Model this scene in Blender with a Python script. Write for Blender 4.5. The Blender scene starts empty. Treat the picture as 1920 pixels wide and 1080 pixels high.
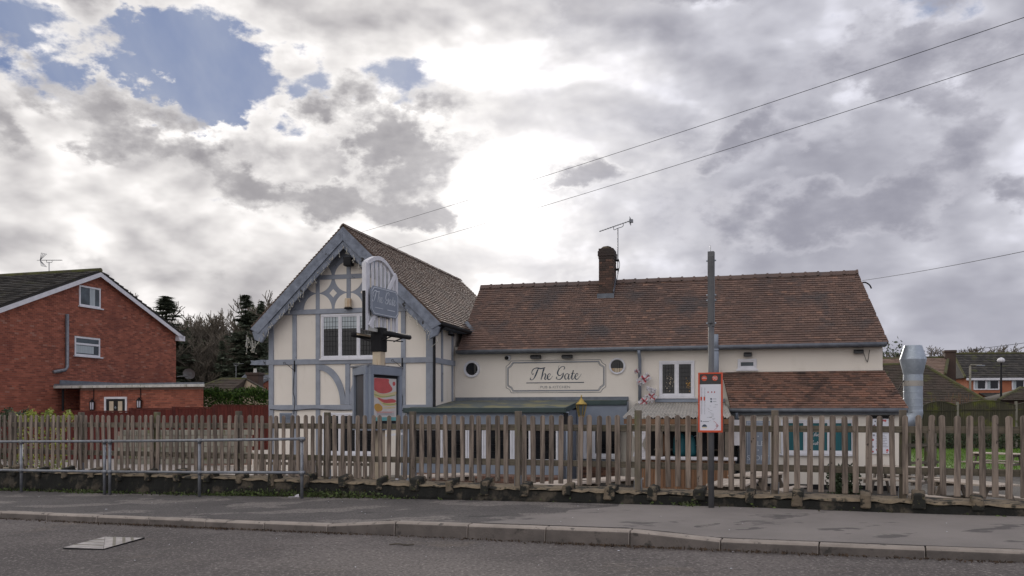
import bpy, math, random
import numpy as np
from mathutils import Vector, Matrix
random.seed(7)
S = bpy.context.scene
COL = S.collection
R = math.radians
pi = math.pi

# ------------------------------------------------------------------ camera
EYE = 1.45            # eye height over the road (m)
FPX = 1650.0          # focal length in photo pixels (1920 wide)
HOR = 777.0           # row of the horizon
cd = bpy.data.cameras.new('camera')
cam = bpy.data.objects.new('camera', cd)
COL.objects.link(cam)
cam.location = (0, 0, EYE)
cam.rotation_euler = (R(90), 0, 0)
cd.sensor_width = 36.0
cd.lens = FPX / 1920 * 36.0
cd.shift_y = (HOR - 540) / 1920
cd.clip_start = 0.1
cd.clip_end = 6000
S.camera = cam
S.view_settings.view_transform = 'Standard'
S.view_settings.look = 'None'
S.view_settings.gamma = 1.0
S.view_settings.use_curve_mapping = False
EXPO = 0.62
S.view_settings.exposure = EXPO
S.cycles.max_bounces = 6
S.cycles.diffuse_bounces = 3
S.cycles.transparent_max_bounces = 8
try:
    S.cycles.use_denoising = True
except Exception:
    pass

# ------------------------------------------------------------------ sun
SUN_EL = math.atan2(HOR - 392, FPX)
sd = bpy.data.lights.new('sun', 'SUN')
sun = bpy.data.objects.new('sun', sd)
COL.objects.link(sun)
sd.energy = 1.5
sd.angle = R(12)
sd.color = (1.0, 0.93, 0.84)
sun.rotation_euler = Vector((0, -math.cos(SUN_EL), -math.sin(SUN_EL))).to_track_quat('-Z', 'Y').to_euler()
sun.location = (0, 60, 30)

# ------------------------------------------------------------------ sky (world)
W = bpy.data.worlds.new('World')
S.world = W
W.use_nodes = True
nt = W.node_tree
nt.nodes.clear()


class E_:
    """tiny arithmetic wrapper over Math nodes"""
    tree = nt

    def __init__(s, sock):
        s.s = sock

    @staticmethod
    def m(op, *a, clamp=False):
        n = E_.tree.nodes.new('ShaderNodeMath')
        n.operation = op
        n.use_clamp = clamp
        for i, x in enumerate(a):
            if isinstance(x, E_):
                E_.tree.links.new(x.s, n.inputs[i])
            else:
                n.inputs[i].default_value = x
        return E_(n.outputs[0])

    def __add__(s, o): return E_.m('ADD', s, o)
    def __radd__(s, o): return E_.m('ADD', o, s)
    def __sub__(s, o): return E_.m('SUBTRACT', s, o)
    def __rsub__(s, o): return E_.m('SUBTRACT', o, s)
    def __mul__(s, o): return E_.m('MULTIPLY', s, o)
    def __rmul__(s, o): return E_.m('MULTIPLY', o, s)
    def __truediv__(s, o): return E_.m('DIVIDE', s, o)
    def __pow__(s, o): return E_.m('POWER', s, o)


def smooth(x, lo, hi):
    n = E_.tree.nodes.new('ShaderNodeMapRange')
    n.interpolation_type = 'SMOOTHSTEP'
    E_.tree.links.new(x.s, n.inputs[0])
    n.inputs[1].default_value = lo
    n.inputs[2].default_value = hi
    return E_(n.outputs[0])


def vec(x, y, z):
    n = E_.tree.nodes.new('ShaderNodeCombineXYZ')
    for i, q in enumerate((x, y, z)):
        if isinstance(q, E_):
            E_.tree.links.new(q.s, n.inputs[i])
        else:
            n.inputs[i].default_value = q
    return n.outputs[0]


def noise(v, scale, detail=6, rough=.55, dist=0.0):
    n = E_.tree.nodes.new('ShaderNodeTexNoise')
    n.noise_dimensions = '3D'
    E_.tree.links.new(v, n.inputs['Vector'])
    n.inputs['Scale'].default_value = scale
    n.inputs['Detail'].default_value = detail
    n.inputs['Roughness'].default_value = rough
    n.inputs['Distortion'].default_value = dist
    return E_(n.outputs['Fac'])


def cmix(f, a, b):
    n = E_.tree.nodes.new('ShaderNodeMix')
    n.data_type = 'RGBA'
    for i, q in ((0, f), (6, a), (7, b)):
        if isinstance(q, E_):
            E_.tree.links.new(q.s, n.inputs[i])
        elif isinstance(q, (int, float)):
            n.inputs[i].default_value = q
        elif isinstance(q, (tuple, list)):
            n.inputs[i].default_value = (*q[:3], 1)
        else:
            E_.tree.links.new(q, n.inputs[i])
    return n.outputs[2]


tc = nt.nodes.new('ShaderNodeTexCoord')
sp = nt.nodes.new('ShaderNodeSeparateXYZ')
nt.links.new(tc.outputs['Generated'], sp.inputs[0])
dx, dy, dz = (E_(sp.outputs[i]) for i in range(3))
az = E_.m('ARCTAN2', dx, dy) * (180 / pi)            # degrees, + to the right of the sun
el = E_.m('ARCSINE', dz) * (180 / pi)
zc = E_.m('MAXIMUM', dz, 0.0)
den = zc + 0.30
cx, cy = dx / den, dy / den                          # coordinates on the cloud deck
SP = (0.0, math.cos(SUN_EL) / (math.sin(SUN_EL) + .30))


wv = vec(dx, dy, dz * 1.6)
az0, el0 = az, el
az = az0 + (noise(wv, 13.0, 6, .6) - .5) * 13.0        # ragged, not oval, patches
el = el0 + (noise(vec(dx + 4.0, dy, dz * 1.6), 13.0, 6, .6) - .5) * 7.0


def blob(a0, e0, sa, se, rot=0.0):
    """soft patch of more or less cloud round one heading"""
    c, s_ = math.cos(R(rot)), math.sin(R(rot))
    u = (az - a0) * (c / sa) + (el - e0) * (s_ / sa)
    v = (el - e0) * (c / se) - (az - a0) * (s_ / se)
    return E_.m('EXPONENT', (u * u + v * v) * -1.0)


def deck(k, det, rough):
    """cloud density seen in a direction, k shifts the look towards the sun"""
    X, Y, Z = dx * (1 - k), dy * (1 - k) + k * math.cos(SUN_EL), dz * (1 - k) + k * math.sin(SUN_EL)
    big = noise(vec(X, Y, Z * 2.0), 5.2, 2, .5, .1)
    mid = noise(vec(X, Y + 3.1, Z * 1.9), 8.6, det, rough, .10)
    return big * .46 + mid * .78 - .075


n0 = deck(0.0, 11, .55)
ns = deck(0.0, 4, .45)
n1 = deck(.055, 4, .45)
# sparse cloud opens a blue gap to the left of the sun, thick banks elsewhere
bias = (blob(-19.5, 20.3, 11.5, 2.9, -10) * -.30 + blob(-8.3, 17.3, 4.6, 2.0, -20) * .26
        + blob(-6.2, 20.6, 3.2, 2.6, -35) * -.04
        + blob(-11.5, 24.2, 7.5, 1.7, -20) * .06 + blob(-24.5, 24.6, 3.0, 1.6, 0) * .20
        + blob(-19, 15.6, 9, 2.0, -16) * .17 + blob(4.2, 14.7, 2.4, .9, -8) * .26
        + blob(13.5, 16.4, 4.2, 1.8, 10) * .22 + blob(20.0, 17.2, 3.2, 1.5, 20) * -.24
        + blob(18, 12.0, 10, 2.4, 4) * .18 + blob(24, 20, 6, 3, 0) * .12
        + blob(8, 25.3, 7, 1.6, 0) * .20 + blob(-4.0, 12.9, 2.8, 1.2, 0) * .22 + blob(2.5, 19.0, 3.4, 3.0, 0) * .03
        + blob(0, 10.2, 7, 1.5, 0) * .10)
dens = n0 + bias + .035 + smooth(el0, 16.0, 4.0) * .09
cover = smooth(dens, .42, .50)
thick = smooth(ns + bias + .035 + smooth(el, 16.0, 4.0) * .09, .46, .80)
relief = E_.m('ADD', (ns - n1) * -3.6, 0.0)
cs = dx * 0.0 + dy * math.cos(SUN_EL) + dz * math.sin(SUN_EL)     # cosine to the sun
cang = E_.m('ARCCOSINE', E_.m('MINIMUM', cs, 1.0)) * (180 / pi)
glow = E_.m('EXPONENT', (cang / 1.5) ** 2.0 * -1.0)
halo = E_.m('EXPONENT', cang / 4.2 * -1.0)
wide = E_.m('EXPONENT', cang / 13.0 * -1.0)
front = smooth(cs, .55, -.7)                         # clouds away from the sun show their lit side
rim = E_.m('MAXIMUM', cover - thick, 0.0)
tone = noise(vec(dx, dy + 7.7, dz * 2.6), 5.5, 4, .55)
light = (.95 - thick * .62) + (tone - .5) * .7 + blob(2.0, 20.0, 6.0, 6.0, 0) * .24 + blob(-8.3, 16.8, 4.2, 1.6, -20) * -.22 + blob(13, 15.8, 4, 1.5, 8) * -.2 + blob(4.4, 14.6, 2.4, .8, -8) * -.62 + blob(-4.6, 12.4, 2.4, 1.0, -8) * -.55 + blob(-8.0, 17.9, 4.6, 1.3, -22) * -.25 + relief * .78 + halo * .75 + wide * .30 + front * .22 + rim * .10
light = (light + E_.m('SQRT', light * light + .05)) * .5 - .03 + (n0 - .5) * -.25
light = E_.m('MINIMUM', E_.m('MAXIMUM', light, 0.0), 1.6)
pale = noise(vec(cx * .6, cy * .9, 1.0), 2.0, 5, .55)
dark_c = cmix(smooth(az, -14, 18), (.30, .285, .31), (.31, .31, .37))
lite_c = cmix(smooth(az, -8, 18), (.87, .84, .825), (.60, .60, .665))
cloud = cmix(E_.m('MINIMUM', light, 1.0), dark_c, lite_c)
sky = nt.nodes.new('ShaderNodeTexSky')
sky.sky_type = 'NISHITA'
sky.sun_disc = False
sky.sun_elevation = SUN_EL
sky.sun_rotation = 0.0
sky.air_density = 1.2
sky.dust_density = 0.6
sky.ozone_density = 2.0
STR = 0.1
K = 1.0 / (STR * 2 ** EXPO)


def scale(c, k):
    n = E_.tree.nodes.new('ShaderNodeVectorMath')
    n.operation = 'SCALE'
    if isinstance(c, tuple):
        n.inputs[0].default_value = c
    else:
        E_.tree.links.new(c, n.inputs[0])
    if isinstance(k, E_):
        E_.tree.links.new(k.s, n.inputs[3])
    else:
        n.inputs[3].default_value = k
    return n.outputs[0]


def vadd(a, b):
    n = E_.tree.nodes.new('ShaderNodeVectorMath')
    n.operation = 'ADD'
    E_.tree.links.new(a, n.inputs[0])
    E_.tree.links.new(b, n.inputs[1])
    return n.outputs[0]


# nearer cumulus, dark against the sun with bright rims on the side that faces it
def cumulus(k, det):
    X, Y, Z = dx * (1 - k), dy * (1 - k) + k * math.cos(SUN_EL), dz * (1 - k) + k * math.sin(SUN_EL)
    return noise(vec(X, Y + 11.3, Z * 1.7), 8.0, det, .54, .05) * .80 + noise(vec(X, Y + 5.3, Z * 2.2), 4.5, 2, .5) * .35


banks = (blob(-8.2, 17.6, 4.6, 2.1, -24) * .42 + blob(4.3, 14.9, 2.6, 1.1, -10) * .31 + blob(-4.6, 12.3, 2.8, 1.5, -5) * .34
         + blob(13.5, 16.3, 5.0, 1.7, 8) * .30 + blob(-20, 15.4, 9, 1.7, -15) * .24 + blob(-11, 13.4, 5, 1.0, -14) * .22
         + blob(20, 12.2, 9, 2.2, 3) * .30 + blob(8, 25.4, 7, 1.5, 2) * .22 + blob(24, 20.5, 5, 2.4, 0) * .15 + blob(2.2, 12.6, 1.6, .6, -10) * .2
         - blob(-19.5, 20.6, 10, 2.6, -10) * .16 - .02)
c0 = cumulus(0.0, 10) + banks
c1 = cumulus(.05, 5) + banks
cov2 = smooth(c0, .625, .70)
core2 = smooth(c0, .64, .83)
lit2 = .10 + (1.0 - core2) * (.30 + wide * .9) + (c0 - c1) * -2.6 + halo * .35 + front * .5
lit2 = (lit2 + E_.m('SQRT', lit2 * lit2 + .04)) * .5
cum = cmix(E_.m('MINIMUM', lit2, 1.0), cmix(smooth(az, -14, 18), (.255, .242, .265), (.275, .275, .335)), cmix(smooth(az, -6, 18), (.95, .92, .90), (.66, .655, .72)))

boost = 1.0 + glow * .5 + E_.m('MAXIMUM', light - 1.0, 0.0) * 1.0 + front * .36
cloudK = scale(scale(cloud, boost), K)
veil = noise(vec(cx * 1.5, cy * .55 + cx * .3, 5.0), 1.6, 6, .6, .4)
blueK = cmix(smooth(veil, .30, .75) * .62 + wide * .40, scale((.135, .20, .41), K), scale((.62, .64, .70), K))
blueK = cmix(.12, blueK, scale(sky.outputs[0], .5))
mixed = cmix(cover, blueK, cloudK)
mixed = cmix(cov2 * .93, mixed, scale(scale(cum, 1.0 + front * .36), K))
low = smooth(el0, 10.5, 0.5)                           # thin bright cloud towards the horizon
hz = cmix(smooth(az, -4, 14), (.76, .725, .715), (.43, .43, .50))
mixed = cmix(low * (.46 + pale * .55), mixed, scale(scale(hz, 1.0 + halo * .5), K))
mixed = vadd(mixed, scale(scale((1.0, .97, .93), glow * .35 + E_.m('EXPONENT', cang / 2.6 * -1.0) * .45 + wide * .08), K))
bg = nt.nodes.new('ShaderNodeBackground')
bg.inputs[1].default_value = STR
nt.links.new(mixed, bg.inputs[0])
ow = nt.nodes.new('ShaderNodeOutputWorld')
nt.links.new(bg.outputs[0], ow.inputs[0])
W.cycles.sampling_method = 'MANUAL'
W.cycles.sample_map_resolution = 1024

# ------------------------------------------------------------------ materials
def lin(c):
    return tuple(((x / 255) / 12.92) if x / 255 <= .04045 else (((x / 255) + .055) / 1.055) ** 2.4 for x in c)


MATS = {}


def pmat(name, c1, c2=None, scale=4.0, rough=.8, bump=0.0, bscale=None, detail=6, stretch=(1, 1, 1), tint=None,
         tintamt=1.0, obj=0.0, metal=0.0, spec=.5, spots=None, spot_scale=8, spot_lo=.62, spot_hi=.7,
         spot2=None, spot2_scale=3, spot2_lo=.6, spot2_hi=.7, grain=0.0, coords='Object', contrast=(.3, .7), emit=0.0,
         trans=0.0, spot_stretch=(1, 1, 1)):
    m = bpy.data.materials.new(name)
    m.use_nodes = True
    t = m.node_tree
    E_.tree = t
    bs = t.nodes['Principled BSDF']
    tcn = t.nodes.new('ShaderNodeTexCoord')

    def mapped(sc):
        mp = t.nodes.new('ShaderNodeMapping')
        mp.inputs['Scale'].default_value = sc
        t.links.new(tcn.outputs[coords], mp.inputs[0])
        if obj:
            oi = t.nodes.new('ShaderNodeObjectInfo')
            vm = t.nodes.new('ShaderNodeVectorMath')
            vm.operation = 'MULTIPLY_ADD'
            cb = vec(E_(oi.outputs['Random']) * 37.0, E_(oi.outputs['Random']) * 91.0, E_(oi.outputs['Random']) * 13.0)
            vm.inputs[1].default_value = (1, 1, 1)
            t.links.new(mp.outputs[0], vm.inputs[0])
            t.links.new(cb, vm.inputs[2])
            return vm.outputs[0]
        return mp.outputs[0]

    c2 = c2 or tuple(x * .8 for x in c1)
    n = noise(mapped(stretch), scale, detail, .6)
    col = cmix(smooth(n, contrast[0], contrast[1]), c1, c2)
    if tint:
        at = t.nodes.new('ShaderNodeAttribute')
        at.attribute_name = 'tint'
        f = E_(at.outputs['Fac'])
        for k, (lo, hi, tcol) in enumerate(tint):
            col = cmix(smooth(f, lo, hi) * tintamt, col, tcol)
    if spots:
        s1 = noise(mapped(spot_stretch), spot_scale, 5, .6)
        col = cmix(smooth(s1, spot_lo, spot_hi), col, spots)
    if spot2:
        s2 = noise(mapped(tuple(x * 1.37 for x in spot_stretch)), spot2_scale, 6, .65)
        col = cmix(smooth(s2, spot2_lo, spot2_hi), col, spot2)
    if grain:
        g = noise(mapped((1, 1, 1)), grain, 2, .5)
        col = cmix(smooth(g, .46, .60) * .55, col, tuple(x * .33 for x in c1))
    if obj:
        oi = t.nodes.new('ShaderNodeObjectInfo')
        k = E_(oi.outputs['Random']) * (2 * obj) + (1 - obj)
        sc_ = t.nodes.new('ShaderNodeVectorMath')
        sc_.operation = 'SCALE'
        t.links.new(col, sc_.inputs[0])
        t.links.new(k.s, sc_.inputs[3])
        col = sc_.outputs[0]
    t.links.new(col, bs.inputs['Base Color'])
    bs.inputs['Roughness'].default_value = rough
    bs.inputs['Metallic'].default_value = metal
    bs.inputs['Specular IOR Level'].default_value = spec
    if trans:
        bs.inputs['Transmission Weight'].default_value = trans
    if emit:
        t.links.new(col, bs.inputs['Emission Color'])
        bs.inputs['Emission Strength'].default_value = emit
    if bump:
        b = t.nodes.new('ShaderNodeBump')
        b.inputs['Strength'].default_value = min(1.0, bump)
        b.inputs['Distance'].default_value = .02
        nb = noise(mapped(stretch), bscale or scale * 4, 6, .65)
        t.links.new(nb.s, b.inputs['Height'])
        t.links.new(b.outputs[0], bs.inputs['Normal'])
    MATS[name] = m
    return m


def flat(name, c, rough=.6, metal=0.0, spec=.5):
    return pmat(name, c, tuple(x * .82 for x in c), 6, rough, metal=metal, spec=spec, bump=.05, bscale=30)


pmat('asphalt', (.168, .147, .138), (.105, .092, .087), .35, .93, 1.0, 30, spots=(.31, .282, .262), spot_scale=32,
     spot_lo=.56, spot_hi=.63, spot2=(.185, .153, .128), spot2_scale=.5, spot2_lo=.58, spot2_hi=.72, grain=26, contrast=(.40, .60))
pmat('pavement', (.150, .137, .131), (.11, .101, .098), .9, .94, .8, 60, spots=(.235, .212, .197), spot_scale=.95,
     spot_lo=.53, spot_hi=.56, spot_stretch=(.8, 1.3, 1), spot2=(.072, .067, .067), spot2_scale=1.6, spot2_lo=.62, spot2_hi=.68, grain=34)
pmat('pavement_old', (.275, .248, .232), (.215, .195, .183), .9, .94, .8, 60, spots=(.125, .114, .110), spot_scale=1.25,
     spot_lo=.575, spot_hi=.60, spot_stretch=(.7, 1.5, 1))
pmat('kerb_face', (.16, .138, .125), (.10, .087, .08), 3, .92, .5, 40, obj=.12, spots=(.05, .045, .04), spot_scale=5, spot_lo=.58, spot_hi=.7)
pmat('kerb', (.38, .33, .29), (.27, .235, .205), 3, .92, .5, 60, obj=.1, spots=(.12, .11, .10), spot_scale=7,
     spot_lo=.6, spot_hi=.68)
pmat('concrete', (.215, .172, .12), (.12, .096, .07), 4.5, .95, .9, 30, spots=(.022, .022, .018), spot_scale=5.0,
     spot_lo=.46, spot_hi=.53, spot2=(.085, .085, .035), spot2_scale=9, spot2_lo=.6, spot2_hi=.68, spot_stretch=(1, 1, 1.2))
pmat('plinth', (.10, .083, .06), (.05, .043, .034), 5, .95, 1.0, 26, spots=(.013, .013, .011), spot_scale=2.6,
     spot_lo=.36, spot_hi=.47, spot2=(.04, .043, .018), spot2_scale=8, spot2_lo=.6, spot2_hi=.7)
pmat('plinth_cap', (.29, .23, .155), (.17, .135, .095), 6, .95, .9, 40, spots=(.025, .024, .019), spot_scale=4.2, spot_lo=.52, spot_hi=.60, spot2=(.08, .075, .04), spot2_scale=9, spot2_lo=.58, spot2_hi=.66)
pmat('fence_wood', (.27, .218, .178), (.11, .088, .072), 3.2, .88, .5, 14, stretch=(7, 7, .55), obj=.26,
     spots=(.04, .03, .025), spot_scale=4.2, spot_lo=.665, spot_hi=.70, spot_stretch=(2.6, 1, 1.3), contrast=(.38, .64),
     spot2=(.15, .145, .08), spot2_scale=1.1, spot2_lo=.6, spot2_hi=.8)
pmat('rail_wood', (.16, .135, .10), (.085, .075, .055), 3.2, .9, .5, 14, stretch=(.6, 7, 7), obj=.15,
     spot2=(.10, .105, .045), spot2_scale=1.2, spot2_lo=.55, spot2_hi=.75)
pmat('post_wood', (.20, .165, .13), (.105, .09, .07), 3.2, .9, .5, 14, stretch=(7, 7, .55), obj=.2,
     spot2=(.12, .13, .05), spot2_scale=1.3, spot2_lo=.52, spot2_hi=.7)
pmat('galv', (.27, .285, .31), (.19, .20, .225), 9, .48, .1, 40, metal=.55, obj=.06, spots=(.15, .15, .16), spot_scale=14, spot_lo=.6, spot_hi=.7)
pmat('pole_grey', (.135, .138, .145), (.105, .108, .115), 5, .55, .1, 30, metal=.25, spots=(.19, .165, .15), spot_scale=4, spot_lo=.6, spot_hi=.7)
pmat('render', (.79, .735, .66), (.75, .695, .62), .8, .9, .3, 26, spots=(.69, .635, .555), spot_scale=1.5,
     spot_lo=.54, spot_hi=.80, spot2=(.56, .515, .44), spot2_scale=2.2, spot2_lo=.60, spot2_hi=.88, spot_stretch=(1.6, 1.6, .35))
pmat('timber', (.295, .322, .375), (.235, .256, .30), 3, .72, .35, 16, obj=.06, spots=(.042, .042, .045), spot_scale=5.5,
     spot_lo=.685, spot_hi=.70, spot_stretch=(.7, 1, .7))
pmat('barge', (.235, .265, .325), (.14, .158, .197), 5, .75, .5, 14, spots=(.035, .035, .037), spot_scale=4.5,
     spot_lo=.64, spot_hi=.66, spot_stretch=(.8, 1, .8))
pmat('bluegrey', (.25, .285, .345), (.21, .24, .295), 2, .6, .1, 20, obj=.04)
pmat('white', (.74, .74, .78), (.64, .64, .68), 4, .55, .08, 20, spots=(.42, .41, .4), spot_scale=6, spot_lo=.68, spot_hi=.75)
pmat('dirty_white', (.60, .59, .56), (.42, .42, .38), 5, .7, .2, 20, spots=(.13, .135, .07), spot_scale=5, spot_lo=.57, spot_hi=.68,
     spot_stretch=(2, 2, .5))
pmat('lead', (.16, .18, .21), (.11, .125, .15), 6, .55, .2, 20)
pmat('gutter', (.15, .165, .19), (.10, .11, .13), 5, .5, .1, 20)
pmat('black', (.018, .018, .02), (.012, .012, .014), 6, .75, spec=.25)
pmat('dark_in', (.012, .012, .014), (.02, .018, .018), 2, .9)
TT = [(.45, .0, (.115, .085, .076)), (.72, .95, (.245, .155, .122)), (.975, .985, (.30, .175, .125))]
pmat('tile', (.19, .120, .095), (.135, .09, .075), .55, .88, .4, 30, tint=TT, tintamt=.6, spots=(.10, .083, .08), spot_scale=.75,
     spot_lo=.50, spot_hi=.68, spot2=(.165, .098, .075), spot2_scale=.6, spot2_lo=.6, spot2_hi=.8)
pmat('tile_wing', (.175, .118, .088), (.125, .088, .068), .8, .68, .4, 30, tint=[(.45, .0, (.09, .067, .055)), (.7, .95, (.25, .175, .135))],
     tintamt=.55, spec=.4)
pmat('tile_low', (.255, .14, .10), (.165, .10, .077), .7, .85, .4, 30, tint=[(.45, .0, (.06, .042, .038)), (.75, .95, (.27, .135, .09))],
     tintamt=.65, spots=(.05, .038, .035), spot_scale=1.0, spot_lo=.54, spot_hi=.7)
pmat('tile_dark', (.052, .047, .043), (.036, .034, .032), .9, .9, .5, 24, tint=[(.35, .0, (.026, .025, .023)), (.65, .8, (.075, .068, .058))],
     tintamt=.7, spots=(.075, .082, .026), spot_scale=1.3, spot_lo=.58, spot_hi=.72)
pmat('moss_ridge', (.10, .105, .035), (.07, .062, .04), 3, .95, .8, 20)
pmat('slate', (.16, .17, .19), (.11, .12, .14), 1.2, .6, .2, 20, tint=[(.3, .0, (.09, .10, .12))], tintamt=.7)
pmat('tile_moss', (.085, .062, .05), (.06, .05, .036), .8, .92, .5, 22, tint=[(.3, .0, (.045, .036, .03))], tintamt=.7,
     spots=(.095, .095, .03), spot_scale=.9, spot_lo=.55, spot_hi=.7)
pmat('tile_tan', (.26, .18, .135), (.20, .14, .11), 1.0, .9, .3, 22, tint=[(.3, .0, (.15, .10, .08))], tintamt=.5)
BT = [(.45, .0, (.15, .05, .036)), (.65, .9, (.45, .155, .098)), (.965, .98, (.33, .19, .145))]
pmat('brick', (.34, .112, .070), (.27, .09, .058), 1.4, .9, .35, 40, tint=BT, tintamt=.65, spots=(.18, .055, .04), spot_scale=.5,
     spot_lo=.5, spot_hi=.75)
pmat('mortar', (.30, .20, .16), (.24, .16, .13), 5, .95, .3, 40)
pmat('brick_old', (.17, .092, .065), (.095, .06, .047), 2, .92, .4, 40, tint=[(.3, .0, (.055, .042, .036)), (.65, .85, (.26, .135, .09))], tintamt=.75)
pmat('brick_chim', (.115, .07, .054), (.07, .05, .042), 2, .92, .4, 40, tint=[(.4, .0, (.04, .034, .031)), (.65, .9, (.18, .10, .072))], tintamt=.75)
pmat('mortar_dark', (.085, .07, .06), (.06, .05, .045), 5, .95, .3, 40)
pmat('orange_wall', (.42, .16, .085), (.36, .13, .07), 3, .9, .2, 30)
pmat('red_wood', (.155, .03, .022), (.095, .02, .016), 2.5, .85, .4, 10, stretch=(5, 5, .5), obj=.12, tint=[(.3, .0, (.075, .017, .013))], tintamt=.6)
pmat('green_wood', (.085, .075, .042), (.05, .046, .028), 2.5, .92, .4, 10, stretch=(5, 5, .5), obj=.12, tint=[(.3, .0, (.04, .036, .022))],
     tintamt=.6, spots=(.115, .125, .022), spot_scale=1.1, spot_lo=.5, spot_hi=.68)
pmat('conc_post', (.27, .25, .21), (.19, .175, .14), 4, .95, .4, 30, spots=(.11, .12, .05), spot_scale=4, spot_lo=.58, spot_hi=.7)
pmat('warm_wood', (.36, .19, .095), (.22, .115, .06), 2.5, .8, .4, 10, stretch=(6, 6, .5), obj=.22, tint=[(.3, .0, (.13, .07, .04))], tintamt=.5)
pmat('table_wood', (.52, .45, .38), (.38, .32, .265), 3, .85, .3, 12, stretch=(.6, 6, 6), obj=.12)
pmat('table_leg', (.20, .165, .13), (.12, .10, .08), 3, .88, .3, 12, obj=.12)
pmat('post_cream', (.60, .50, .36), (.50, .42, .32), 3, .8, .2, 12, spots=(.36, .2, .09), spot_scale=3, spot_lo=.55, spot_hi=.7, spot_stretch=(4, 4, .4))
pmat('zinc', (.40, .45, .51), (.32, .365, .42), 3, .45, .02, 7, metal=.6, spots=(.42, .47, .53), spot_scale=8, spot_lo=.55, spot_hi=.62)
pmat('brass', (.50, .36, .10), (.34, .24, .08), 6, .35, metal=.8)
pmat('corr', (.42, .39, .35), (.30, .285, .26), 2.2, .8, .2, 20, spots=(.10, .10, .07), spot_scale=4, spot_lo=.6, spot_hi=.68)
pmat('roof_felt', (.11, .13, .12), (.085, .10, .105), 1.3, .8, .2, 20, spots=(.21, .20, .11), spot_scale=1.2, spot_lo=.48, spot_hi=.62)
pmat('green_fascia', (.035, .062, .062), (.025, .045, .045), 3, .45, .05, 20)
pmat('orange', (.62, .075, .022), (.56, .065, .02), 3, .4)
pmat('panel_dark', (.032, .034, .037), (.026, .028, .03), 3, .3)
pmat('paper', (.72, .73, .80), (.68, .69, .76), 3, .35)
pmat('print_grey', (.30, .31, .36), None, 3, .5)
pmat('ink', (.028, .048, .08), (.04, .062, .095), 3, .7)
pmat('ink_soft', (.20, .21, .22), (.3, .3, .3), 20, .7)
pmat('pale_letter', (.66, .70, .76), None, 3, .6)
pmat('teal', (.008, .115, .135), (.005, .075, .095), 5, .6, stretch=(8, 8, .3))
pmat('poster_red', (.60, .10, .10), (.50, .085, .085), 6, .5)
pmat('poster_bun', (.64, .50, .25), (.66, .57, .36), 5, .5)
pmat('poster_leaf', (.40, .44, .16), None, 5, .5)
pmat('poster_pale', (.64, .60, .58), (.60, .56, .53), 5, .5)
pmat('poster_teal', (.15, .45, .45), None, 5, .5)
pmat('poster_amber', (.62, .34, .07), None, 5, .5)
pmat('flag_white', (.62, .60, .62), (.52, .50, .52), 8, .85)
pmat('flag_red', (.46, .09, .11), None, 8, .85)
pmat('plastic_lamp', (.03, .03, .032), None, 6, .4)
pmat('clear_bulb', (.46, .43, .36), (.36, .34, .28), 9, .35)
pmat('ground', (.095, .085, .076), (.07, .064, .058), .8, .95, .6, 30, spots=(.125, .112, .10), spot_scale=2.2, spot_lo=.55, spot_hi=.7, grain=40)
pmat('yard', (.50, .455, .42), (.42, .38, .35), .7, .95, .5, 40, grain=40)
pmat('block_wall', (.30, .285, .235), (.22, .21, .17), 3, .95, .5, 25, obj=.18, spots=(.13, .14, .05), spot_scale=2, spot_lo=.55, spot_hi=.7)
pmat('lawn', (.10, .18, .018), (.07, .13, .014), 2, .9, .4, 60)
pmat('grass', (.125, .235, .02), (.085, .16, .016), 2, .7)
LT = [(.35, .0, (.018, .034, .010)), (.65, .9, (.085, .14, .03))]
pmat('hedge', (.042, .085, .018), (.03, .06, .014), 3, .9, spec=.15, tint=LT, tintamt=.9)
pmat('shrub_y', (.30, .32, .035), (.17, .22, .03), 3, .6, tint=[(.35, .0, (.07, .09, .018))], tintamt=.7)
pmat('shrub_d', (.05, .075, .032), (.035, .055, .025), 3, .7, tint=[(.35, .0, (.02, .03, .014))], tintamt=.7)
pmat('weeds', (.055, .085, .02), (.035, .05, .015), 5, .7, tint=[(.4, .0, (.05, .035, .02)), (.6, .9, (.10, .15, .03))], tintamt=.8)
pmat('litter_leaf', (.095, .062, .04), (.055, .038, .026), 8, .9, tint=[(.4, .0, (.03, .022, .017))], tintamt=.8)
pmat('bark', (.10, .085, .068), (.07, .06, .05), 3, .95, .5, 10, obj=.15)
pmat('twig', (.17, .142, .11), (.12, .104, .08), 3, .95, obj=.15)
pmat('needles', (.095, .115, .075), (.07, .088, .058), 2, .8, tint=[(.4, .0, (.055, .07, .046)), (.7, .9, (.14, .16, .105))], tintamt=.8, obj=.12)
pmat('ivy', (.05, .07, .032), (.075, .075, .045), .3, .8, tint=[(.4, .0, (.018, .027, .014)), (.6, .85, (.085, .08, .05))], tintamt=.85)
pmat('manhole', (.50, .465, .44), (.34, .315, .30), 7, .7, .3, 40, contrast=(.4, .6))
pmat('dish', (.20, .21, .22), None, 4, .5)
pmat('net', (.45, .50, .52), (.33, .38, .41), 3, .4, stretch=(9, 9, .3))
pmat('stone_gable', (.33, .26, .19), (.27, .21, .15), 2, .9)


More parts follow.
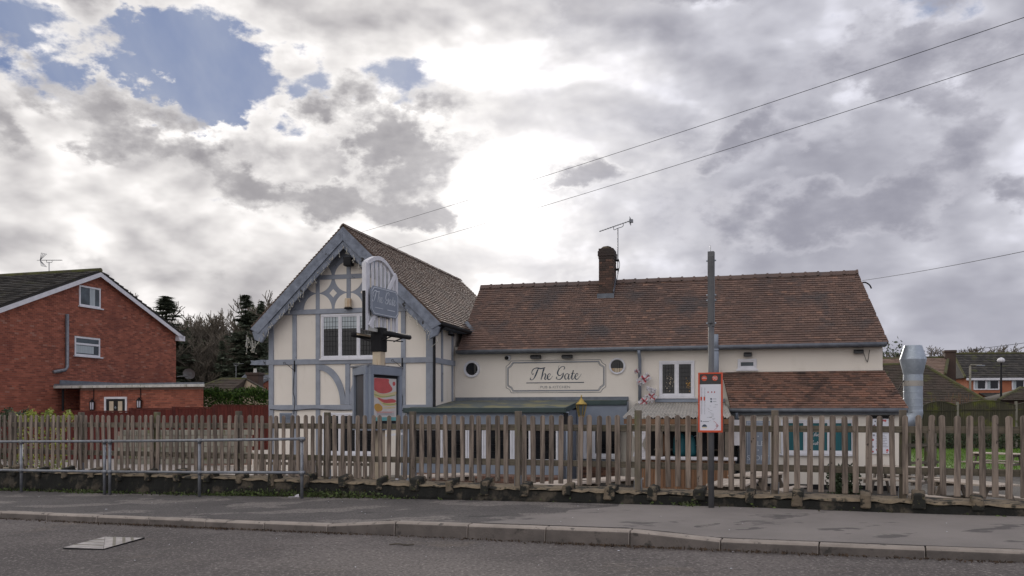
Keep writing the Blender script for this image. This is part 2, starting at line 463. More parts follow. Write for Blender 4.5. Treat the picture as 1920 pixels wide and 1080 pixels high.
def glass_mat(name, c, rough=.06, coat=0.0):
    m = bpy.data.materials.new(name)
    m.use_nodes = True
    b = m.node_tree.nodes['Principled BSDF']
    E_.tree = m.node_tree
    t = m.node_tree
    tcn = t.nodes.new('ShaderNodeTexCoord')
    n = noise(tcn.outputs['Object'], 1.6, 3)
    t.links.new(cmix(smooth(n, .35, .65), c, tuple(x * .5 for x in c)), b.inputs['Base Color'])
    bm_ = t.nodes.new('ShaderNodeBump')
    bm_.inputs['Strength'].default_value = .06
    bm_.inputs['Distance'].default_value = .02
    t.links.new(noise(tcn.outputs['Object'], 2.5, 2).s, bm_.inputs['Height'])
    t.links.new(bm_.outputs[0], b.inputs['Normal'])
    b.inputs['Roughness'].default_value = rough
    b.inputs['Specular IOR Level'].default_value = .45
    MATS[name] = m


glass_mat('glass', (.016, .017, .02))
glass_mat('glass_pale', (.20, .235, .25), .15)
glass_mat('glass_blue', (.075, .10, .12), .1)
glass_mat('case_glass', (.05, .055, .064), .4)


# ------------------------------------------------------------------ mesh helpers
class MB:
    def __init__(s):
        s.v, s.f, s.t = [], [], []
        s.sm = False

    def add(s, vs, fs, tint=.5):
        o = len(s.v)
        s.v += [tuple(p) for p in vs]
        s.f += [tuple(i + o for i in f) for f in fs]
        s.t += [tint] * len(fs)
        return s

    def box(s, x0, x1, y0, y1, z0, z1, tint=.5):
        return s.add([(x0, y0, z0), (x1, y0, z0), (x1, y1, z0), (x0, y1, z0), (x0, y0, z1), (x1, y0, z1), (x1, y1, z1), (x0, y1, z1)],
                     [(0, 3, 2, 1), (4, 5, 6, 7), (0, 1, 5, 4), (1, 2, 6, 5), (2, 3, 7, 6), (3, 0, 4, 7)], tint)

    def bar(s, p0, p1, w, h, up=(0, 0, 1), tint=.5):
        """rectangular bar from p0 to p1, w across, h along up"""
        p0, p1, up = Vector(p0), Vector(p1), Vector(up)
        d = (p1 - p0).normalized()
        x = d.cross(up)
        if x.length < 1e-4:
            x = d.cross(Vector((1, 0, 0)))
        x.normalize()
        y = x.cross(d)
        q = [(-.5, -.5), (.5, -.5), (.5, .5), (-.5, .5)]
        vs = [p + x * (a * w) + y * (b * h) for p in (p0, p1) for a, b in q]
        return s.add(vs, [(0, 1, 2, 3), (7, 6, 5, 4), (0, 4, 5, 1), (1, 5, 6, 2), (2, 6, 7, 3), (3, 7, 4, 0)], tint)

    def prism(s, poly, y0, y1, tint=.5):
        """poly of (x,z), counter-clockwise seen from -y, extruded y0..y1"""
        n = len(poly)
        vs = [(x, y0, z) for x, z in poly] + [(x, y1, z) for x, z in poly]
        fs = [tuple(range(n)), tuple(range(2 * n - 1, n - 1, -1))] + [(i, n + i, n + (i + 1) % n, (i + 1) % n) for i in range(n)]
        return s.add(vs, fs, tint)

    def prism_x(s, poly, x0, x1, tint=.5):
        """poly of (y,z) extruded along x"""
        n = len(poly)
        vs = [(x0, y, z) for y, z in poly] + [(x1, y, z) for y, z in poly]
        fs = [tuple(range(n - 1, -1, -1)), tuple(range(n, 2 * n))] + [(i, (i + 1) % n, n + (i + 1) % n, n + i) for i in range(n)]
        return s.add(vs, fs, tint)

    def prism_z(s, poly, z0, z1, tint=.5):
        n = len(poly)
        vs = [(x, y, z0) for x, y in poly] + [(x, y, z1) for x, y in poly]
        fs = [tuple(range(n - 1, -1, -1)), tuple(range(n, 2 * n))] + [(i, (i + 1) % n, n + (i + 1) % n, n + i) for i in range(n)]
        return s.add(vs, fs, tint)

    def tube(s, pts, r, n=8, caps=True, tint=.5):
        pts = [Vector(p) for p in pts]
        rs = r if isinstance(r, (list, tuple)) else [r] * len(pts)
        vs, prev = [], None
        for i, p in enumerate(pts):
            d = (pts[min(i + 1, len(pts) - 1)] - pts[max(i - 1, 0)]).normalized()
            if prev is None:
                x = d.orthogonal().normalized()
            else:
                x = (prev - d * prev.dot(d))
                x = x.normalized() if x.length > 1e-5 else d.orthogonal().normalized()
            prev = x
            y = d.cross(x)
            vs += [p + (x * math.cos(2 * pi * k / n) + y * math.sin(2 * pi * k / n)) * rs[i] for k in range(n)]
        fs = []
        for i in range(len(pts) - 1):
            for k in range(n):
                a, b = i * n + k, i * n + (k + 1) % n
                fs.append((a, b, b + n, a + n))
        if caps:
            fs += [tuple(range(n - 1, -1, -1)), tuple(range((len(pts) - 1) * n, len(pts) * n))]
        return s.add(vs, fs, tint)

    def lathe(s, prof, c=(0, 0, 0), n=20, tint=.5, cap=True):
        """prof: (r,z) from bottom to top round c"""
        vs = [(c[0] + r * math.cos(2 * pi * k / n), c[1] + r * math.sin(2 * pi * k / n), c[2] + z) for r, z in prof for k in range(n)]
        fs = [(i * n + k, i * n + (k + 1) % n, (i + 1) * n + (k + 1) % n, (i + 1) * n + k) for i in range(len(prof) - 1) for k in range(n)]
        if cap:
            fs += [tuple(range(n - 1, -1, -1)), tuple(range((len(prof) - 1) * n, len(prof) * n))]
        return s.add(vs, fs, tint)

    def quad(s, a, b, c, d, tint=.5):
        return s.add([a, b, c, d], [(0, 1, 2, 3)], tint)

    def mesh(s, name, zoff=0.0, off=(0, 0)):
        me = bpy.data.meshes.new(name)
        vs = s.v if not (zoff or off != (0, 0)) else [(x - off[0], y - off[1], z - zoff) for x, y, z in s.v]
        me.from_pydata(vs, [], s.f)
        if any(t != .5 for t in s.t):
            a = me.attributes.new('tint', 'FLOAT', 'FACE')
            a.data.foreach_set('value', s.t)
        if s.sm:
            me.polygons.foreach_set('use_smooth', [True] * len(me.polygons))
        return me


def tag(o, label=None, cat=None, group=None, kind=None):
    for k, v in (('label', label), ('category', cat), ('group', group), ('kind', kind)):
        if v:
            o[k] = v
    return o


def link(name, me, mat=None, parent=None, bevel=0.0):
    o = bpy.data.objects.new(name, me)
    COL.objects.link(o)
    if mat:
        if len(me.materials) == 0:
            me.materials.append(MATS[mat])
    if parent:
        o.parent = parent
    if bevel:
        b = o.modifiers.new('edge', 'BEVEL')
        b.width = bevel
        b.segments = 1
        b.limit_method = 'ANGLE'
    return o


def empty(name, label, cat, loc=(0, 0, 0), rz=0.0, group=None, kind=None):
    o = bpy.data.objects.new(name, None)
    COL.objects.link(o)
    o.location = loc
    o.rotation_euler = (0, 0, rz)
    o.empty_display_size = .2
    return tag(o, label, cat, group, kind)


class Frame:
    """a piece of the place with its own heading: s to the right along its front, t to the back, z up (world)"""

    def __init__(f, ox, oy, phi, zb=0.0):
        f.o, f.phi, f.zb = (ox, oy), phi, zb
        f.a = (math.cos(phi), -math.sin(phi))
        f.b = (math.sin(phi), math.cos(phi))

    def w(f, s, t):
        return (f.o[0] + s * f.a[0] + t * f.b[0], f.o[1] + s * f.a[1] + t * f.b[1])

    def loc(f, x, y):
        x, y = x - f.o[0], y - f.o[1]
        return (x * f.a[0] + y * f.a[1], x * f.b[0] + y * f.b[1])

    def s(f, u, t):
        """s of the sight line u on the plane t"""
        k = (u - 960) / FPX
        return (k * (f.o[1] + t * f.b[1]) - f.o[0] - t * f.b[0]) / (f.a[0] - k * f.a[1])

    def p(f, u, v, t):
        s = f.s(u, t)
        y = f.w(s, t)[1]
        return s, EYE - (v - HOR) * y / FPX

    def t_of(f, u, s):
        k = (u - 960) / FPX
        return (k * (f.o[1] + s * f.a[1]) - f.o[0] - s * f.a[0]) / (f.b[0] - k * f.b[1])

    def z(f, u, v, s, t):
        return EYE - (v - HOR) * f.w(s, t)[1] / FPX

    def root(f, name, label, cat, group=None):
        return empty(name, label, cat, (f.o[0], f.o[1], f.zb), -f.phi, group)

    def sub(f, s, t, zb=None, dphi=0.0):
        x, y = f.w(s, t)
        return Frame(x, y, f.phi + dphi, f.zb if zb is None else zb)


def part(fr, root, name, mb, mat, parent=None, bevel=0.0, kind=None, label=None):
    """mesh in the frame's own coordinates with world heights, hung under the thing"""
    o = link(name, mb.mesh(name, fr.zb), mat, parent or root, bevel)
    return tag(o, label, None, None, kind)


def solo(fr, name, mb, mat, label, cat, group=None, at=None, bevel=0.0):
    """a thing that is a single mesh: its origin sits at its own base"""
    xs = [v[0] for v in mb.v]
    ys = [v[1] for v in mb.v]
    zs = [v[2] for v in mb.v]
    c = ((min(xs) + max(xs)) / 2, (min(ys) + max(ys)) / 2)
    o = link(name, mb.mesh(name, min(zs), c), mat, None, bevel)
    x, y = fr.w(*c)
    o.location = (x, y, min(zs))
    o.rotation_euler = (0, 0, -fr.phi)
    return tag(o, label, cat, group)


def arc(cx, cz, r, a0, a1, n):
    return [(cx + r * math.cos(R(a0 + (a1 - a0) * i / n)), cz + r * math.sin(R(a0 + (a1 - a0) * i / n))) for i in range(n + 1)]


def spline(pts, n=8):
    """Catmull-Rom through the points"""
    P = [Vector(p) for p in pts]
    P = [P[0] * 2 - P[1]] + P + [P[-1] * 2 - P[-2]]
    out = []
    for i in range(1, len(P) - 2):
        a, b, c, d = P[i - 1], P[i], P[i + 1], P[i + 2]
        for k in range(n):
            t = k / n
            out.append(.5 * ((2 * b) + (c - a) * t + (2 * a - 5 * b + 4 * c - d) * t * t + (3 * b - a - 3 * c + d) * t ** 3))
    out.append(P[-2])
    return out


def tile_roof(mb, p0, p1, up, length, tw, gauge, th, left=None, right=None, seed=1, wob=.004, clump=None):
    """overlapping tiles on a slope: eave p0->p1, unit vector up the slope, every tile its own slab;
    left / right give the clipped ends at a distance up the slope"""
    rnd = random.Random(seed)
    p0, p1, up = Vector(p0), Vector(p1), Vector(up).normalized()
    ax = (p1 - p0).normalized()
    L = (p1 - p0).length
    nrm = ax.cross(up).normalized()
    if nrm.z < 0:
        nrm = -nrm
    rows = int(length / gauge)
    for j in range(rows):
        y0 = j * gauge
        y1 = min(y0 + gauge * 1.12, length)
        lo = left(y0) if left else 0.0
        hi = right(y0) if right else L
        off = (tw / 2 if j % 2 else 0.0) - tw
        nmax = int((hi - lo) / tw) + 3
        sag = rnd.uniform(-.004, .004)
        for i in range(nmax):
            x0 = max(lo, lo + off + i * tw + .003)
            x1 = min(hi, lo + off + (i + 1) * tw - .003)
            if x1 - x0 < .02:
                continue
            h = th + rnd.uniform(0, wob * 2)
            jj = rnd.uniform(-wob, wob) + sag
            a = p0 + ax * x0 + up * (y0 + jj)
            b = p0 + ax * x1 + up * (y0 + jj + rnd.uniform(-wob, wob) * .5)
            c = p0 + ax * x1 + up * y1 + nrm * .002
            d = p0 + ax * x0 + up * y1 + nrm * .002
            A, B = a + nrm * h, b + nrm * (h + rnd.uniform(-wob, wob))
            mb.add([A, B, c, d, a, b], [(0, 1, 2, 3), (4, 5, 1, 0), (4, 0, 3), (5, 2, 1)], rnd.random() * .999 + .0005)
    return mb


def brick_wall(mb, o, ax, L, z0, z1, inside=None, bl=.225, bh=.075, gap=.010, proud=.012, seed=3, holes=()):
    """stretcher bond, each brick standing proud of the joints; o start corner, ax unit heading, outward normal to the right of ax"""
    rnd = random.Random(seed)
    o, ax = Vector(o), Vector(ax).normalized()
    out = ax.cross(Vector((0, 0, 1))).normalized()
    rows = int((z1 - z0) / bh)
    for j in range(rows):
        za, zb = z0 + j * bh + gap / 2, z0 + (j + 1) * bh - gap / 2
        x = -(bl / 2 if j % 2 else 0)
        while x < L:
            xa, xb = max(0, x + gap / 2), min(L, x + bl - gap / 2)
            x += bl
            if xb - xa < .03:
                continue
            xm, zm = (xa + xb) / 2, (za + zb) / 2
            if inside and not inside(xm, zm):
                continue
            hit = False
            for (h0, h1, g0, g1) in holes:
                if zm > g0 and zm < g1:
                    if xa >= h0 and xb <= h1:
                        hit = True
                    elif xa < h0 < xb:
                        xb = h0
                    elif xa < h1 < xb:
                        xa = h1
            if hit or xb - xa < .02:
                continue
            pr = proud + rnd.uniform(-.003, .003)
            q = [o + ax * xx + out * dd + Vector((0, 0, zz)) for dd in (0, pr) for xx, zz in ((xa, za), (xb, za), (xb, zb), (xa, zb))]
            mb.add(q, [(4, 5, 6, 7), (0, 1, 5, 4), (1, 2, 6, 5), (2, 3, 7, 6), (3, 0, 4, 7)], rnd.random() * .999 + .0005)
    return mb


def leaf_cloud(mb, pts, size, rnd, flat_=0.0, tintf=None):
    """small leaf faces at the points"""
    for p in pts:
        p = Vector(p)
        d = Vector((rnd.gauss(0, 1), rnd.gauss(0, 1), rnd.gauss(0, 1) * (1 - flat_))).normalized()
        e = d.orthogonal().normalized()
        e = (e * math.cos(rnd.random() * 6) + d.cross(e) * math.sin(rnd.random() * 6))
        k = size * rnd.uniform(.6, 1.35)
        g = d.cross(e) * k * .5
        mb.add([p - e * k, p + g, p + e * k, p - g], [(0, 1, 2, 3)], tintf(p) if tintf else rnd.random() * .999 + .0005)
    return mb


def text_mesh(body, size, align='CENTER'):
    cu = bpy.data.curves.new('lettering', 'FONT')
    cu.body = body
    cu.size = size
    cu.align_x = align
    cu.resolution_u = 3
    o = bpy.data.objects.new('lettering', cu)
    COL.objects.link(o)
    dg = bpy.context.evaluated_depsgraph_get()
    me = bpy.data.meshes.new_from_object(o.evaluated_get(dg))
    bpy.data.objects.remove(o)
    return me


def text_part(fr, root, name, body, size, s, t, z, mat, parent=None, spread=1.0, align='CENTER'):
    """flat lettering on a wall of the frame facing -t"""
    me = text_mesh(body, size, align)
    for v in me.vertices:
        x, y, zz = v.co
        v.co = (s + x * spread, t, z - fr.zb + y)
    me.materials.clear()
    return link(name, me, mat, parent or root)


def ribbon(mb, pts, widths, t, n=7):
    """brush stroke in the s,z plane at depth t: pts (s,z), width at each point"""
    P = spline([(p[0], p[1], w) for p, w in zip(pts, widths)], n)
    vs, fs = [], []
    for i, p in enumerate(P):
        d = P[min(i + 1, len(P) - 1)] - P[max(i - 1, 0)]
        d = Vector((d.x, d.y))
        if d.length < 1e-6:
            d = Vector((1, 0))
        d.normalize()
        w = max(p.z, .0015)
        vs += [(p.x - d.y * w / 2, t, p.y + d.x * w / 2), (p.x + d.y * w / 2, t, p.y - d.x * w / 2)]
    for i in range(len(P) - 1):
        fs.append((2 * i, 2 * i + 1, 2 * i + 3, 2 * i + 2))
    return mb.add(vs, fs)


# strokes of the script words on the sign: (points in sign units, widths); unit = height of the capital
def gate_strokes():
    L = []
    # T
    L.append(([(-2.28, .16), (-2.30, .05), (-2.18, -.02), (-2.02, .08), (-1.86, .38), (-1.72, .72), (-1.60, .93)], [.02, .07, .03, .05, .09, .08, .03]))
    L.append(([(-2.02, .50), (-2.10, .42), (-2.18, .52), (-2.13, .74), (-1.94, .90), (-1.70, .93), (-1.45, .88), (-1.20, .93), (-1.06, .97)], [.03, .04, .04, .05, .05, .07, .07, .05, .02]))
    # h
    L.append(([(-1.36, .36), (-1.22, .66), (-1.12, .90), (-1.20, .93), (-1.27, .60), (-1.42, .0)], [.015, .02, .03, .05, .075, .06]))
    L.append(([(-1.38, .12), (-1.22, .40), (-1.08, .46), (-1.04, .36), (-1.12, .10), (-1.05, .0), (-.94, .12)], [.015, .02, .05, .07, .075, .04, .015]))
    # e
    L.append(([(-.94, .12), (-.78, .22), (-.66, .38), (-.74, .47), (-.86, .36), (-.90, .14), (-.80, .0), (-.64, .06), (-.46, .28)], [.015, .02, .03, .035, .06, .08, .06, .03, .015]))
    # G
    L.append(([(.42, .78), (.50, .90), (.42, 1.02), (.22, .98), (.02, .78), (-.08, .52), (.0, .34), (.16, .32), (.34, .48)], [.03, .05, .035, .04, .06, .09, .07, .04, .02]))
    L.append(([(.40, .52), (.34, .26), (.18, .04), (-.02, .0), (-.18, .10), (-.12, .22)], [.05, .08, .06, .035, .05, .04]))
    L.append(([(.02, .78), (.0, .98), (.06, 1.14)], [.03, .02, .012]))
    # a
    L.append(([(.80, .40), (.68, .46), (.52, .30), (.52, .08), (.62, .0), (.78, .18), (.86, .42), (.78, .12), (.84, .0), (.96, .12)], [.05, .03, .06, .07, .03, .02, .05, .075, .04, .015]))
    # t
    L.append(([(.96, .12), (1.10, .42), (1.20, .72), (1.10, .34), (1.06, .08), (1.14, .0), (1.30, .14)], [.015, .03, .06, .075, .07, .04, .015]))
    L.append(([(1.0, .46), (1.16, .48), (1.32, .47)], [.025, .035, .02]))
    # e
    L.append(([(1.30, .14), (1.46, .24), (1.56, .38), (1.50, .47), (1.38, .36), (1.32, .14), (1.42, .0), (1.58, .06), (1.86, .44)], [.015, .02, .03, .035, .06, .08, .06, .03, .012]))
    return L


def gate_lettering(mb, s, z, k, t, thick=1.0, skew=0.0):
    for pts, w in gate_strokes():
        ribbon(mb, [(s + p[0] * k, z + p[1] * k) for p in pts], [x * k * thick for x in w], t)
    return mb

# ================================================================== the setting
ROAD = Frame(0, 0, math.atan2(.3804, .9249))          # heading of road, pavement and picket fence
KERB_T, PAV_T, WALL_T, FENCE_T = 9.30, 9.44, 12.08, 12.30


def zroad(p):
    return .0146 * (max(-60, min(60, p)) + 3.82)


def sstep(x):
    x = max(0.0, min(1.0, x))
    return x * x * (3 - 2 * x)


def upstand(p):
    """kerb height: raised along the bus stop"""
    lo, hi = -6.34, -1.5
    return .108 + .068 * sstep((p - lo) / .95) * sstep((hi - p) / .95)


def zpave(p, q):
    f = max(0, min(1, (q - PAV_T) / (WALL_T - PAV_T)))
    return zroad(p) + upstand(p) * (1 - f) + f * (.15 + .03 * sstep((p + 12) / 4) * sstep((1 - p) / 3))


def zland(x, y):
    z = -.65 + .5 * sstep((-2 - x) / 10) + .25 * sstep((-13 - x) / 6)
    z += .45 * sstep((y - 29) / 16) * sstep((x - 8) / 5)
    z += .30 * sstep((y - 45) / 40)
    return z


def sheet(name, xs, ys, fz, mat, to=None, kind='structure'):
    vs = [(*(to(x, y) if to else (x, y)), fz(x, y)) for y in ys for x in xs]
    n = len(xs)
    fs = [(j * n + i, j * n + i + 1, (j + 1) * n + i + 1, (j + 1) * n + i) for j in range(len(ys) - 1) for i in range(n - 1)]
    me = bpy.data.meshes.new(name)
    me.from_pydata(vs, [], fs)
    me.polygons.foreach_set('use_smooth', [True] * len(fs))
    o = link(name, me, mat)
    o['kind'] = kind
    return o


def span(*seg):
    out = []
    for a, b, n in seg:
        out += [a + (b - a) * i / n for i in range(n)]
    return out + [seg[-1][1]]


XS = span((-1500, -60, 12), (-60, 60, 60), (60, 1500, 12))
YS = span((-600, 0, 6), (0, 14, 4), (14, 90, 40), (90, 2500, 14))
sheet('ground', XS, YS, lambda x, y: zland(x, y) - (.5 if ROAD.loc(x, y)[1] < 12.2 else 0), 'ground')
sheet('road', span((-160, -20, 10), (-20, 12, 32), (12, 160, 10)), [-30, -6, 0, 4, 7, 8.5, 9.33], lambda p, q: zroad(p) + .012 * math.sin(p * .9) * (q > 4), 'asphalt', ROAD.w)
sheet('pavement', span((-160, -20, 10), (-20, 12, 64), (12, 160, 10)), [PAV_T, 9.9, 10.5, 11.2, 11.8, 12.15], zpave, 'pavement', ROAD.w)

# the older, paler length of pavement past the bus stop
def pold(i, j):
    e = -4.35 + 1.15 * (j / 8) + (.12 * math.sin(j * 2.1) if i == 0 else 0)
    return e + (14 - e) * i / 40, 9.46 + (12.02 - 9.46) * j / 8


vs = [(*ROAD.w(*pold(i, j)), zpave(*pold(i, j)) + .004) for j in range(9) for i in range(41)]
me = bpy.data.meshes.new('pavement')
me.from_pydata(vs, [], [(j * 41 + i, j * 41 + i + 1, (j + 1) * 41 + i + 1, (j + 1) * 41 + i) for j in range(8) for i in range(40)])
link('pavement', me, 'pavement_old')['kind'] = 'structure'
yd = sheet('car_park', span((-30, -6.2, 14)), span((20, 44, 14)), lambda x, y: zland(x, y) + .01, 'yard')

# kerb: one object per stone
kb = empty('kerb', None, None, kind='structure')
del_ = .97
x = -3.42 - 17 * .97
stones = []
k = 0
while x < 9:
    a, b = x + .006, x + del_ - .006
    mb = MB()
    prof = []
    for s_ in (a, b):
        zr, h = zroad(s_), upstand(s_)
        prof.append([(KERB_T, zr - .1), (KERB_T + .012, zr + h - .03), (KERB_T + .035, zr + h - .004), (PAV_T, zr + h + .002), (PAV_T, zr - .1)])
    vs = [(a, t, z) for t, z in prof[0]] + [(b, t, z) for t, z in prof[1]]
    n = 5
    mb.add(vs, [tuple(range(n)), tuple(range(2 * n - 1, n - 1, -1))] + [(i, n + i, n + (i + 1) % n, (i + 1) % n) for i in range(n)])
    jit = random.uniform(-.006, .006)
    me = mb.mesh('kerbstone')
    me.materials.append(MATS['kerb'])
    me.materials.append(MATS['kerb_face'])      # upright face coloured darker for both road film and shade
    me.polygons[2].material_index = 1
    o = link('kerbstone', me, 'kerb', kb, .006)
    o.rotation_euler = (0, 0, -ROAD.phi)
    o.location = (*ROAD.w(0, jit)[:2], random.uniform(-.004, .004))
    x += del_
    k += 1

# gutter grit, weeds along the wall foot
rnd = random.Random(5)
mb = MB()
pts = []
for i in range(2600):
    p = rnd.uniform(-18, 6)
    q = KERB_T - abs(rnd.gauss(0, .06)) - .01
    if rnd.random() < .35:
        p = rnd.choice((-8.6, -12.5, -2.2, 1.4, -6)) + rnd.gauss(0, .7)
    pts.append((*ROAD.w(p, q), zroad(p) + .012))
leaf_cloud(mb, pts, .016, rnd, .7)
tag(link('leaf_litter', mb.mesh('leaf_litter'), 'litter_leaf'), 'brown leaf litter and grit lying in the road gutter', 'litter', kind='stuff')
mb = MB()
pts = []
for i in range(5200):
    p = rnd.uniform(-18.5, 5)
    if rnd.random() < .55:
        p = rnd.choice((-9.2, -7.8, -8.6, -10.4, -13.4, -15.5, -9.6, -8.2)) + rnd.gauss(0, .45)
        if rnd.random() < .04:
            p = -2.35 + rnd.gauss(0, .10)
    elif p > -6.5 and rnd.random() < .93:
        continue
    q = WALL_T - .02 - abs(rnd.gauss(0, .09))
    hh = abs(rnd.gauss(0, .028)) * (1.6 if abs(p + 8.6) < 1.5 else .8)
    pts.append((*ROAD.w(p, q), zpave(p, q) + .006 + hh))
leaf_cloud(mb, pts, .022, rnd, .3)
tag(link('weeds', mb.mesh('weeds'), 'weeds'), 'low green weeds along the foot of the wall', 'weeds', kind='stuff')
# litter on the pavement
for (u, v, ln, wd, lab) in ((551, 927, .17, .035, 'white scrap of card lying by the end post of the rail'),):
    q = 11.85 if v < 935 else (11.2 if v < 950 else KERB_T - .05)
    p = ROAD.s(u, q)
    fr = ROAD.sub(p, q)
    zz = (zpave(p, q) if q > PAV_T else zroad(p)) + .008
    mb = MB()
    mb.box(-ln / 2, ln / 2, -wd / 2, wd / 2, zz, zz + .008)
    mb.add([(ln * .1, -wd * .4, zz + .008), (ln * .5, -wd * .2, zz + .008), (ln * .45, wd * .5, zz + .05), (ln * .05, wd * .4, zz + .03)], [(0, 1, 2, 3)])
    o = solo(fr, 'litter_scrap', mb, 'flag_white', lab, 'litter')
    o.rotation_euler.z += .5

rnd = random.Random(91)
mb = MB()
for i in range(70):
    q_ = rnd.choice((rnd.uniform(6.6, 9.2), rnd.uniform(9.6, 11.9)))
    p = rnd.uniform(-15, 5)
    z_ = (zpave(p, q_) if q_ > PAV_T else zroad(p)) + .012
    a_ = rnd.random() * 6
    k_ = rnd.uniform(.006, .016) * (1.8 if rnd.random() < .12 else 1)
    x_, y_ = ROAD.w(p, q_)
    mb.add([(x_ + k_ * math.cos(a_), y_ + k_ * math.sin(a_), z_), (x_ - k_ * .7 * math.sin(a_), y_ + k_ * .7 * math.cos(a_), z_ + .004), (x_ - k_ * math.cos(a_), y_ - k_ * math.sin(a_), z_), (x_ + k_ * .7 * math.sin(a_), y_ - k_ * .7 * math.cos(a_), z_ + .003)], [(0, 1, 2, 3)])
tag(link('grit', mb.mesh('grit'), 'paper'), 'tiny pale chips and scraps scattered over road and pavement', 'grit', kind='stuff')
p = ROAD.s(752, 8.55)
fr = ROAD.sub(p, 8.55)
zq = zroad(p) + .014
mb = MB()
mb.tube(spline([(-.15, .0, zq), (-.05, .03, zq + .012), (.04, .02, zq + .004), (.14, .05, zq + .014)], 4), [.008] * 13, 5)
mb.tube([(.02, .024, zq + .006), (.07, -.02, zq + .02)], .005, 4)
solo(fr, 'fallen_twig', mb, 'bark', 'small dark twig lying on the road below the raised kerb', 'twig')

# double triangular cover in the road
mp = [ROAD.loc(*(lambda u, v: ((u - 960) / FPX * (EYE - zz_) * FPX / (v - HOR), (EYE - zz_) * FPX / (v - HOR)))(u, v)) for zz_ in (-.075,) for u, v in
      ((118, 1029.5), (197, 1009), (268, 1011), (194, 1032))]
mh = empty('manhole_cover', 'grey double triangular iron cover set in the road', 'manhole cover', (*ROAD.w(*mp[3]), zroad(mp[3][0])), -ROAD.phi)
zm = zroad(mp[3][0])


def rel(p):
    return (p[0] - mp[3][0], p[1] - mp[3][1])


mq = [rel(p) for p in mp]
fm = Frame(*ROAD.w(*mp[3]), ROAD.phi, zm)
mb = MB()
ex = [mq[0], (mq[1][0], mq[1][1] + .035), (mq[2][0], mq[2][1] + .03), mq[3]]
mb.prism_z([ex[3], ex[2], ex[1], ex[0]], zm - .01, zm + .0025)
part(fm, mh, 'frame', mb, 'black')
for tri in ((mq[0], mq[1], mq[3]), (mq[1], mq[2], mq[3])):
    c = (sum(q[0] for q in tri) / 3, sum(q[1] for q in tri) / 3)
    sh = [(c[0] + (q[0] - c[0]) * .985, c[1] + (q[1] - c[1]) * .985) for q in tri]
    mb = MB()
    mb.prism_z(sh[::-1], zm - .01, zm + .005)
    pl = part(fm, mh, 'plate', mb, 'manhole')
    for j in (.25, .5, .72):
        mb = MB()
        a_ = (sh[0][0] + (sh[1][0] - sh[0][0]) * j, sh[0][1] + (sh[1][1] - sh[0][1]) * j)
        b_ = (sh[2][0] + (sh[1][0] - sh[2][0]) * j, sh[2][1] + (sh[1][1] - sh[2][1]) * j)
        mb.bar((*a_, zm + .0045), (*b_, zm + .0045), .035, .005)
        part(fm, mh, 'rib', mb, 'conc_post', pl)

# ------------------------------------------------------------------ boundary wall under the fence
N0 = 75.55
PS = .145
P960 = ROAD.s(960, FENCE_T)


def pn(n):
    return P960 + (n - N0) * PS


def nx(u):
    return (316.81 * u - 1019.5) / (u + 3052.4)


CAPZ = .375
wl = ROAD.sub(pn(60), WALL_T, 0.0)
wr = wl.root('boundary_wall', 'low weathered concrete wall with projecting stones under the picket fence', 'wall')
rnd = random.Random(11)
mb = MB()
L0, L1 = pn(-14) - pn(60), pn(140) - pn(60)
n = 230
for i in range(n):
    xa, xb = L0 + (L1 - L0) * i / n, L0 + (L1 - L0) * (i + 1) / n
    vs = []
    for xx in (xa, xb):
        rr = random.Random(int(round(xx * 100)))
        bz = zpave(xx + pn(60), WALL_T) - .12
        bulge = rr.uniform(-.03, .03)
        bul2 = rr.uniform(-.035, .025)
        vs += [(xx, bul2 - .01, bz), (xx, bulge - .025, bz + (CAPZ - bz) * .45), (xx, bulge * .6, CAPZ - .05)]
    o_ = len(mb.v)
    mb.v += vs
    for k in range(2):
        mb.f.append((o_ + k, o_ + 3 + k, o_ + 4 + k, o_ + 1 + k))
        mb.t.append(.5)
mb.box(L0, L1, .06, .40, -.9, CAPZ - .05)
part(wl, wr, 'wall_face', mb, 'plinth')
mb = MB()
for i in range(n):
    xa, xb = L0 + (L1 - L0) * i / n, L0 + (L1 - L0) * (i + 1) / n
    va = []
    for xx in (xa, xb):
        rr = random.Random(int(round(xx * 100)))
        va.append((rr.uniform(-.03, .03) * .6 - .008, rr.uniform(-.012, .006), rr.uniform(.022, .05)))
    (b0, h0, e0), (b1, h1, e1) = va
    mb.add([(xa, b0 - .012, CAPZ - e0), (xb, b1 - .012, CAPZ - e1), (xb, b1 + .02, CAPZ - .008 + h1), (xa, b0 + .02, CAPZ - .008 + h0), (xb, .42, CAPZ + .012), (xa, .42, CAPZ + .012)],
           [(0, 1, 2, 3), (3, 2, 4, 5)])
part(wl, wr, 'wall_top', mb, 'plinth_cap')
bn = [51.0, 55.9, 60.7, 65, 69.2, 73.3, 77.7, 82.2, 86.6, 90.8, 95.3, 99.9, 104.1, 109.8, 114.1, 118.6, 123]
bn = [51 - 4.65 * k for k in range(12, 0, -1)] + bn
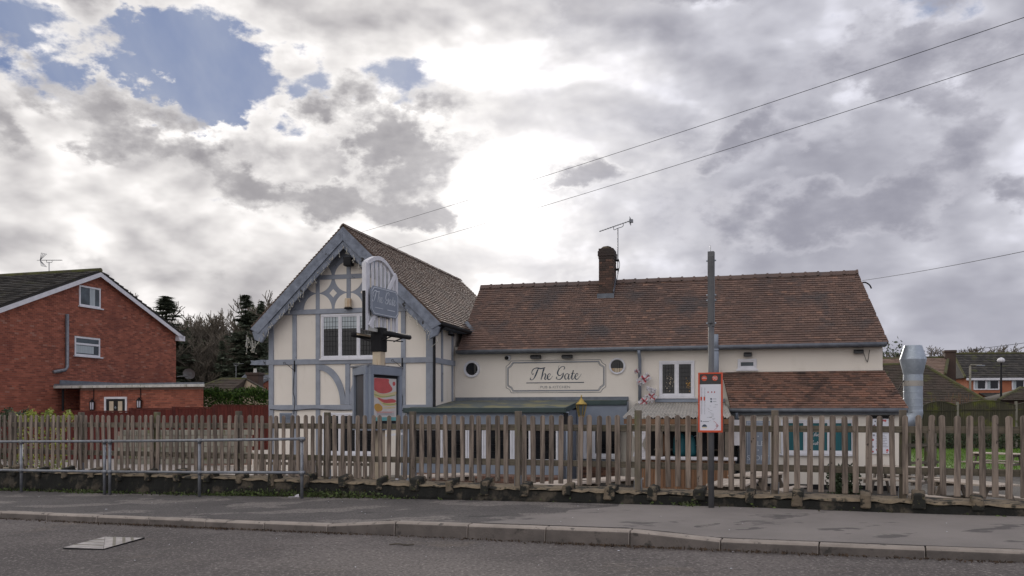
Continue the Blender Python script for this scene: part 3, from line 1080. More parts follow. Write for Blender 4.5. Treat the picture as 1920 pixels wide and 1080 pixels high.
for i, q in enumerate(bn):
    s_ = pn(q) - pn(60) - .01
    w_ = rnd.uniform(.05, .075)
    zt = CAPZ + rnd.uniform(.065, .115)
    zb_ = CAPZ - rnd.uniform(.09, .14)
    dpt = rnd.uniform(.16, .24)
    j = [rnd.uniform(-.014, .014) for _ in range(10)]
    mb = MB()
    mb.add([(s_ - w_ * 1.05 + j[0], -.06, zb_), (s_ + w_ * 1.05 + j[1], -.06, zb_), (s_ + w_ * 1.1 + j[2], dpt, zb_), (s_ - w_ * 1.1, dpt, zb_),
            (s_ - w_ + j[3], -.055 + j[4], zt - .03 + j[5]), (s_ + w_ + j[6], -.055 + j[7], zt - .035 + j[8]), (s_ + w_ * 1.02, dpt, zt + .012), (s_ - w_ + j[9], dpt, zt + .018)],
           [(0, 3, 2, 1), (4, 5, 6, 7), (0, 1, 5, 4), (1, 2, 6, 5), (2, 3, 7, 6), (3, 0, 4, 7)])
    part(wl, wr, 'stone', mb, 'concrete', bevel=.014)

# ------------------------------------------------------------------ picket fence
FT = EYE - .012
pf = ROAD.sub(pn(60), FENCE_T, CAPZ)
pr = pf.root('picket_fence', 'weathered grey timber picket fence with rounded tops along the pavement', 'fence')


def picket_mesh(w, h, bow):
    mb = MB()
    poly = [(-w / 2, 0), (w / 2, 0), (w / 2 + bow, h * .5)] + arc(0, h - w / 2, w / 2, 0, 180, 8) + [(-w / 2 + bow, h * .5)]
    mb.prism(poly, -.011, .011)
    return mb.mesh('picket')


PM = [picket_mesh(.074 + d, 1.015, b) for d, b in ((0, 0), (.002, .003), (-.003, -.003), (0, .004), (.003, -.002))]
rnd = random.Random(21)
posts = [1.5, 14.3, 27.2, 39.9, 52.5, 63.6, 76.3, 89.0, 101.9, 112.8, 125.6]
for i in range(-8, 128):
    s_ = pn(i) - pn(60) + rnd.uniform(-.008, .008)
    if i in (76, 89):
        continue
    o = link('picket', rnd.choice(PM), 'fence_wood', pr, .004)
    sc = rnd.uniform(.985, 1.01)
    o.scale = (rnd.uniform(.95, 1.05), 1, sc)
    dz = FT - CAPZ - 1.015 * sc + rnd.uniform(-.008, .006)
    o.location = (s_, -.045 + rnd.uniform(-.004, .004), dz)
    o.rotation_euler = (rnd.uniform(-.012, .012), rnd.gauss(0, .011), rnd.uniform(-.06, .06))
for a, b in zip([-10] + posts, posts + [138]):
    for z0 in (1.215, .69):
        mb = MB()
        mb.box(pn(a) - pn(60) + .004, pn(b) - pn(60) - .004, -.030, .012, z0 - random.uniform(0, .012), z0 + .085)
        part(pf, pr, 'rail', mb, 'rail_wood', bevel=.004)
for q in posts:
    s_ = pn(q) - pn(60)
    yo = -.058 if q in (76.3, 89.0) else .016
    mb = MB()
    w_ = .044
    mb.box(s_ - w_, s_ + w_, yo, yo + .088, CAPZ - .02, FT + .055 + random.uniform(-.01, .02))
    p_ = part(pf, pr, 'post', mb, 'post_wood', bevel=.006)
    mb = MB()
    mb.box(s_ + w_ + .003, s_ + w_ + .010, yo + .01, yo + .075, CAPZ - .01, CAPZ + .16)
    mb.box(s_ - w_ - .010, s_ - w_ - .003, yo + .01, yo + .075, CAPZ - .01, CAPZ + .13)
    part(pf, pr, 'bracket', mb, 'galv', p_)

# ------------------------------------------------------------------ guard rails
GT = 11.76


def guard(us, name, label, ext=0.0):
    p = [ROAD.s(u, GT) for u in us]
    if ext:
        p = [p[0] - ext] + p
    f = ROAD.sub(p[-1], GT, zpave(p[-1], GT))
    r = f.root(name, label, 'railing', 'tubular guard rails on the pavement edge')
    q = [a - p[-1] for a in p]
    for zz in (.955, .415):
        mb = MB()
        mb.sm = True
        mb.tube([(a, 0, zpave(a + p[-1], GT) + zz) for a in q], .0235, 12)
        part(f, r, 'rail', mb, 'galv')
    for a in q:
        zb_ = zpave(a + p[-1], GT)
        mb = MB()
        mb.sm = True
        mb.tube([(a, 0, zb_ - .05), (a, 0, zb_ + .955)], .026, 12)
        po = part(f, r, 'post', mb, 'galv')
        for zz in (.955, .415):
            mb = MB()
            mb.sm = True
            mb.tube([(a, 0, zb_ + zz - .05), (a, 0, zb_ + zz + .032)], .033, 12)
            mb.tube([(a - .05, 0, zb_ + zz), (a + .05, 0, zb_ + zz)], .031, 12)
            part(f, r, 'clamp', mb, 'galv', po)
    return r


guard((40, 196), 'guard_rail', 'galvanised tubular rail running out of view, beside the brick house end', 1.95)
guard((206, 374, 566), 'guard_rail', 'galvanised tubular rail with three posts ending by the weeds')

# ------------------------------------------------------------------ bus stop
BT_ = 11.86
bp = ROAD.s(1333.5, BT_)
bf = ROAD.sub(bp, BT_, zpave(bp, BT_))
br = bf.root('bus_stop', 'grey bus stop pole with an orange framed timetable panel', 'bus stop')
zb_ = bf.zb
mb = MB()
mb.sm = True
mb.tube([(0, 0, zb_ - .05), (0, 0, 2.76)], .039, 16)
part(bf, br, 'pole', mb, 'pole_grey')
mb = MB()
mb.box(-.042, .042, -.036, .036, 2.62, 3.62)
mb.box(-.030, .030, -.052, -.0385, 2.66, 3.56)
mb.box(-.008, .008, -.060, -.0525, 2.66, 3.56)
ch = part(bf, br, 'channel', mb, 'pole_grey', bevel=.004)
for z_ in (2.665, 2.97, 3.04, 3.50):
    for sx in (-1, 1):
        mb = MB()
        mb.tube([(sx * .047, 0, z_), (sx * .064, 0, z_)], .011, 8)
        part(bf, br, 'bolt', mb, 'zinc', ch)
mb = MB()
mb.tube([(-.01, 0, 3.62), (-.01, 0, 3.70)], .004, 6)
part(bf, br, 'spike', mb, 'galv', ch)
x0, x1, zt, zl = -.158, .162, 2.005, 1.212
pane = empty('timetable_panel', None, None)
pane.parent = br
y0 = -.085
fr_ = .020


def bpart(name, mb, mat, bevel=0.0):
    return part(bf, br, name, mb, mat, pane, bevel)


mb = MB()
mb.box(x0, x1, y0, y0 + .035, zl, zl + fr_ * 1.3)
mb.box(x0, x1, y0, y0 + .035, zt - fr_, zt)
mb.box(x0, x0 + fr_, y0 + .001, y0 + .034, zl + fr_ * 1.3, zt - fr_)
mb.box(x1 - fr_, x1, y0 + .001, y0 + .034, zl + fr_ * 1.3, zt - fr_)
mb.box(x0 + .004, x1 - .004, y0 + .0355, y0 + .042, zl + .004, zt - .004)
bpart('frame', mb, 'orange')
hz = zt - .155
mb = MB().box(x0 + fr_, x1 - fr_, y0 + .010, y0 + .034, hz, zt - fr_)
bpart('header', mb, 'panel_dark')
mb = MB().box(x0 + fr_, x1 - fr_, y0 + .010, y0 + .034, zl + fr_ * 1.3, hz - .001)
bpart('timetable_sheet', mb, 'paper')
for cx_, nm in ((-.078, 'route_emblem'), (.062, 'route_number_disc')):
    mb = MB()
    mb.prism(arc(cx_, zt - .075, .037, 0, 360, 24)[:-1], y0 + .007, y0 + .0098)
    bpart(nm, mb, 'orange')
mb = MB()
mb.box(-.104, -.046, y0 + .0045, y0 + .0068, zt - .079, zt - .071)
mb.box(-.098, -.062, y0 + .0045, y0 + .0068, zt - .064, zt - .059)
bpart('emblem_stripe', mb, 'flag_white')
text_part(bf, br, 'route_number', '90', .062, .062, y0 + .0055, zt - .097, 'flag_white', pane)
yy = y0 + .0085


def ink(x, z, w, h, mat, nm='print'):
    return bpart(nm, MB().box(x, x + w, yy, yy + .0012, z, z + h), mat)


for q, (xx, w_) in enumerate(((-.118, .008), (-.078, .008))):
    rr = random.Random(q)
    mb = MB()
    for k in range(34):
        mb.box(xx + .003 * (k % 2), xx + w_ + rr.uniform(0, .006), yy, yy + .0012, 1.80 - k * .0105, 1.8045 - k * .0105)
    bpart('timetable_column', mb, 'print_grey')
for xx, zz in ((-.128, 1.635), (-.088, 1.635)):
    ink(xx, zz, .022, .05, 'orange', 'zone_block')
for xx in (-.035, .013, .050):
    ink(xx, 1.735, .014, .02, 'flag_red', 'symbol')
for zz in (1.655, 1.620):
    bpart('symbol', MB().prism(arc(.012, zz, .012, 0, 360, 14)[:-1], yy, yy + .0012), 'ink')
    ink(.035, zz - .003, .045, .006, 'print_grey')
ink(.06, 1.575, .04, .005, 'print_grey')
for k in range(14):
    ink(-.02 + random.uniform(-.03, .07), 1.56 - k * .015, random.uniform(.015, .04), .0035, 'print_grey')
ink(-.012, 1.407, .035, .008, 'ink_soft')
ink(-.125, 1.352, .014, .016, 'ink', 'symbol')
ink(-.10, 1.352, .085, .009, 'print_grey')
mb = MB().prism(arc(-.075, 1.285, .033, 0, 180, 12), yy, yy + .0012)
bpart('picture', mb, 'ink')
ink(-.105, 1.268, .06, .012, 'poster_bun', 'picture')
mb = MB()
mb.tube([(.045, yy, 1.362), (.07, yy, 1.345), (.095, yy, 1.305), (.085, yy, 1.27), (.055, yy, 1.248)], .0025, 5)
bpart('route_line', mb, 'flag_red')
mb = MB()
mb.tube([(.09 + .014 * math.cos(k * pi / 6), yy, 1.30 + .014 * math.sin(k * pi / 6)) for k in range(13)], .003, 5)
bpart('route_ring', mb, 'flag_red')

# ================================================================== the pub
ZG = -.65
PUB = Frame(-2.41, 26.7, R(14.9), ZG)
TM = 2.07                                   # main front wall
pub = PUB.root('pub_building', 'cream rendered pub with grey timbered gable and brown tiled roofs', 'pub')


def pp(name, mb, mat, parent=None, bevel=0.0, kind=None, label=None):
    return part(PUB, pub, name, mb, mat, parent, bevel, kind, label)


def q(u, v, t):
    return PUB.p(u, v, t)


SL, SR = PUB.s(506, 0), 0.0                 # wing front wall
SC = (SL + SR) / 2
WE = EYE + 2.80                             # wing eave height
WR = EYE + 5.80                             # wing ridge
OV = .42                                    # overhang of the gable
WT1 = PUB.t_of(862, SC)                     # back end of the wing ridge
slope = (WR - WE) / (SC - SL + .36)
# walls of the wing
mb = MB()
hw = SC - SL
zs = WE + .36 * slope - .05
mb.prism([(SL, ZG), (SR, ZG), (SR, zs), (SC, WR - .12), (SL, zs)], 0, WT1 - .4)
wing = pp('wing_wall', mb, 'render')
# gable boarding behind the circle pattern
zt_ = q(600, 584.5, 0)[1]
k_ = (zt_ - zs) / slope
mb = MB()
mb.prism([(SL + .3 + k_, zt_), (SR - .3 - k_, zt_), (SC, WR - .42)], -.022, .004)
gb = pp('gable_board', mb, 'timber', wing)
# cream discs of the circle pattern
cxs = [PUB.s(u, 0) for u in (540, 597, 654.6)]
dx_ = (cxs[2] - cxs[0]) / 2
cz0 = q(597, 581, 0)[1]
dzr = q(654, 520.5, 0)[1] - q(654, 581, 0)[1]
rad = dx_ * .455
topline = lambda s: WR - .40 - abs(s - SC) * slope


def disc(cx_, cz_, half):
    pts = arc(cx_, cz_, rad, 0, 180 if half else 360, 28)
    if not half:
        pts = pts[:-1]
    out = []
    for x_, z_ in pts:
        out.append((x_, min(z_, topline(x_) + .0)))
    if max(z for _, z in out) - min(z for _, z in out) < .06:
        return
    if sum(1 for x_, z_ in pts if z_ > topline(x_)) > len(pts) * .55:
        return
    pp('disc_panel', MB().prism(out, -.029, -.020), 'render', gb)


for i in range(-2, 3):
    disc(SC + i * dx_, cz0 + .02, True)
for i in range(-1, 2):
    disc(SC + i * dx_, cz0 + dzr, False)
disc(SC, cz0 + 2 * dzr, False)
for i in (-.5, .5):
    c_ = (SC + i * dx_, cz0 + dzr * .5)
    r_ = .13
    pp('diamond_panel', MB().prism([(c_[0] - r_, c_[1]), (c_[0], c_[1] - r_), (c_[0] + r_, c_[1]), (c_[0], c_[1] + r_)], -.029, -.020), 'render', gb)


def timber(s0, s1, z0, z1, t=0.0, pr_=.035, mat='timber', name='timber'):
    j = random.uniform(0, .004)
    return pp(name, MB().box(s0, s1, t - pr_ - j, t + .01, z0, z1), mat, bevel=.006)


zlow = (q(510, 760, 0)[1] + q(800, 758, 0)[1]) / 2
zlow0 = zlow - .155
zmid = (q(514, 675, 0)[1] + q(799, 669.5, 0)[1]) / 2
zmid0 = zmid - .165
ztie, ztie0 = zt_ + .07, zt_ - .075
bw = .145
s = lambda u: PUB.s(u, 0)
timber(SL - .02, SL + bw, ZG, zs - .15, pr_=.045)
timber(SR - .20, SR + .02, ZG, zs - .10, pr_=.045)
for u in (552.7, 596.5, 756.5):
    top = min(ztie0, zs + min(abs(s(u) - SL), abs(SR - s(u))) * slope - .3)
    timber(s(u) - bw / 2, s(u) + bw / 2, zmid + .002, top)
    timber(s(u) - bw / 2, s(u) + bw / 2, zlow + .002, zmid0 - .002)
    timber(s(u) - bw / 2, s(u) + bw / 2, ZG, zlow0 - .002)
timber(s(717) - bw / 2, s(717) + bw / 2, zmid + .002, ztie0 - .002)
timber(s(717) - bw / 2, s(717) + bw / 2, zlow + .002, zmid0 - .002)
timber(SL - .10, SR + .03, zmid0, zmid, pr_=.055, name='beam')
# broken end of the beam beyond the corner
mb = MB()
sb = s(471)
mb.prism([(SL - .10, zmid0), (SL - .10, zmid), (SL - .3, zmid + .01), (sb + .12, zmid - .02), (sb, zmid), (sb + .04, zmid - .09), (sb - .02, zmid0 + .02), (sb + .2, zmid0 + .01)][::-1], -.05, .07)
pp('beam_end', mb, 'barge')
timber(SL - .02, SR + .02, zlow0, zlow, pr_=.052, name='beam')
tb = lambda z: (z - zs) / slope
timber(SL + tb(zt_) + .15, SR - tb(zt_) - .15, ztie0, ztie, pr_=.055, name='beam')
zu = cz0 + dzr
timber(SL + tb(zu) + .42, SR - tb(zu) - .42, zu - .07, zu + .07, pr_=.048, name='beam')
timber(SC - .07, SC + .07, ztie + .002, zu - .072, pr_=.045)
timber(SC - .07, SC + .07, zu + .072, WR - .75, pr_=.045)
for sg in (-1, 1):
    timber(SC + sg * dx_ - .068, SC + sg * dx_ + .068, ztie + .002, zu - .072, pr_=.042)
# curved braces under the window
zb0 = zlow + .01
for sg in (-1, 1):
    cs_ = s(652)
    mb = MB()
    n = 12
    o_, i_ = [], []
    for k in range(n + 1):
        a_ = R(90 * k / n)
        ex, ez = .82, zmid0 - zb0 - .02
        o_.append((cs_ + sg * (.07 + ex * (1 - math.sin(a_))), zb0 + ez * math.cos(a_) * 0 + ez * (1 - math.cos(pi / 2 - a_)) if False else zb0 + ez * (1 - math.sin(a_)) ** .55))
    # quarter arc: steep at the foot, flat at the head
    o_ = [(cs_ + sg * (.06 + .86 * (1 - math.cos(R(90 * k / n)))), zb0 + (zmid0 - zb0 - .01) * math.sin(R(90 * k / n))) for k in range(n + 1)]
    i_ = [(cs_ + sg * (.24 + .80 * (1 - math.cos(R(90 * k / n)))), zb0 + (zmid0 - zb0 - .17) * math.sin(R(90 * k / n))) for k in range(n + 1)]
    for k in range(n):
        quad_ = [o_[k], i_[k], i_[k + 1], o_[k + 1]]
        if sg < 0:
            quad_ = quad_[::-1]
        mb.prism(quad_, -.040, .01)
    pp('brace', mb, 'timber')
timber(s(652.5) - .075, s(652.5) + .075, zlow + .002, zmid0 - .002, pr_=.047)


# ---- windows
def window(t, s0, s1, z0, z1, lights, mat='white', glass='glass', fw=.055, lead=(0, 0), sill=True, transom=None, name='window', label=None, face=0.0, blind=None, sw=.034):
    """casement: frame, one pane per light, lead bars"""
    r = empty(name, None, None)
    r.parent = pub
    tag(r, label)
    y = t - face
    mb = MB()
    mb.box(s0, s1, y - .05, y + .03, z1 - fw, z1)
    mb.box(s0, s1, y - .05, y + .03, z0, z0 + fw)
    mb.box(s0, s0 + fw, y - .049, y + .03, z0 + fw, z1 - fw)
    mb.box(s1 - fw, s1, y - .049, y + .03, z0 + fw, z1 - fw)
    lw = (s1 - s0 - fw) / lights
    for k in range(1, lights):
        c = s0 + fw / 2 + lw * k
        mb.box(c - fw * .55, c + fw * .55, y - .047, y + .03, z0 + fw, z1 - fw)
    pp('frame', mb, mat, r, bevel=.006)
    if sill:
        pp('sill', MB().box(s0 - .04, s1 + .04, y - .10, y - .002, z0 - .05, z0 - .003), mat, r)
    for k in range(lights):
        a = s0 + fw * .5 + lw * k + fw * .45
        b = s0 + fw * .5 + lw * (k + 1) - fw * .45
        # sash
        mb = MB()
        mb.box(a, b, y - .035, y + .01, z0 + fw, z0 + fw + sw)
        mb.box(a, b, y - .035, y + .01, z1 - fw - sw, z1 - fw)
        mb.box(a, a + sw, y - .034, y + .01, z0 + fw + sw, z1 - fw - sw)
        mb.box(b - sw, b, y - .034, y + .01, z0 + fw + sw, z1 - fw - sw)
        pp('sash', mb, mat, r)
        ga, gb_, gz0, gz1 = a + sw, b - sw, z0 + fw + sw, z1 - fw - sw
        pp('pane', MB().box(ga, gb_, y - .008, y + .002, gz0, gz1), glass, r)
        if blind:
            fr0, fr1, bm = blind
            pp('blind', MB().box(ga + .01, gb_ - .01, y - .013, y - .009, gz0 + (gz1 - gz0) * fr0, gz0 + (gz1 - gz0) * fr1), bm, r)
        if lead[0]:
            mb = MB()
            for i in range(1, lead[0]):
                x_ = ga + (gb_ - ga) * i / lead[0]
                mb.box(x_ - .006, x_ + .006, y - .016, y - .0085, gz0, gz1)
            for j in range(1, lead[1]):
                z_ = gz0 + (gz1 - gz0) * j / lead[1]
                mb.box(ga, gb_, y - .0155, y - .008, z_ - .006, z_ + .006)
            pp('lead_bars', mb, 'black', r)
    return r


sa, za = q(603, 590, 0)
sb_, zb2 = q(709, 671, 0)
window(0, sa, sb_, zb2, za, 3, lead=(5, 8), blind=(.70, 1.0, 'net'))
sa, za = q(606, 774, 0)
sb_, zb2 = q(703, 852, 0)
window(0, sa, sb_, zb2, za, 3, fw=.06, lead=(3, 6))
sa, za = q(525, 774, 0)
sb_, zb2 = q(547.5, 793, 0)
vt = empty('vent_grille', None, None)
vt.parent = pub
pp('vent_frame', MB().box(sa, sb_, -.03, .0, zb2, za), 'bluegrey', vt)
for k in range(7):
    z_ = zb2 + .03 + (za - zb2 - .05) * k / 7
    pp('louvre', MB().bar((sa + .02, -.045, z_), (sb_ - .02, -.045, z_), .035, .008, (0, .6, 1)), 'bluegrey', vt)
# side wall of the wing, timbers facing the yard
for u in (828, 847.5):
    t_ = PUB.t_of(u, 0)
    mb = MB().box(-.01, .035, t_ - .06, t_ + .06, 1.85, zs - .12)
    pp('timber', mb, 'timber', bevel=.005)
t0 = .12
pp('timber', MB().box(-.01, .045, .0, .16, ZG, zs - .14), 'timber', bevel=.005)
pp('beam', MB().box(-.01, .04, .165, TM - .02, zmid0, zmid), 'timber', bevel=.005)

# ---- wing roof
ang = math.atan(slope)
eo = .40                                  # eave overhang
for sg in (-1, 1):
    es = SC + sg * (hw + eo)
    ez = WR - (hw + eo) * slope
    n_ = Vector((sg * math.sin(ang), 0, math.cos(ang)))
    up = Vector((-sg * math.cos(ang), 0, math.sin(ang)))
    Lr = (hw + eo) / math.cos(ang)
    a, b = (Vector((es, -OV, ez)), Vector((es, WT1, ez)))
    dk = MB()
    th_ = .07
    vs = [a, b, b + up * Lr, a + up * Lr]
    dk.add(vs + [v_ - n_ * th_ for v_ in vs], [(0, 1, 2, 3), (7, 6, 5, 4), (0, 4, 5, 1), (1, 5, 6, 2), (2, 6, 7, 3), (3, 7, 4, 0)])
    rf = pp('roof', dk, 'tile_wing')
    tl_ = MB()
    if sg > 0:
        tile_roof(tl_, a + n_ * .012, b + n_ * .012, up, Lr - .02, .20, .125, .026, seed=5, wob=.003)
    else:
        tile_roof(tl_, b + n_ * .012, a + n_ * .012, up, Lr - .02, .168, .115, .032, seed=6)
    pp('roof_tiles', tl_, 'tile_wing', rf, kind='stuff')
    if sg > 0:
        for i in range(26):
            y_ = -OV + (WT1 + OV) * i / 26
            y2 = -OV + (WT1 + OV) * (i + 1) / 26 - .012
            rz = random.uniform(0, .012)
            mb = MB()
            pr2 = [(-.135, -.085), (-.06, .012), (0, .045), (.06, .012), (.135, -.085), (.115, -.095), (0, .0), (-.115, -.095)]
            pr2 = pr2[::-1]
            mb.prism([(SC + x_, WR + z_ + .02 + rz) for x_, z_ in pr2], y_, y2)
            pp('ridge_tile', mb, 'tile_wing', rf)
    # bargeboards: a broad outer board and a stepped inner moulding, worn at the foot
    for wd, dp, o0, nm in ((.30, -OV - .035, .0, 'bargeboard'), (.17, -OV + .012, .30, 'barge_moulding')):
        mb = MB()
        base = Vector((es + sg * .05, 0, ez - .05 * slope)) - n_ * (.03 + o0)
        top_ = Vector((SC, 0, WR)) - Vector((0, 0, (.03 + o0) / math.cos(ang)))
        lowb = base - n_ * wd
        toplow = top_ - Vector((0, 0, wd / math.cos(ang)))
        foot = lowb + up * (.10 if o0 == 0 else .25)
        poly = [(base.x, base.z), (top_.x, top_.z), (toplow.x, toplow.z), (foot.x, foot.z)]
        if sg < 0:
            poly = poly[::-1]
        mb.prism(poly[::-1], dp, dp + .045)
        pp(nm, mb, 'barge', rf, bevel=.006)
    # soffit return at the foot, carved bracket
    fx = es - sg * .30
    mb = MB()
    zf = ez - .36
    pts = [(es - sg * .02, ez - .16), (es - sg * .10, ez - .40), (es - sg * .34, ez - .50), (es - sg * .55, ez - .20), (es - sg * .60, ez + .12)]
    if sg < 0:
        pts = pts[::-1]
    mb.prism(pts[::-1], -OV - .01, -OV + .10)
    pp('barge_bracket', mb, 'barge', rf, bevel=.01)
    # gutter along the eave
    mb = MB()
    mb.sm = True
    gx = es + sg * .05
    mb.tube([(gx, -OV + .06, ez - .07), (gx, (WT1 if sg < 0 else TM + 1.05), ez - .075)], .062, 10)
    pp('gutter', mb, 'black', rf)
# rafter feet under the right hand eave
for k in range(7):
    t_ = .15 + k * .36
    mb = MB().box(.01, eo + .02, t_, t_ + .05, WR - (hw + .36) * slope - .16, WR - (hw + .36) * slope - .07)
    pp('rafter_foot', mb, 'barge')
# rain pipe at the corner
mb = MB()
mb.sm = True
mb.tube([(eo + .02, -.10, WE - .12), (eo * .3 + .1, -.12, WE - .34), (.10, -.12, WE - .45), (.10, -.12, 1.62), (.16, -.16, 1.56)], .042, 10)
pp('rain_pipe', mb, 'black')

# ---- main block
SM0 = PUB.s(857, TM - .28)
SM1e = PUB.s(1666, TM - .28)                # right end at the eave
SMW = PUB.s(1655, TM)
ME = EYE + 2.04
MR = EYE + 4.42
EOV = .28
half = (MR - ME) / math.tan(R(46)) - 0.0
TR = TM - EOV + half
SRL, SRR = PUB.s(901.6, TR), PUB.s(1607.5, TR)
sk = (SRR - SM1e) / half                    # the end wall is not square to the front
mb = MB()
mb.prism_z([(.02, TM), (SMW, TM), (SMW + sk * (2 * half - .6), TM + 2 * half - .6), (.02, TM + 2 * half - .6)], ZG, ME + .16)
mw = pp('main_wall', mb, 'render')
ang2 = math.atan2(MR - ME, half)
up2 = Vector((0, math.cos(ang2), math.sin(ang2)))
n2 = Vector((0, -math.sin(ang2), math.cos(ang2)))
L2 = half / math.cos(ang2)
a, b = Vector((SM0, TM - EOV, ME)), Vector((SM1e, TM - EOV, ME))
c, d = Vector((SRR, TR, MR)), Vector((SRL, TR, MR))
mb = MB()
vs = [a, b, c, d]
mb.add(vs + [v_ - n2 * .07 for v_ in vs], [(0, 1, 2, 3), (7, 6, 5, 4), (0, 4, 5, 1), (1, 5, 6, 2), (2, 6, 7, 3), (3, 7, 4, 0)])
bk = [Vector((SRL, TR + half, ME)), Vector((SRR + (SRR - SM1e), TR + half, ME))]
mb.add([d, c, bk[1], bk[0]], [(0, 1, 2, 3)])
mb.add([b - n2 * .02, bk[1], c], [(0, 1, 2)])
mb.add([a, d, bk[0]], [(0, 1, 2)])
mroof = pp('roof', mb, 'tile')
tl_ = MB()
Lm = (b - a).length
tile_roof(tl_, a + n2 * .012, b + n2 * .012, up2, L2 - .02, .168, .104, .028,
          left=lambda y: (SRL - SM0) * y / L2, right=lambda y: Lm + (SRR - SM1e) * y / L2, seed=9)
pp('roof_tiles', tl_, 'tile', mroof, kind='stuff')
nr = 32
for i in range(nr):
    x0_, x1_ = SRL + (SRR - SRL) * i / nr, SRL + (SRR - SRL) * (i + 1) / nr + .02
    rz = random.uniform(-.008, .008)
    mb = MB()
    prof = [(-.14, -.09), (-.06, .02), (0, .05), (.06, .02), (.14, -.09)]
    vs = []
    for xx, up_ in ((x0_, 0), (x1_ - .06, 0), (x1_ - .06, .02), (x1_, .022)):
        vs += [(xx, TR + y_ * (1 + up_ * 4), MR + .02 + z_ + up_ + rz) for y_, z_ in prof]
    fs = [(g * 5 + h, (g + 1) * 5 + h, (g + 1) * 5 + h + 1, g * 5 + h + 1) for g in range(3) for h in range(4)]
    fs += [(0, 1, 2, 3, 4), (19, 18, 17, 16, 15)]
    mb.add(vs, fs)
    pp('ridge_tile', mb, 'tile', mroof)
# lead valley where the two roofs meet
mb = MB()
gx = SC + hw + eo
mb.bar((gx - .25, TM - EOV + (WR - (hw + eo) * slope + .25 * slope - ME) / math.tan(ang2) * 1.0, WR - (hw + eo) * slope + .30),
       (gx + .12, TM - EOV + .62, ME + .66), .20, .03, (0, -.6, .8))
pp('lead_valley', mb, 'lead', mroof)
# gutter, soffit and pipes
mb = MB()
mb.sm = True
mb.tube([(SM0 - .02, TM - EOV - .05, ME - .035), (SM1e - .05, TM - EOV - .05, ME - .035)], .060, 10)
gt = pp('gutter', mb, 'gutter', mroof)
pp('fascia', MB().box(SM0, SM1e - .1, TM - EOV + .02, TM - .002, ME - .10, ME + .03), 'gutter', mroof)
for k in range(22):
    x_ = SM0 + .3 + k * (SM1e - SM0 - .5) / 21
    pp('gutter_bracket', MB().box(x_, x_ + .03, TM - EOV - .12, TM - EOV + .03, ME - .105, ME - .09), 'gutter', mroof)
sp_ = PUB.s(1199.5, TM - .1)
mb = MB()
mb.sm = True
mb.tube([(sp_, TM - EOV - .05, ME - .08), (sp_, TM - EOV - .02, ME - .18), (sp_, TM - .09, ME - .34), (sp_, TM - .09, q(1199, 757, TM)[1])], .05, 10)
pp('rain_pipe', mb, 'bluegrey')
sp_ = PUB.s(1342.5, TM - .30)
mb = MB()
mb.sm = True
mb.tube([(sp_, TM - .42, q(1342, 627, TM - .42)[1]), (sp_, TM - .42, q(1342, 655, TM - .42)[1])], .075, 12)
mb.tube([(sp_, TM - .42, q(1342, 654, TM - .42)[1]), (sp_, TM - .42, q(1342, 659, TM - .42)[1])], .085, 12)
mb.tube([(sp_, TM - .42, q(1342, 659, TM - .42)[1]), (sp_, TM - .42, q(1342, 712, TM - .42)[1])], .09, 12)
pp('vent_pipe', mb, 'bluegrey')
# chimney
cs0, cz_ = q(1122, 553, TR - .55)
cs1 = PUB.s(1150, TR - .55)
ct0, ct1 = TR - .55, TR + .15
ctop = PUB.z(1137, 463, (cs0 + cs1) / 2, ct0)
zc0 = MR - .75
mb = MB().box(cs0 + .012, cs1 - .012, ct0 + .012, ct1 - .012, zc0, ctop - .12)
chm = pp('chimney', mb, 'mortar_dark')
bm_ = MB()
w_ = cs1 - cs0
brick_wall(bm_, (cs0 + .012, ct0 + .012, 0), (1, 0, 0), w_ - .024, zc0, ctop - .38, seed=1)
brick_wall(bm_, (cs1 - .012, ct0 + .012, 0), (0, 1, 0), ct1 - ct0 - .024, zc0, ctop - .38, seed=2)
pp('bricks', bm_, 'brick_chim', chm, kind='stuff')
zz = ctop - .38
for k, o_ in enumerate((.015, .035, .035, .01)):
    bb = MB()
    bb.box(cs0 + .012 - o_, cs1 - .012 + o_, ct0 + .012 - o_, ct1 - .012 + o_, zz, zz + .085)
    pp('brick_course', bb, 'brick_chim', chm, bevel=.008)
    zz += .0855
mb = MB()
mb.prism([(cs0 + .05, zz), (cs1 - .05, zz), (cs1 - .09, zz + .05), (cs0 + w_ * .6, zz + .085), (cs0 + w_ * .3, zz + .07), (cs0 + .09, zz + .03)], ct0 + .06, ct1 - .06)
pp('chimney_cap', mb, 'concrete', chm, bevel=.015)
mb = MB()
mb.box(cs0 - .03, cs1 + .03, ct0 - .09, ct0 + .01, MR - .80, MR - .46)
mb.bar((cs1 + .012, ct0 - .02, MR - .45), (cs1 + .012, ct1 - .12, MR + .12), .02, .16)
pp('flashing', mb, 'lead', chm)


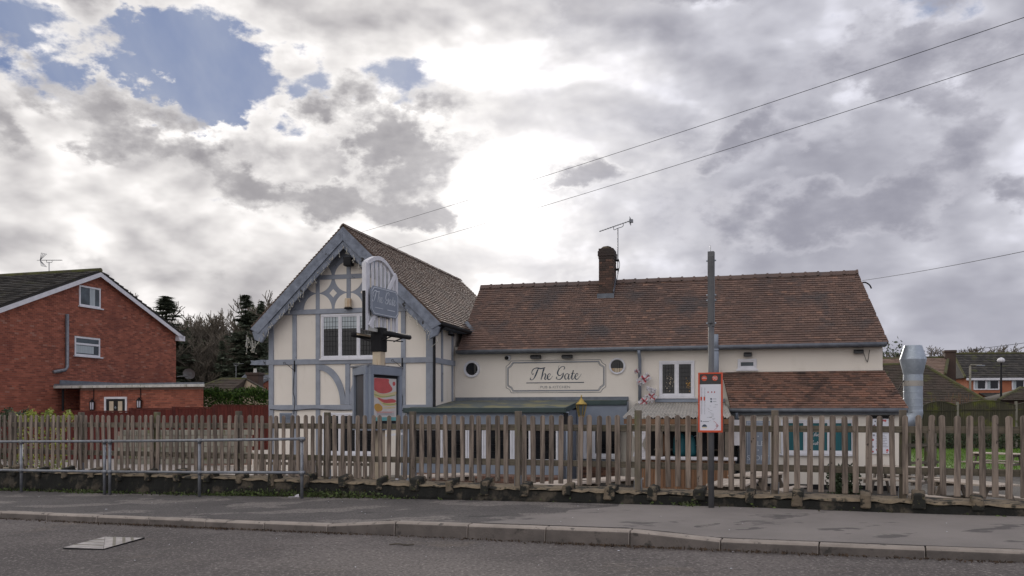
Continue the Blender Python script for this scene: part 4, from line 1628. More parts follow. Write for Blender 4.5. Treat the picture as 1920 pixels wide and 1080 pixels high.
# portholes
def porthole(u, v, ro, ri):
    r = empty('porthole_window', None, None)
    r.parent = pub
    s_, z_ = q(u, v, TM)
    yk = PUB.w(s_, TM)[1] / FPX
    ro, ri = ro * yk, ri * yk
    n = 32
    mb = MB()
    ring = [(ro, -.03), (ro * .97, -.06), (ri * 1.06, -.06), (ri, -.04), (ri, .0)]
    vs = [(s_ + r_ * math.cos(2 * pi * k / n), TM + y_, z_ + r_ * math.sin(2 * pi * k / n)) for r_, y_ in [(ro, .0)] + ring for k in range(n)]
    fs = [(i * n + k, (i + 1) * n + k, (i + 1) * n + (k + 1) % n, i * n + (k + 1) % n) for i in range(len(ring)) for k in range(n)]
    mb.add(vs, fs)
    pp('frame', mb, 'white', r)
    pp('pane', MB().prism(arc(s_, z_, ri * .99, 0, 360, n)[:-1], TM - .018, TM - .006), 'glass', r)
    mb = MB()
    for k in (-.36, 0, .36):
        h_ = math.sqrt(1 - k * k) * ri * .98
        mb.box(s_ + k * ri - .005, s_ + k * ri + .005, TM - .026, TM - .0185, z_ - h_, z_ + h_)
    pp('lead_bars', mb, 'black', r)
    return s_, z_, ri


porthole(885, 692, 16, 11.5)
s_, z_, ri = porthole(1157.3, 686.5, 15.5, 12)
pp('curtain', MB().prism(arc(s_, z_, ri * .97, 200, 340, 16), TM - .0225, TM - .019), 'post_cream')
# upper windows of the main wall
sa, za = q(1236, 677, TM)
sb_, zb2 = q(1302, 744, TM)
wn = window(TM, sa, sb_, zb2, za, 2, fw=.07, lead=(4, 7))
pp('sill_board', MB().box(sa - .12, sb_ + .9, TM - .07, TM - .003, zb2 - .16, zb2 - .06), 'bluegrey')
# dried flowers on the window board
rn = random.Random(3)
for (u, v, sc_, mt) in ((1258, 715, .14, 'post_cream'), (1290, 720, .10, 'poster_amber')):
    s_, z_ = q(u, v, TM)
    pts = [(s_ + rn.gauss(0, sc_ * .6), TM - .011, z_ + rn.gauss(0, sc_)) for _ in range(60)]
    pp('dried_flowers', leaf_cloud(MB(), pts, .022, rn, .9), mt, wn)
sa, za = q(1383, 673.5, TM)
sb_, zb2 = q(1418.5, 692, TM)
window(TM, sa, sb_, zb2, za, 1, fw=.06, glass='glass_blue')

# painted sign on the wall
s0, z1 = q(949, 677, TM)
s1, z0 = q(1136, 735, TM)
z1 = (z1 + q(1136, 674, TM)[1]) / 2
z0 = (z0 + q(949, 737, TM)[1]) / 2
sg_ = empty('painted_sign', None, None)
sg_.parent = pub


def sign_border(ins, w_, mat, yy_):
    a, b, c, d = s0 + ins, s1 - ins, z0 + ins, z1 - ins
    k = .17
    out = [(a + k, d), (b - k, d), (b - k + .05, d - .10), (b, d - k), (b, c + k), (b - .05 * 2, c + k - .07), (b - k, c), (a + k, c), (a + k - .05, c + .10), (a, c + k), (a, d - k), (a + .10, d - k + .07)]
    mb = MB()
    n = len(out)
    cxm, czm = (a + b) / 2, (c + d) / 2
    for i in range(n):
        p0, p1 = out[i], out[(i + 1) % n]
        mb.bar((p0[0], TM - yy_, p0[1]), (p1[0], TM - yy_, p1[1]), .006, w_, (0, 0, 1) if abs(p1[0] - p0[0]) > abs(p1[1] - p0[1]) else (1, 0, 0))
    pp('sign_border', mb, mat, sg_)


sign_border(.0, .012, 'ink', .006)
sign_border(.052, .020, 'bluegrey', .0062)
sign_border(.075, .010, 'ink', .0064)
sm_, zk = q(1041.5, 711.5, TM)
kk = (q(1041, 686, TM)[1] - zk) / 1.08
pp('sign_lettering', gate_lettering(MB(), sm_ + .10, zk, kk, TM - .0075, 1.18), 'ink', sg_)
sa, za = q(987, 718, TM)
sb_, _ = q(1095, 717, TM)
pp('sign_rule', MB().box(sa, sb_, TM - .008, TM - .003, za - .012, za + .012), 'ink', sg_)
s_, z_ = q(1041, 728, TM)
me = text_part(PUB, pub, 'sign_lettering', 'PUB & KITCHEN', .115, s_, TM - .007, z_, 'ink_soft', sg_, 1.18)

# ---- flat roofed front bay
TB = -.50
B0, B1 = PUB.s(762, TB), PUB.s(1054, TB)
zfr = PUB.z(900, 766, (B0 + B1) / 2, TB)
zwl = PUB.z(950, 750.5, 2.5, TM)
B2 = PUB.s(1176, TM - .35)
zr2 = zfr + (zwl - zfr) * .86
rb = empty('front_bay', None, None)
rb.parent = pub
mb = MB()
mb.add([(B0, TB - .12, zfr), (B1 + .1, TB - .12, zfr), (B1 + .1, TM - .4, zr2), (B0, TM - .4, zr2), (B0, TM, zwl), (B1 + .1, TM, zwl), (B2, TM, zwl), (B2, TM - .40, zr2)],
       [(0, 1, 2, 3), (3, 2, 5, 4), (2, 7, 6, 5)])
pp('bay_roof', mb, 'roof_felt', rb)
pp('upstand', MB().box(.05, B2, TM - .05, TM - .004, zwl - .02, zwl + .10), 'lead', rb)
fh = .125
pp('fascia', MB().box(B0 - .02, B1 + .12, TB - .15, TB - .115, zfr - fh, zfr + .02), 'green_fascia', rb, bevel=.01)
mb = MB()
mb.add([(B1 + .10, TB - .15, zfr - fh), (B1 + .10, TM - .42, zr2 - fh), (B1 + .10, TM - .42, zr2 + .02), (B1 + .10, TB - .15, zfr + .02),
        (B1 + .135, TB - .15, zfr - fh), (B1 + .135, TM - .42, zr2 - fh), (B1 + .135, TM - .42, zr2 + .02), (B1 + .135, TB - .15, zfr + .02)],
       [(0, 1, 2, 3), (7, 6, 5, 4), (0, 4, 5, 1), (3, 2, 6, 7), (1, 5, 6, 2), (0, 3, 7, 4)])
pp('fascia', mb, 'green_fascia', rb)
pp('fascia', MB().box(B1 + .14, B2, TM - .44, TM - .405, zr2 - fh, zr2 + .02), 'green_fascia', rb, bevel=.01)
pp('fascia', MB().box(B0 - .05, B0 - .022, TB - .15, TM - 2.1, zfr - fh, zfr + .02), 'green_fascia', rb)
zw1 = PUB.z(900, 802, 1.5, TB)
zw0 = PUB.z(900, 864, 1.5, TB)
zp0 = PUB.z(900, 888, 1.5, TB)
pp('bay_lintel', MB().box(B0, B1, TB, TM - .02, zw1, zfr - .03), 'bluegrey', rb)
pp('bay_panel', MB().box(B0, B1, TB + .002, TB + .12, zp0, zw0 - .04), 'bluegrey', rb)
pp('bay_wall', MB().box(B0 + .012, B1 - .012, TB + .012, TB + .2, ZG, zp0 - .002), 'mortar', rb)
bm_ = MB()
brick_wall(bm_, (B0 + .012, TB + .012, 0), (1, 0, 0), B1 - B0 - .024, ZG, zp0 - .01, seed=4)
pp('bricks', bm_, 'brick_old', rb, kind='stuff')
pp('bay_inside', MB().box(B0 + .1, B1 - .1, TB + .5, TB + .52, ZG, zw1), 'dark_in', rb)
pp('bay_side_wall', MB().box(B1 - .10, B1 - .001, TB + .2, TM - .4, ZG, zfr - .05), 'bluegrey', rb)
bars = [783, 829, 876, 907, 960, 995, 1031]
edges = [B0 + .15] + [PUB.s(u, TB) for u in bars[1:-1]] + [B1 - .12]
for i in range(len(edges) - 1):
    w_ = window(TB + .06, edges[i] + .006, edges[i + 1] - .006, zw0, zw1 - .01, 1, fw=.045, sill=False, lead=(2, 4), sw=.02)
pp('bay_sill', MB().box(B0, B1, TB - .04, TB + .05, zw0 - .05, zw0 - .004), 'white', rb)
pp('bay_post', MB().box(B0 - .02, B0 + .14, TB - .012, TB + .10, ZG, zw1), 'bluegrey', rb)
pp('bay_post', MB().box(B1 - .115, B1 + .02, TB - .012, TB + .10, ZG, zw1), 'bluegrey', rb)
mb = MB()
mb.sm = True
mb.tube([(B1 + .16, TB - .05, zfr - .10), (B1 + .16, TB - .05, ZG)], .045, 10)
pp('rain_pipe', mb, 'bluegrey', rb)
mb = MB()
mb.box(B1 + .06, B1 + .20, TB - .10, TB + .04, zfr - .55, zfr - fh - .002)
pp('rain_hopper', mb, 'black', rb)
# recessed part with doors
T2 = TM - .38
zlin = PUB.z(1110, 797, 5.5, T2)
pp('door_lintel', MB().box(B1 + .02, B2, T2, TM - .003, zlin, zr2 - .02), 'bluegrey', rb)
d0, d1, d2, d3 = [PUB.s(u, T2) for u in (1066, 1104, 1118, 1160)]
zd1, zd0 = zlin - .02, PUB.z(1110, 858, 5.5, T2)
window(T2 + .06, B1 + .20, d1 + .06, zd0, zd1, 1, fw=.08, sill=True)
window(T2 + .06, d1 + .085, d3, zd0, zd1, 1, fw=.08, sill=True, lead=(2, 5))
pp('apron_panel', MB().box(B1 + .16, d3, T2 + .05, T2 + .12, zd0 - .22, zd0 - .055), 'bluegrey', rb)
pp('apron_wall', MB().box(B1 + .16, d3, T2 + .062, T2 + .2, ZG, zd0 - .225), 'mortar', rb)
bm_ = MB()
brick_wall(bm_, (B1 + .16, T2 + .062, 0), (1, 0, 0), d3 - B1 - .16, ZG, zd0 - .23, seed=8)
pp('bricks', bm_, 'brick_old', rb, kind='stuff')
# notice with writing in one door pane
mb = MB()
rn = random.Random(9)
nx0 = PUB.s(1092, T2)
for k in range(16):
    mb.box(nx0 + rn.uniform(0, .03), nx0 + rn.uniform(.12, .24), T2 + .040, T2 + .045, zd1 - .25 - k * .04, zd1 - .235 - k * .04)
pp('window_writing', mb, 'print_grey', rb)

# ---- lean-to with the kitchen window
TLE = .62
sl0, sl1 = PUB.s(1370, TLE), PUB.s(1703, TLE)
zle = (PUB.z(1703, 764.5, sl1, TLE) + PUB.z(1372, 769, sl0, TLE)) / 2
stl = PUB.s(1353, TM)
st0 = PUB.s(1353.5, TM)
st1 = PUB.s(1655, TM)
ztp = (PUB.z(1655, 693.5, st1, TM) + PUB.z(1360, 696.5, st0, TM)) / 2
up3 = Vector((0, TM - TLE, ztp - zle)).normalized()
L3 = math.hypot(TM - TLE, ztp - zle)
n3 = Vector((0, -up3.z, up3.y))
mb = MB()
vs = [Vector((sl0, TLE, zle)), Vector((sl1, TLE, zle)), Vector((st1, TM, ztp)), Vector((st0, TM, ztp))]
mb.add(vs + [v_ - n3 * .06 for v_ in vs], [(0, 1, 2, 3), (7, 6, 5, 4), (0, 4, 5, 1), (1, 5, 6, 2), (2, 6, 7, 3), (3, 7, 4, 0)])
lr = pp('lean_to_roof', mb, 'tile_low')
tl_ = MB()
tile_roof(tl_, vs[0] + n3 * .012, vs[1] + n3 * .012, up3, L3 - .01, .168, .104, .030, left=lambda y: (st0 - sl0) * y / L3,
          right=lambda y: sl1 - sl0 + (st1 - sl1) * y / L3, seed=14, wob=.006)
pp('roof_tiles', tl_, 'tile_low', lr, kind='stuff')
mb = MB()
mb.bar((st0, TM - .03, ztp + .03), (st1, TM - .03, ztp + .03), .03, .10)
pp('flashing', mb, 'render', lr)
TLW = TLE + .20
sw0, sw1 = PUB.s(1372, TLW), PUB.s(1690, TLW)
mb = MB()
mb.prism_z([(sw0, TLW), (sw1, TLW), (sw1 + sk * 1.2, TM + .01), (sw0 - .05, TM + .01)], ZG, zle - .0)
mb.add([(sw1, TLW, zle - .02), (sw1 + sk * 1.2, TM, zle - .02), (sw1 + sk * 1.2, TM, ztp - .05)], [(0, 1, 2)])
pp('lean_to_wall', mb, 'render')
mb = MB()
mb.sm = True
mb.tube([(sl0 - .05, TLE - .05, zle - .04), (sl1 - .02, TLE - .05, zle - .04)], .058, 10)
pp('gutter', mb, 'gutter', lr)
pp('fascia', MB().box(sl0, sl1 - .05, TLE + .03, TLW - .003, zle - .16, zle - .01), 'gutter', lr)
mb = MB()
mb.sm = True
px_ = PUB.s(1381, TLW - .1)
mb.tube([(px_, TLE - .03, zle - .09), (px_, TLW - .07, zle - .26), (px_, TLW - .07, ZG)], .045, 10)
pp('rain_pipe', mb, 'bluegrey')
pp('wall_foot', MB().box(sw0, sw1 + .01, TLW - .025, TLW - .003, ZG, ZG + .14), 'black')
sa, za = q(1464, 786, TLW)
sb_, zb2 = q(1603, 849, TLW)
za = PUB.z(1530, 787, (sa + sb_) / 2, TLW)
zb2 = PUB.z(1530, 851, (sa + sb_) / 2, TLW)
wn = window(TLW, sa, sb_, zb2, za, 3, fw=.06, blind=(0, 1, 'teal'), sill=True)
sk_, zk_ = q(1528.5, 826, TLW)
kw = .125
mb = MB()
for dy_, ww in ((.12, ((-.9, 0, -.9, 1), (-.9, .4, -.4, .95), (-.85, .45, -.4, 0), (-.2, 0, -.15, .6), (.1, .0, .15, 1), (.15, .4, .4, .0), (.7, .5, .45, .25), (.45, .25, .75, .0))),
                (-.12, ((-.3, .9, -.8, .8), (-.8, .8, -.75, .1), (-.75, .1, -.3, .1), (-.3, .1, -.35, .45), (.0, .5, -.1, .05), (-.1, .05, .25, .1), (.25, .5, .25, .05), (.5, .8, .5, .0), (.4, .5, .7, .5)))):
    for (xa, ya, xb, yb) in ww:
        mb.bar((sk_ + xa * kw, TLW - .018, zk_ + dy_ + ya * kw), (sk_ + xb * kw, TLW - .018, zk_ + dy_ + yb * kw), .003, .018, (0, 0, 1) if abs(xb - xa) > abs(yb - ya) else (1, 0, 0))
pp('window_writing', mb, 'flag_white', wn)

# ================================================================== things on and round the pub
def lamp_box(u, v, t, name, label, cat, w=.34, h=.13, d=.2, fr=PUB, cable=0.0):
    s_, z_ = fr.p(u, v, t)
    f = fr.sub(s_, t, z_ - h / 2)
    r = f.root(name, label, cat, 'black floodlights on the pub wall')
    mb = MB()
    mb.prism_x([(-d, z_ - h * .35), (-d * .25, z_ - h / 2), (-.03, z_ - h * .3), (-.03, z_ + h * .35), (-d * .6, z_ + h / 2), (-d, z_ + h * .1)][::-1], -w / 2, w / 2)
    part(f, r, 'housing', mb, 'plastic_lamp', bevel=.015)
    mb = MB()
    mb.bar((-w * .40, -d * .97, z_ - h * .36), (w * .40, -d * .97, z_ - h * .36), .02, .035)
    part(f, r, 'lens', mb, 'case_glass')
    mb = MB().box(-.05, .05, -.035, -.002, z_ - .03, z_ + .06)
    part(f, r, 'bracket', mb, 'plastic_lamp')
    if cable:
        mb = MB()
        mb.tube(spline([(w * .45, -.03, z_ + .02), (w * .8, -.03, z_ - .25), (w * .95, -.02, z_ - .28), (w * 1.15, -.012, z_ + .05)], 5), .008, 5)
        part(f, r, 'cable', mb, 'black')
    return r


lamp_box(1006, 669.5, TM, 'floodlight', 'black floodlight over the painted sign, nearer the timbered gable', 'floodlight', .34, .12)
lamp_box(1064.5, 669, TM, 'floodlight', 'black floodlight over the painted sign, nearer the downpipe', 'floodlight', .34, .12)
lamp_box(1402, 665, TM, 'floodlight', 'small black floodlight over the little window', 'floodlight', .24, .13)
lamp_box(1609, 659.5, TM, 'floodlight', 'black floodlight with looped cable under the far end of the eave', 'floodlight', .27, .12, cable=1)
# speaker box in the gable and a box lamp over the window
s_, z_ = q(653, 491, -.3)
f = PUB.sub(s_, -.3, z_ - .13)
r = f.root('wall_speaker', 'black box speaker high in the timbered gable', 'speaker')
part(f, r, 'cabinet', MB().box(-.13, .13, -.10, .14, z_ - .13, z_ + .14), 'black', bevel=.02)
part(f, r, 'bracket', MB().box(-.04, .04, .14, .29, z_ - .03, z_ + .05), 'black')
s_, z_ = q(652.5, 569, -.16)
f = PUB.sub(s_, -.16, z_ - .16)
r = f.root('bulkhead_lamp', 'cream bulkhead lamp above the gable window', 'lamp')
part(f, r, 'diffuser', MB().box(-.10, .10, -.05, .08, z_ - .12, z_ + .16), 'post_cream', bevel=.02)
part(f, r, 'base', MB().box(-.11, .11, -.06, .10, z_ - .17, z_ - .122), 'black', bevel=.01)
# camera dome
s_, z_ = q(953, 671, TM)
f = PUB.sub(s_, TM, z_ - .1)
r = f.root('security_camera', 'white and black camera on the wall by the painted sign', 'camera')
mb = MB()
mb.sm = True
mb.tube([(0, -.002, z_), (0, -.06, z_), (0, -.10, z_ - .01)], [.095, .09, .06], 16)
part(f, r, 'base', mb, 'white')
mb = MB()
mb.sm = True
mb.tube([(-.02, -.08, z_), (-.03, -.15, z_ - .01), (-.032, -.165, z_ - .01)], [.062, .058, .03], 16)
part(f, r, 'lens', mb, 'black')
# wall light on the side wall of the wing
t_ = PUB.t_of(840, .05)
z_ = PUB.z(840, 628, .05, t_)
f = PUB.sub(.04, t_, z_ - .1)
r = f.root('wall_lamp', 'small black lamp on a conduit box on the gable side wall', 'lamp')
mb = MB()
mb.tube([(.0, .08, z_ + .02), (.22, -.05, z_ - .02)], [.02, .045], 8)
part(f, r, 'arm', mb, 'black')
mb = MB()
mb.tube([(.0, .18, z_ + .08), (.07, .18, z_ + .08)], .09, 12)
part(f, r, 'box', mb, 'bluegrey')
# hanging basket brackets
for (u, vt, vb, vh, lab) in ((552.5, 676, 697, 688, 'empty iron basket bracket on the gable post nearest the red fence'), (754.5, 671, 692, 683, 'empty iron basket bracket on the gable post beside the sign case')):
    s_, zt2 = q(u, vt, -.045)
    _, zb3 = q(u, vb, -.045)
    f = PUB.sub(s_, -.045, zb3)
    r = f.root('basket_bracket', lab, 'bracket', 'iron basket brackets on the gable')
    part(f, r, 'plate', MB().box(-.022, .022, -.02, -.003, zb3, zt2), 'black')
    mb = MB()
    hz_ = (zb3 + zt2) / 2 + .02
    mb.tube([(0, -.02, zb3 + .03), (-.14, -.16, hz_), (-.22, -.24, hz_ + .05)], .009, 6)
    mb.tube([(-.22 + .035 * math.cos(k / 2), -.25, hz_ + .06 + .035 * math.sin(k / 2)) for k in range(10)], .008, 6)
    part(f, r, 'scroll', mb, 'black')
    mb = MB()
    mb.tube(spline([(-.01, -.012, zb3), (-.05, -.012, zb3 - .6), (.01, -.012, zb3 - .9), (-.03, -.012, zb3 - 1.35)], 5), .009, 5)
    part(f, r, 'cable', mb, 'black')
# cable along the lower beam
mb = MB()
mb.tube(spline([(s(508), -.06, zlow0 + .02), (s(545), -.062, zlow0 - .03), (s(590), -.062, zlow0 + .03), (s(640), -.062, zlow0 - .02), (s(700), -.062, zlow0 + .02), (s(765), -.062, zlow0 - .03)], 5), .011, 5)
solo(PUB, 'wall_cable', mb, 'black', 'black cable sagging along the low grey beam of the gable', 'cable')

# string of icicle lights under the bargeboards
rn = random.Random(31)
f = PUB.sub(SC, -OV, WE)
r = f.root('icicle_lights', 'string of small clear icicle lights hanging under the gable boards', 'string lights')
mb, mbb = MB(), MB()
for sg in (-1, 1):
    for k in range(26):
        fr_ = (k + rn.random()) / 26
        if sg > 0 and .25 < fr_ < .62:
            continue
        x_ = sg * (hw + eo + .02) * fr_
        z_ = WR - abs(x_) * slope - .62
        ln = rn.uniform(.06, .24)
        pts = [(x_ + rn.gauss(0, .02), -.02, z_ + .03), (x_ + rn.gauss(0, .03), -.02, z_ - ln * .5), (x_ + rn.gauss(0, .04), -.03, z_ - ln)]
        mb.tube(pts, .006, 4)
        for p_ in pts[1:]:
            mbb.tube([(p_[0] - .012, p_[1], p_[2]), (p_[0] + .012, p_[1] - .005, p_[2] - .02)], .013, 5)
for k in range(10):
    x_ = -(hw + eo) + rn.gauss(0, .12)
    z_ = WE - .5 - rn.random() * .4
    mb.tube([(x_ + rn.gauss(0, .03), -.03, z_ + .35), (x_ + rn.gauss(0, .05), -.03, z_)], .006, 4)
    mbb.tube([(x_, -.03, z_), (x_ + .02, -.03, z_ - .03)], .014, 5)
part(f, r, 'wire', mb, 'dirty_white', kind='stuff')
part(f, r, 'bulbs', mbb, 'clear_bulb', kind='stuff')

# flags caught on the downpipe
fs_ = PUB.s(1202, TM - .2)
f = PUB.sub(fs_, TM - .2, q(1202, 756, TM - .2)[1])
r = f.root('flag_bunting', 'torn red cross flag bunting hanging round the downpipe', 'bunting')
rn = random.Random(12)
for (u, v, w_, h_, rot, crossd) in ((1194, 696, .16, .13, .3, True), (1207, 711, .42, .24, .55, True), (1199, 716, .14, .18, -.4, False), (1221, 731, .30, .14, -.35, False), (1222, 744, .26, .26, -.75, True), (1208, 752, .34, .24, .75, True)):
    s_, z_ = q(u, v, TM - .25)
    s_ -= fs_
    n = 7
    grid = []
    for j in range(n + 1):
        for i in range(n + 1):
            a_, b_ = (i / n - .5) * w_, (j / n - .5) * h_
            x_ = a_ * math.cos(rot) - b_ * math.sin(rot)
            zz = a_ * math.sin(rot) + b_ * math.cos(rot)
            grid.append((s_ + x_, -.05 + .035 * math.sin(i * 1.7 + j) + .02 * math.sin(j * 2.1), z_ + zz + .012 * math.sin(i * 2.3)))
    wm, rm = MB(), MB()
    for j in range(n):
        for i in range(n):
            ids = [grid[j * (n + 1) + i], grid[j * (n + 1) + i + 1], grid[(j + 1) * (n + 1) + i + 1], grid[(j + 1) * (n + 1) + i]]
            tgt = rm if crossd and (i == 3 or j == 3) else wm
            tgt.add(ids, [(0, 1, 2, 3)])
    fl = part(f, r, 'flag', wm, 'flag_white')
    if crossd:
        part(f, r, 'red_cross', rm, 'flag_red', fl)
mb = MB()
mb.tube(spline([(q(a_, b_, TM - .25)[0] - fs_, -.05, q(a_, b_, TM - .25)[1]) for a_, b_ in ((1195, 690), (1206, 714), (1214, 727), (1222, 740), (1210, 755))], 4), .006, 5)
part(f, r, 'cord', mb, 'flag_white')


# television aerials
def aerial(name, label, base, mast, boom, rz, kind):
    f = Frame(base[0], base[1], rz, base[2])
    r = f.root(name, label, 'aerial')
    z1_ = base[2] + mast
    mb = MB()
    mb.tube([(0, 0, base[2]), (0, 0, z1_)], .018 if kind != 2 else .02, 6)
    part(f, r, 'mast', mb, 'galv')
    a0, a1, tilt = boom
    pt = lambda x_: Vector((x_, 0, z1_ + .10 + tilt * x_))
    mb = MB()
    mb.tube([pt(a0), pt(a1)], .014, 6)
    part(f, r, 'boom', mb, 'galv')
    mb = MB()
    mb.tube(spline([pt(-.14), pt(-.13) - Vector((0, 0, .11)), (0, 0, z1_), pt(.16) - Vector((0, 0, .10)), pt(.18)], 4), .012, 5)
    part(f, r, 'cradle', mb, 'galv')
    nE = 12
    for k in range(nE):
        x_ = a0 + (a1 - a0) * (k + .5) / nE
        mb = MB()
        mb.tube([pt(x_) + Vector((0, -.09, 0)), pt(x_) + Vector((0, .09, 0))], .006, 4)
        part(f, r, 'element', mb, 'galv')
    if kind == 1:      # grid reflector at the right end
        mb = MB()
        for k in range(4):
            for s2 in (-1, 1):
                mb.tube([pt(a1) + Vector((.03, -.16, s2 * (.02 + k * .03))), pt(a1) + Vector((.03, .16, s2 * (.02 + k * .03)))], .006, 4)
        for yy_ in (-.15, 0, .15):
            mb.tube([pt(a1) + Vector((.03, yy_, -.12)), pt(a1) + Vector((.03, yy_, .12))], .008, 4)
        mb.box(pt(a1).x, pt(a1).x + .12, -.06, .06, pt(a1).z - .05, pt(a1).z + .05)
        part(f, r, 'reflector', mb, 'galv')
    elif kind == 0:    # corner reflector at the left end
        mb = MB()
        for s2 in (-1, 1):
            for yy_ in (-.15, -.05, .05, .15):
                mb.tube([pt(a0), pt(a0) + Vector((.22, yy_, s2 * .30))], .010, 4)
            mb.tube([pt(a0) + Vector((.22, -.17, s2 * .30)), pt(a0) + Vector((.22, .17, s2 * .30))], .008, 4)
        mb.tube([pt(a0) - Vector((.18, 0, 0)), pt(a0)], .012, 4)
        part(f, r, 'reflector', mb, 'galv')
    return f, r


cxm = PUB.w(cs1 + .10, ct0 + .35)
zmA = ctop - .85
f, r = aerial('tv_aerial', 'grey aerial on a tall mast strapped to the brick chimney', (*cxm, zmA), 1.52, (-.62, .38, .29), PUB.phi, 1)
mb = MB()
for z_ in (.15, .45):
    mb.bar((-.14, 0, zmA + z_), (.03, 0, zmA + z_), .05, .07)
mb.tube(spline([(.02, 0, zmA + .5), (.06, 0, zmA + .3), (.0, 0, zmA), (-.06, 0, zmA - .35)], 4), .010, 5)
part(f, r, 'bracket', mb, 'black')

# brass lantern on a post behind the fence
LY = 20.5
lx = (1090 - 960) / FPX * LY
zl_ = lambda v: EYE - (v - HOR) * LY / FPX
f = Frame(lx, LY, PUB.phi, zland(lx, LY))
r = f.root('lantern_post', 'brass topped lantern on a black post in the pub garden', 'lamp post')
mb = MB()
mb.sm = True
mb.lathe([(.075, f.zb), (.06, f.zb + .3), (.035, f.zb + .35), (.03, zl_(783))], n=10)
part(f, r, 'post', mb, 'black')
mb = MB()
mb.sm = True
mb.lathe([(.018, zl_(743)), (.02, zl_(747)), (.006, zl_(742)), (.002, zl_(740))][::-1][::-1], n=8)
mb.lathe([(.13, zl_(759.5)), (.135, zl_(757)), (.06, zl_(752)), (.055, zl_(750)), (.03, zl_(748)), (.012, zl_(745)), (.016, zl_(743)), (.004, zl_(740))], n=12)
part(f, r, 'cap', mb, 'brass')
mb = MB()
zt2, zb3 = zl_(759.5), zl_(780)
for k in range(6):
    a_ = k * pi / 3
    mb.tube([(.12 * math.cos(a_), .12 * math.sin(a_), zt2), (.065 * math.cos(a_), .065 * math.sin(a_), zb3)], .010, 5)
mb.lathe([(.07, zb3 - .03), (.075, zb3), (.06, zb3 + .01)], n=12)
part(f, r, 'frame', mb, 'brass')
mb = MB()
mb.lathe([(.06, zb3 + .012), (.112, zt2 - .002)], n=6)
part(f, r, 'glass', mb, 'glass_pale')

# ------------------------------------------------------------------ gate shaped pub sign on its post, with poster case
SY = 16.0
sgx = (682.5 - 960) / FPX * SY
SGN = Frame(sgx, SY, ROAD.phi - pi / 2, zland(sgx, SY))      # s runs back from the road, sign faces the passing traffic
# s axis of this frame = away from road; t axis = to the left
zz = lambda v, y=16.3: EYE - (v - HOR) * y / FPX
r = SGN.root('pub_sign', 'gate shaped pub sign on a timber post above a poster case', 'sign')
SGZ = SGN.zb


def sgp(name, mb, mat, parent=None, bevel=0.0):
    return part(SGN, r, name, mb, mat, parent, bevel)


pxs = .52
mb = MB().box(pxs - .09, pxs + .09, -.09, .09, SGZ, zz(655, 16.5))
sgp('post', mb, 'post_cream', bevel=.012)
mb = MB().box(pxs - .115, pxs + .115, -.115, .115, zz(660, 16.5), zz(615, 16.5))
sgp('collar', mb, 'black', bevel=.012)
zsb, zst = zz(619, 16.0), zz(491, 16.0)
gw = 1.16
gp = empty('gate_panel', None, None)
gp.parent = r
th2 = .045
# the panel: stiles, arched head, vertical slats, brace, back boards
mb = MB().box(0, .075, -th2, th2, zsb, zst)
sgp('stile', mb, 'white', gp, .006)
mb = MB().box(gw - .075, gw, -th2, th2, zsb, zst - .12)
sgp('stile', mb, 'white', gp, .006)
mb = MB().box(-.012, -.002, -th2 * .7, th2 * .7, zsb, zsb + .72)
sgp('edge_strip', mb, 'black', gp)
# arch
n = 14
crv = [(.06 + (gw - .12) * k / n, zst + .02 - .10 * (k / n) + .20 * math.sin(pi * min(1, (k / n) * 1.05 + .02)) * 1.0) for k in range(n + 1)]
mb = MB()
for k in range(n):
    a_, b_ = crv[k], crv[k + 1]
    mb.prism([(a_[0], a_[1] - .075), (b_[0], b_[1] - .075), b_, a_], -th2 * 1.1, th2 * 1.1)
sgp('arched_rail', mb, 'white', gp)
mb = MB().box(.075, gw - .075, -th2, th2, zsb, zsb + .06)
sgp('bottom_rail', mb, 'dirty_white', gp)
for k in range(7):
    x_ = .115 + k * (gw - .27) / 6
    zt2 = zst - .06 - .10 * (x_ / gw) + .19 * math.sin(pi * x_ / gw)
    mb = MB().box(x_, x_ + .062, -.014, .014, zsb + .061, zt2)
    sgp('slat', mb, 'white', gp, .004)
for k in range(6):
    x_ = .115 + .062 + .012 + k * (gw - .27) / 6
    zt2 = zst - .10 - .10 * (x_ / gw) + .19 * math.sin(pi * x_ / gw)
    sgp('back_slat', MB().box(x_, x_ + .06, .02, .04, zsb + .061, zt2 - random.uniform(0, .10)), 'dirty_white', gp)
for zlo, zhi in ((zsb + .08, zsb + .44), (zst - .42, zst - .08)):
    mb = MB()
    if zlo < zsb + .2:
        mb.bar((.10, -.05, zlo), (.42, -.05, zhi), .03, .08, (0, 0, 1))
    else:
        mb.bar((gw - .38, -.05, zlo), (gw - .10, -.05, zhi), .03, .08, (0, 0, 1))
    sgp('brace', mb, 'white', gp)
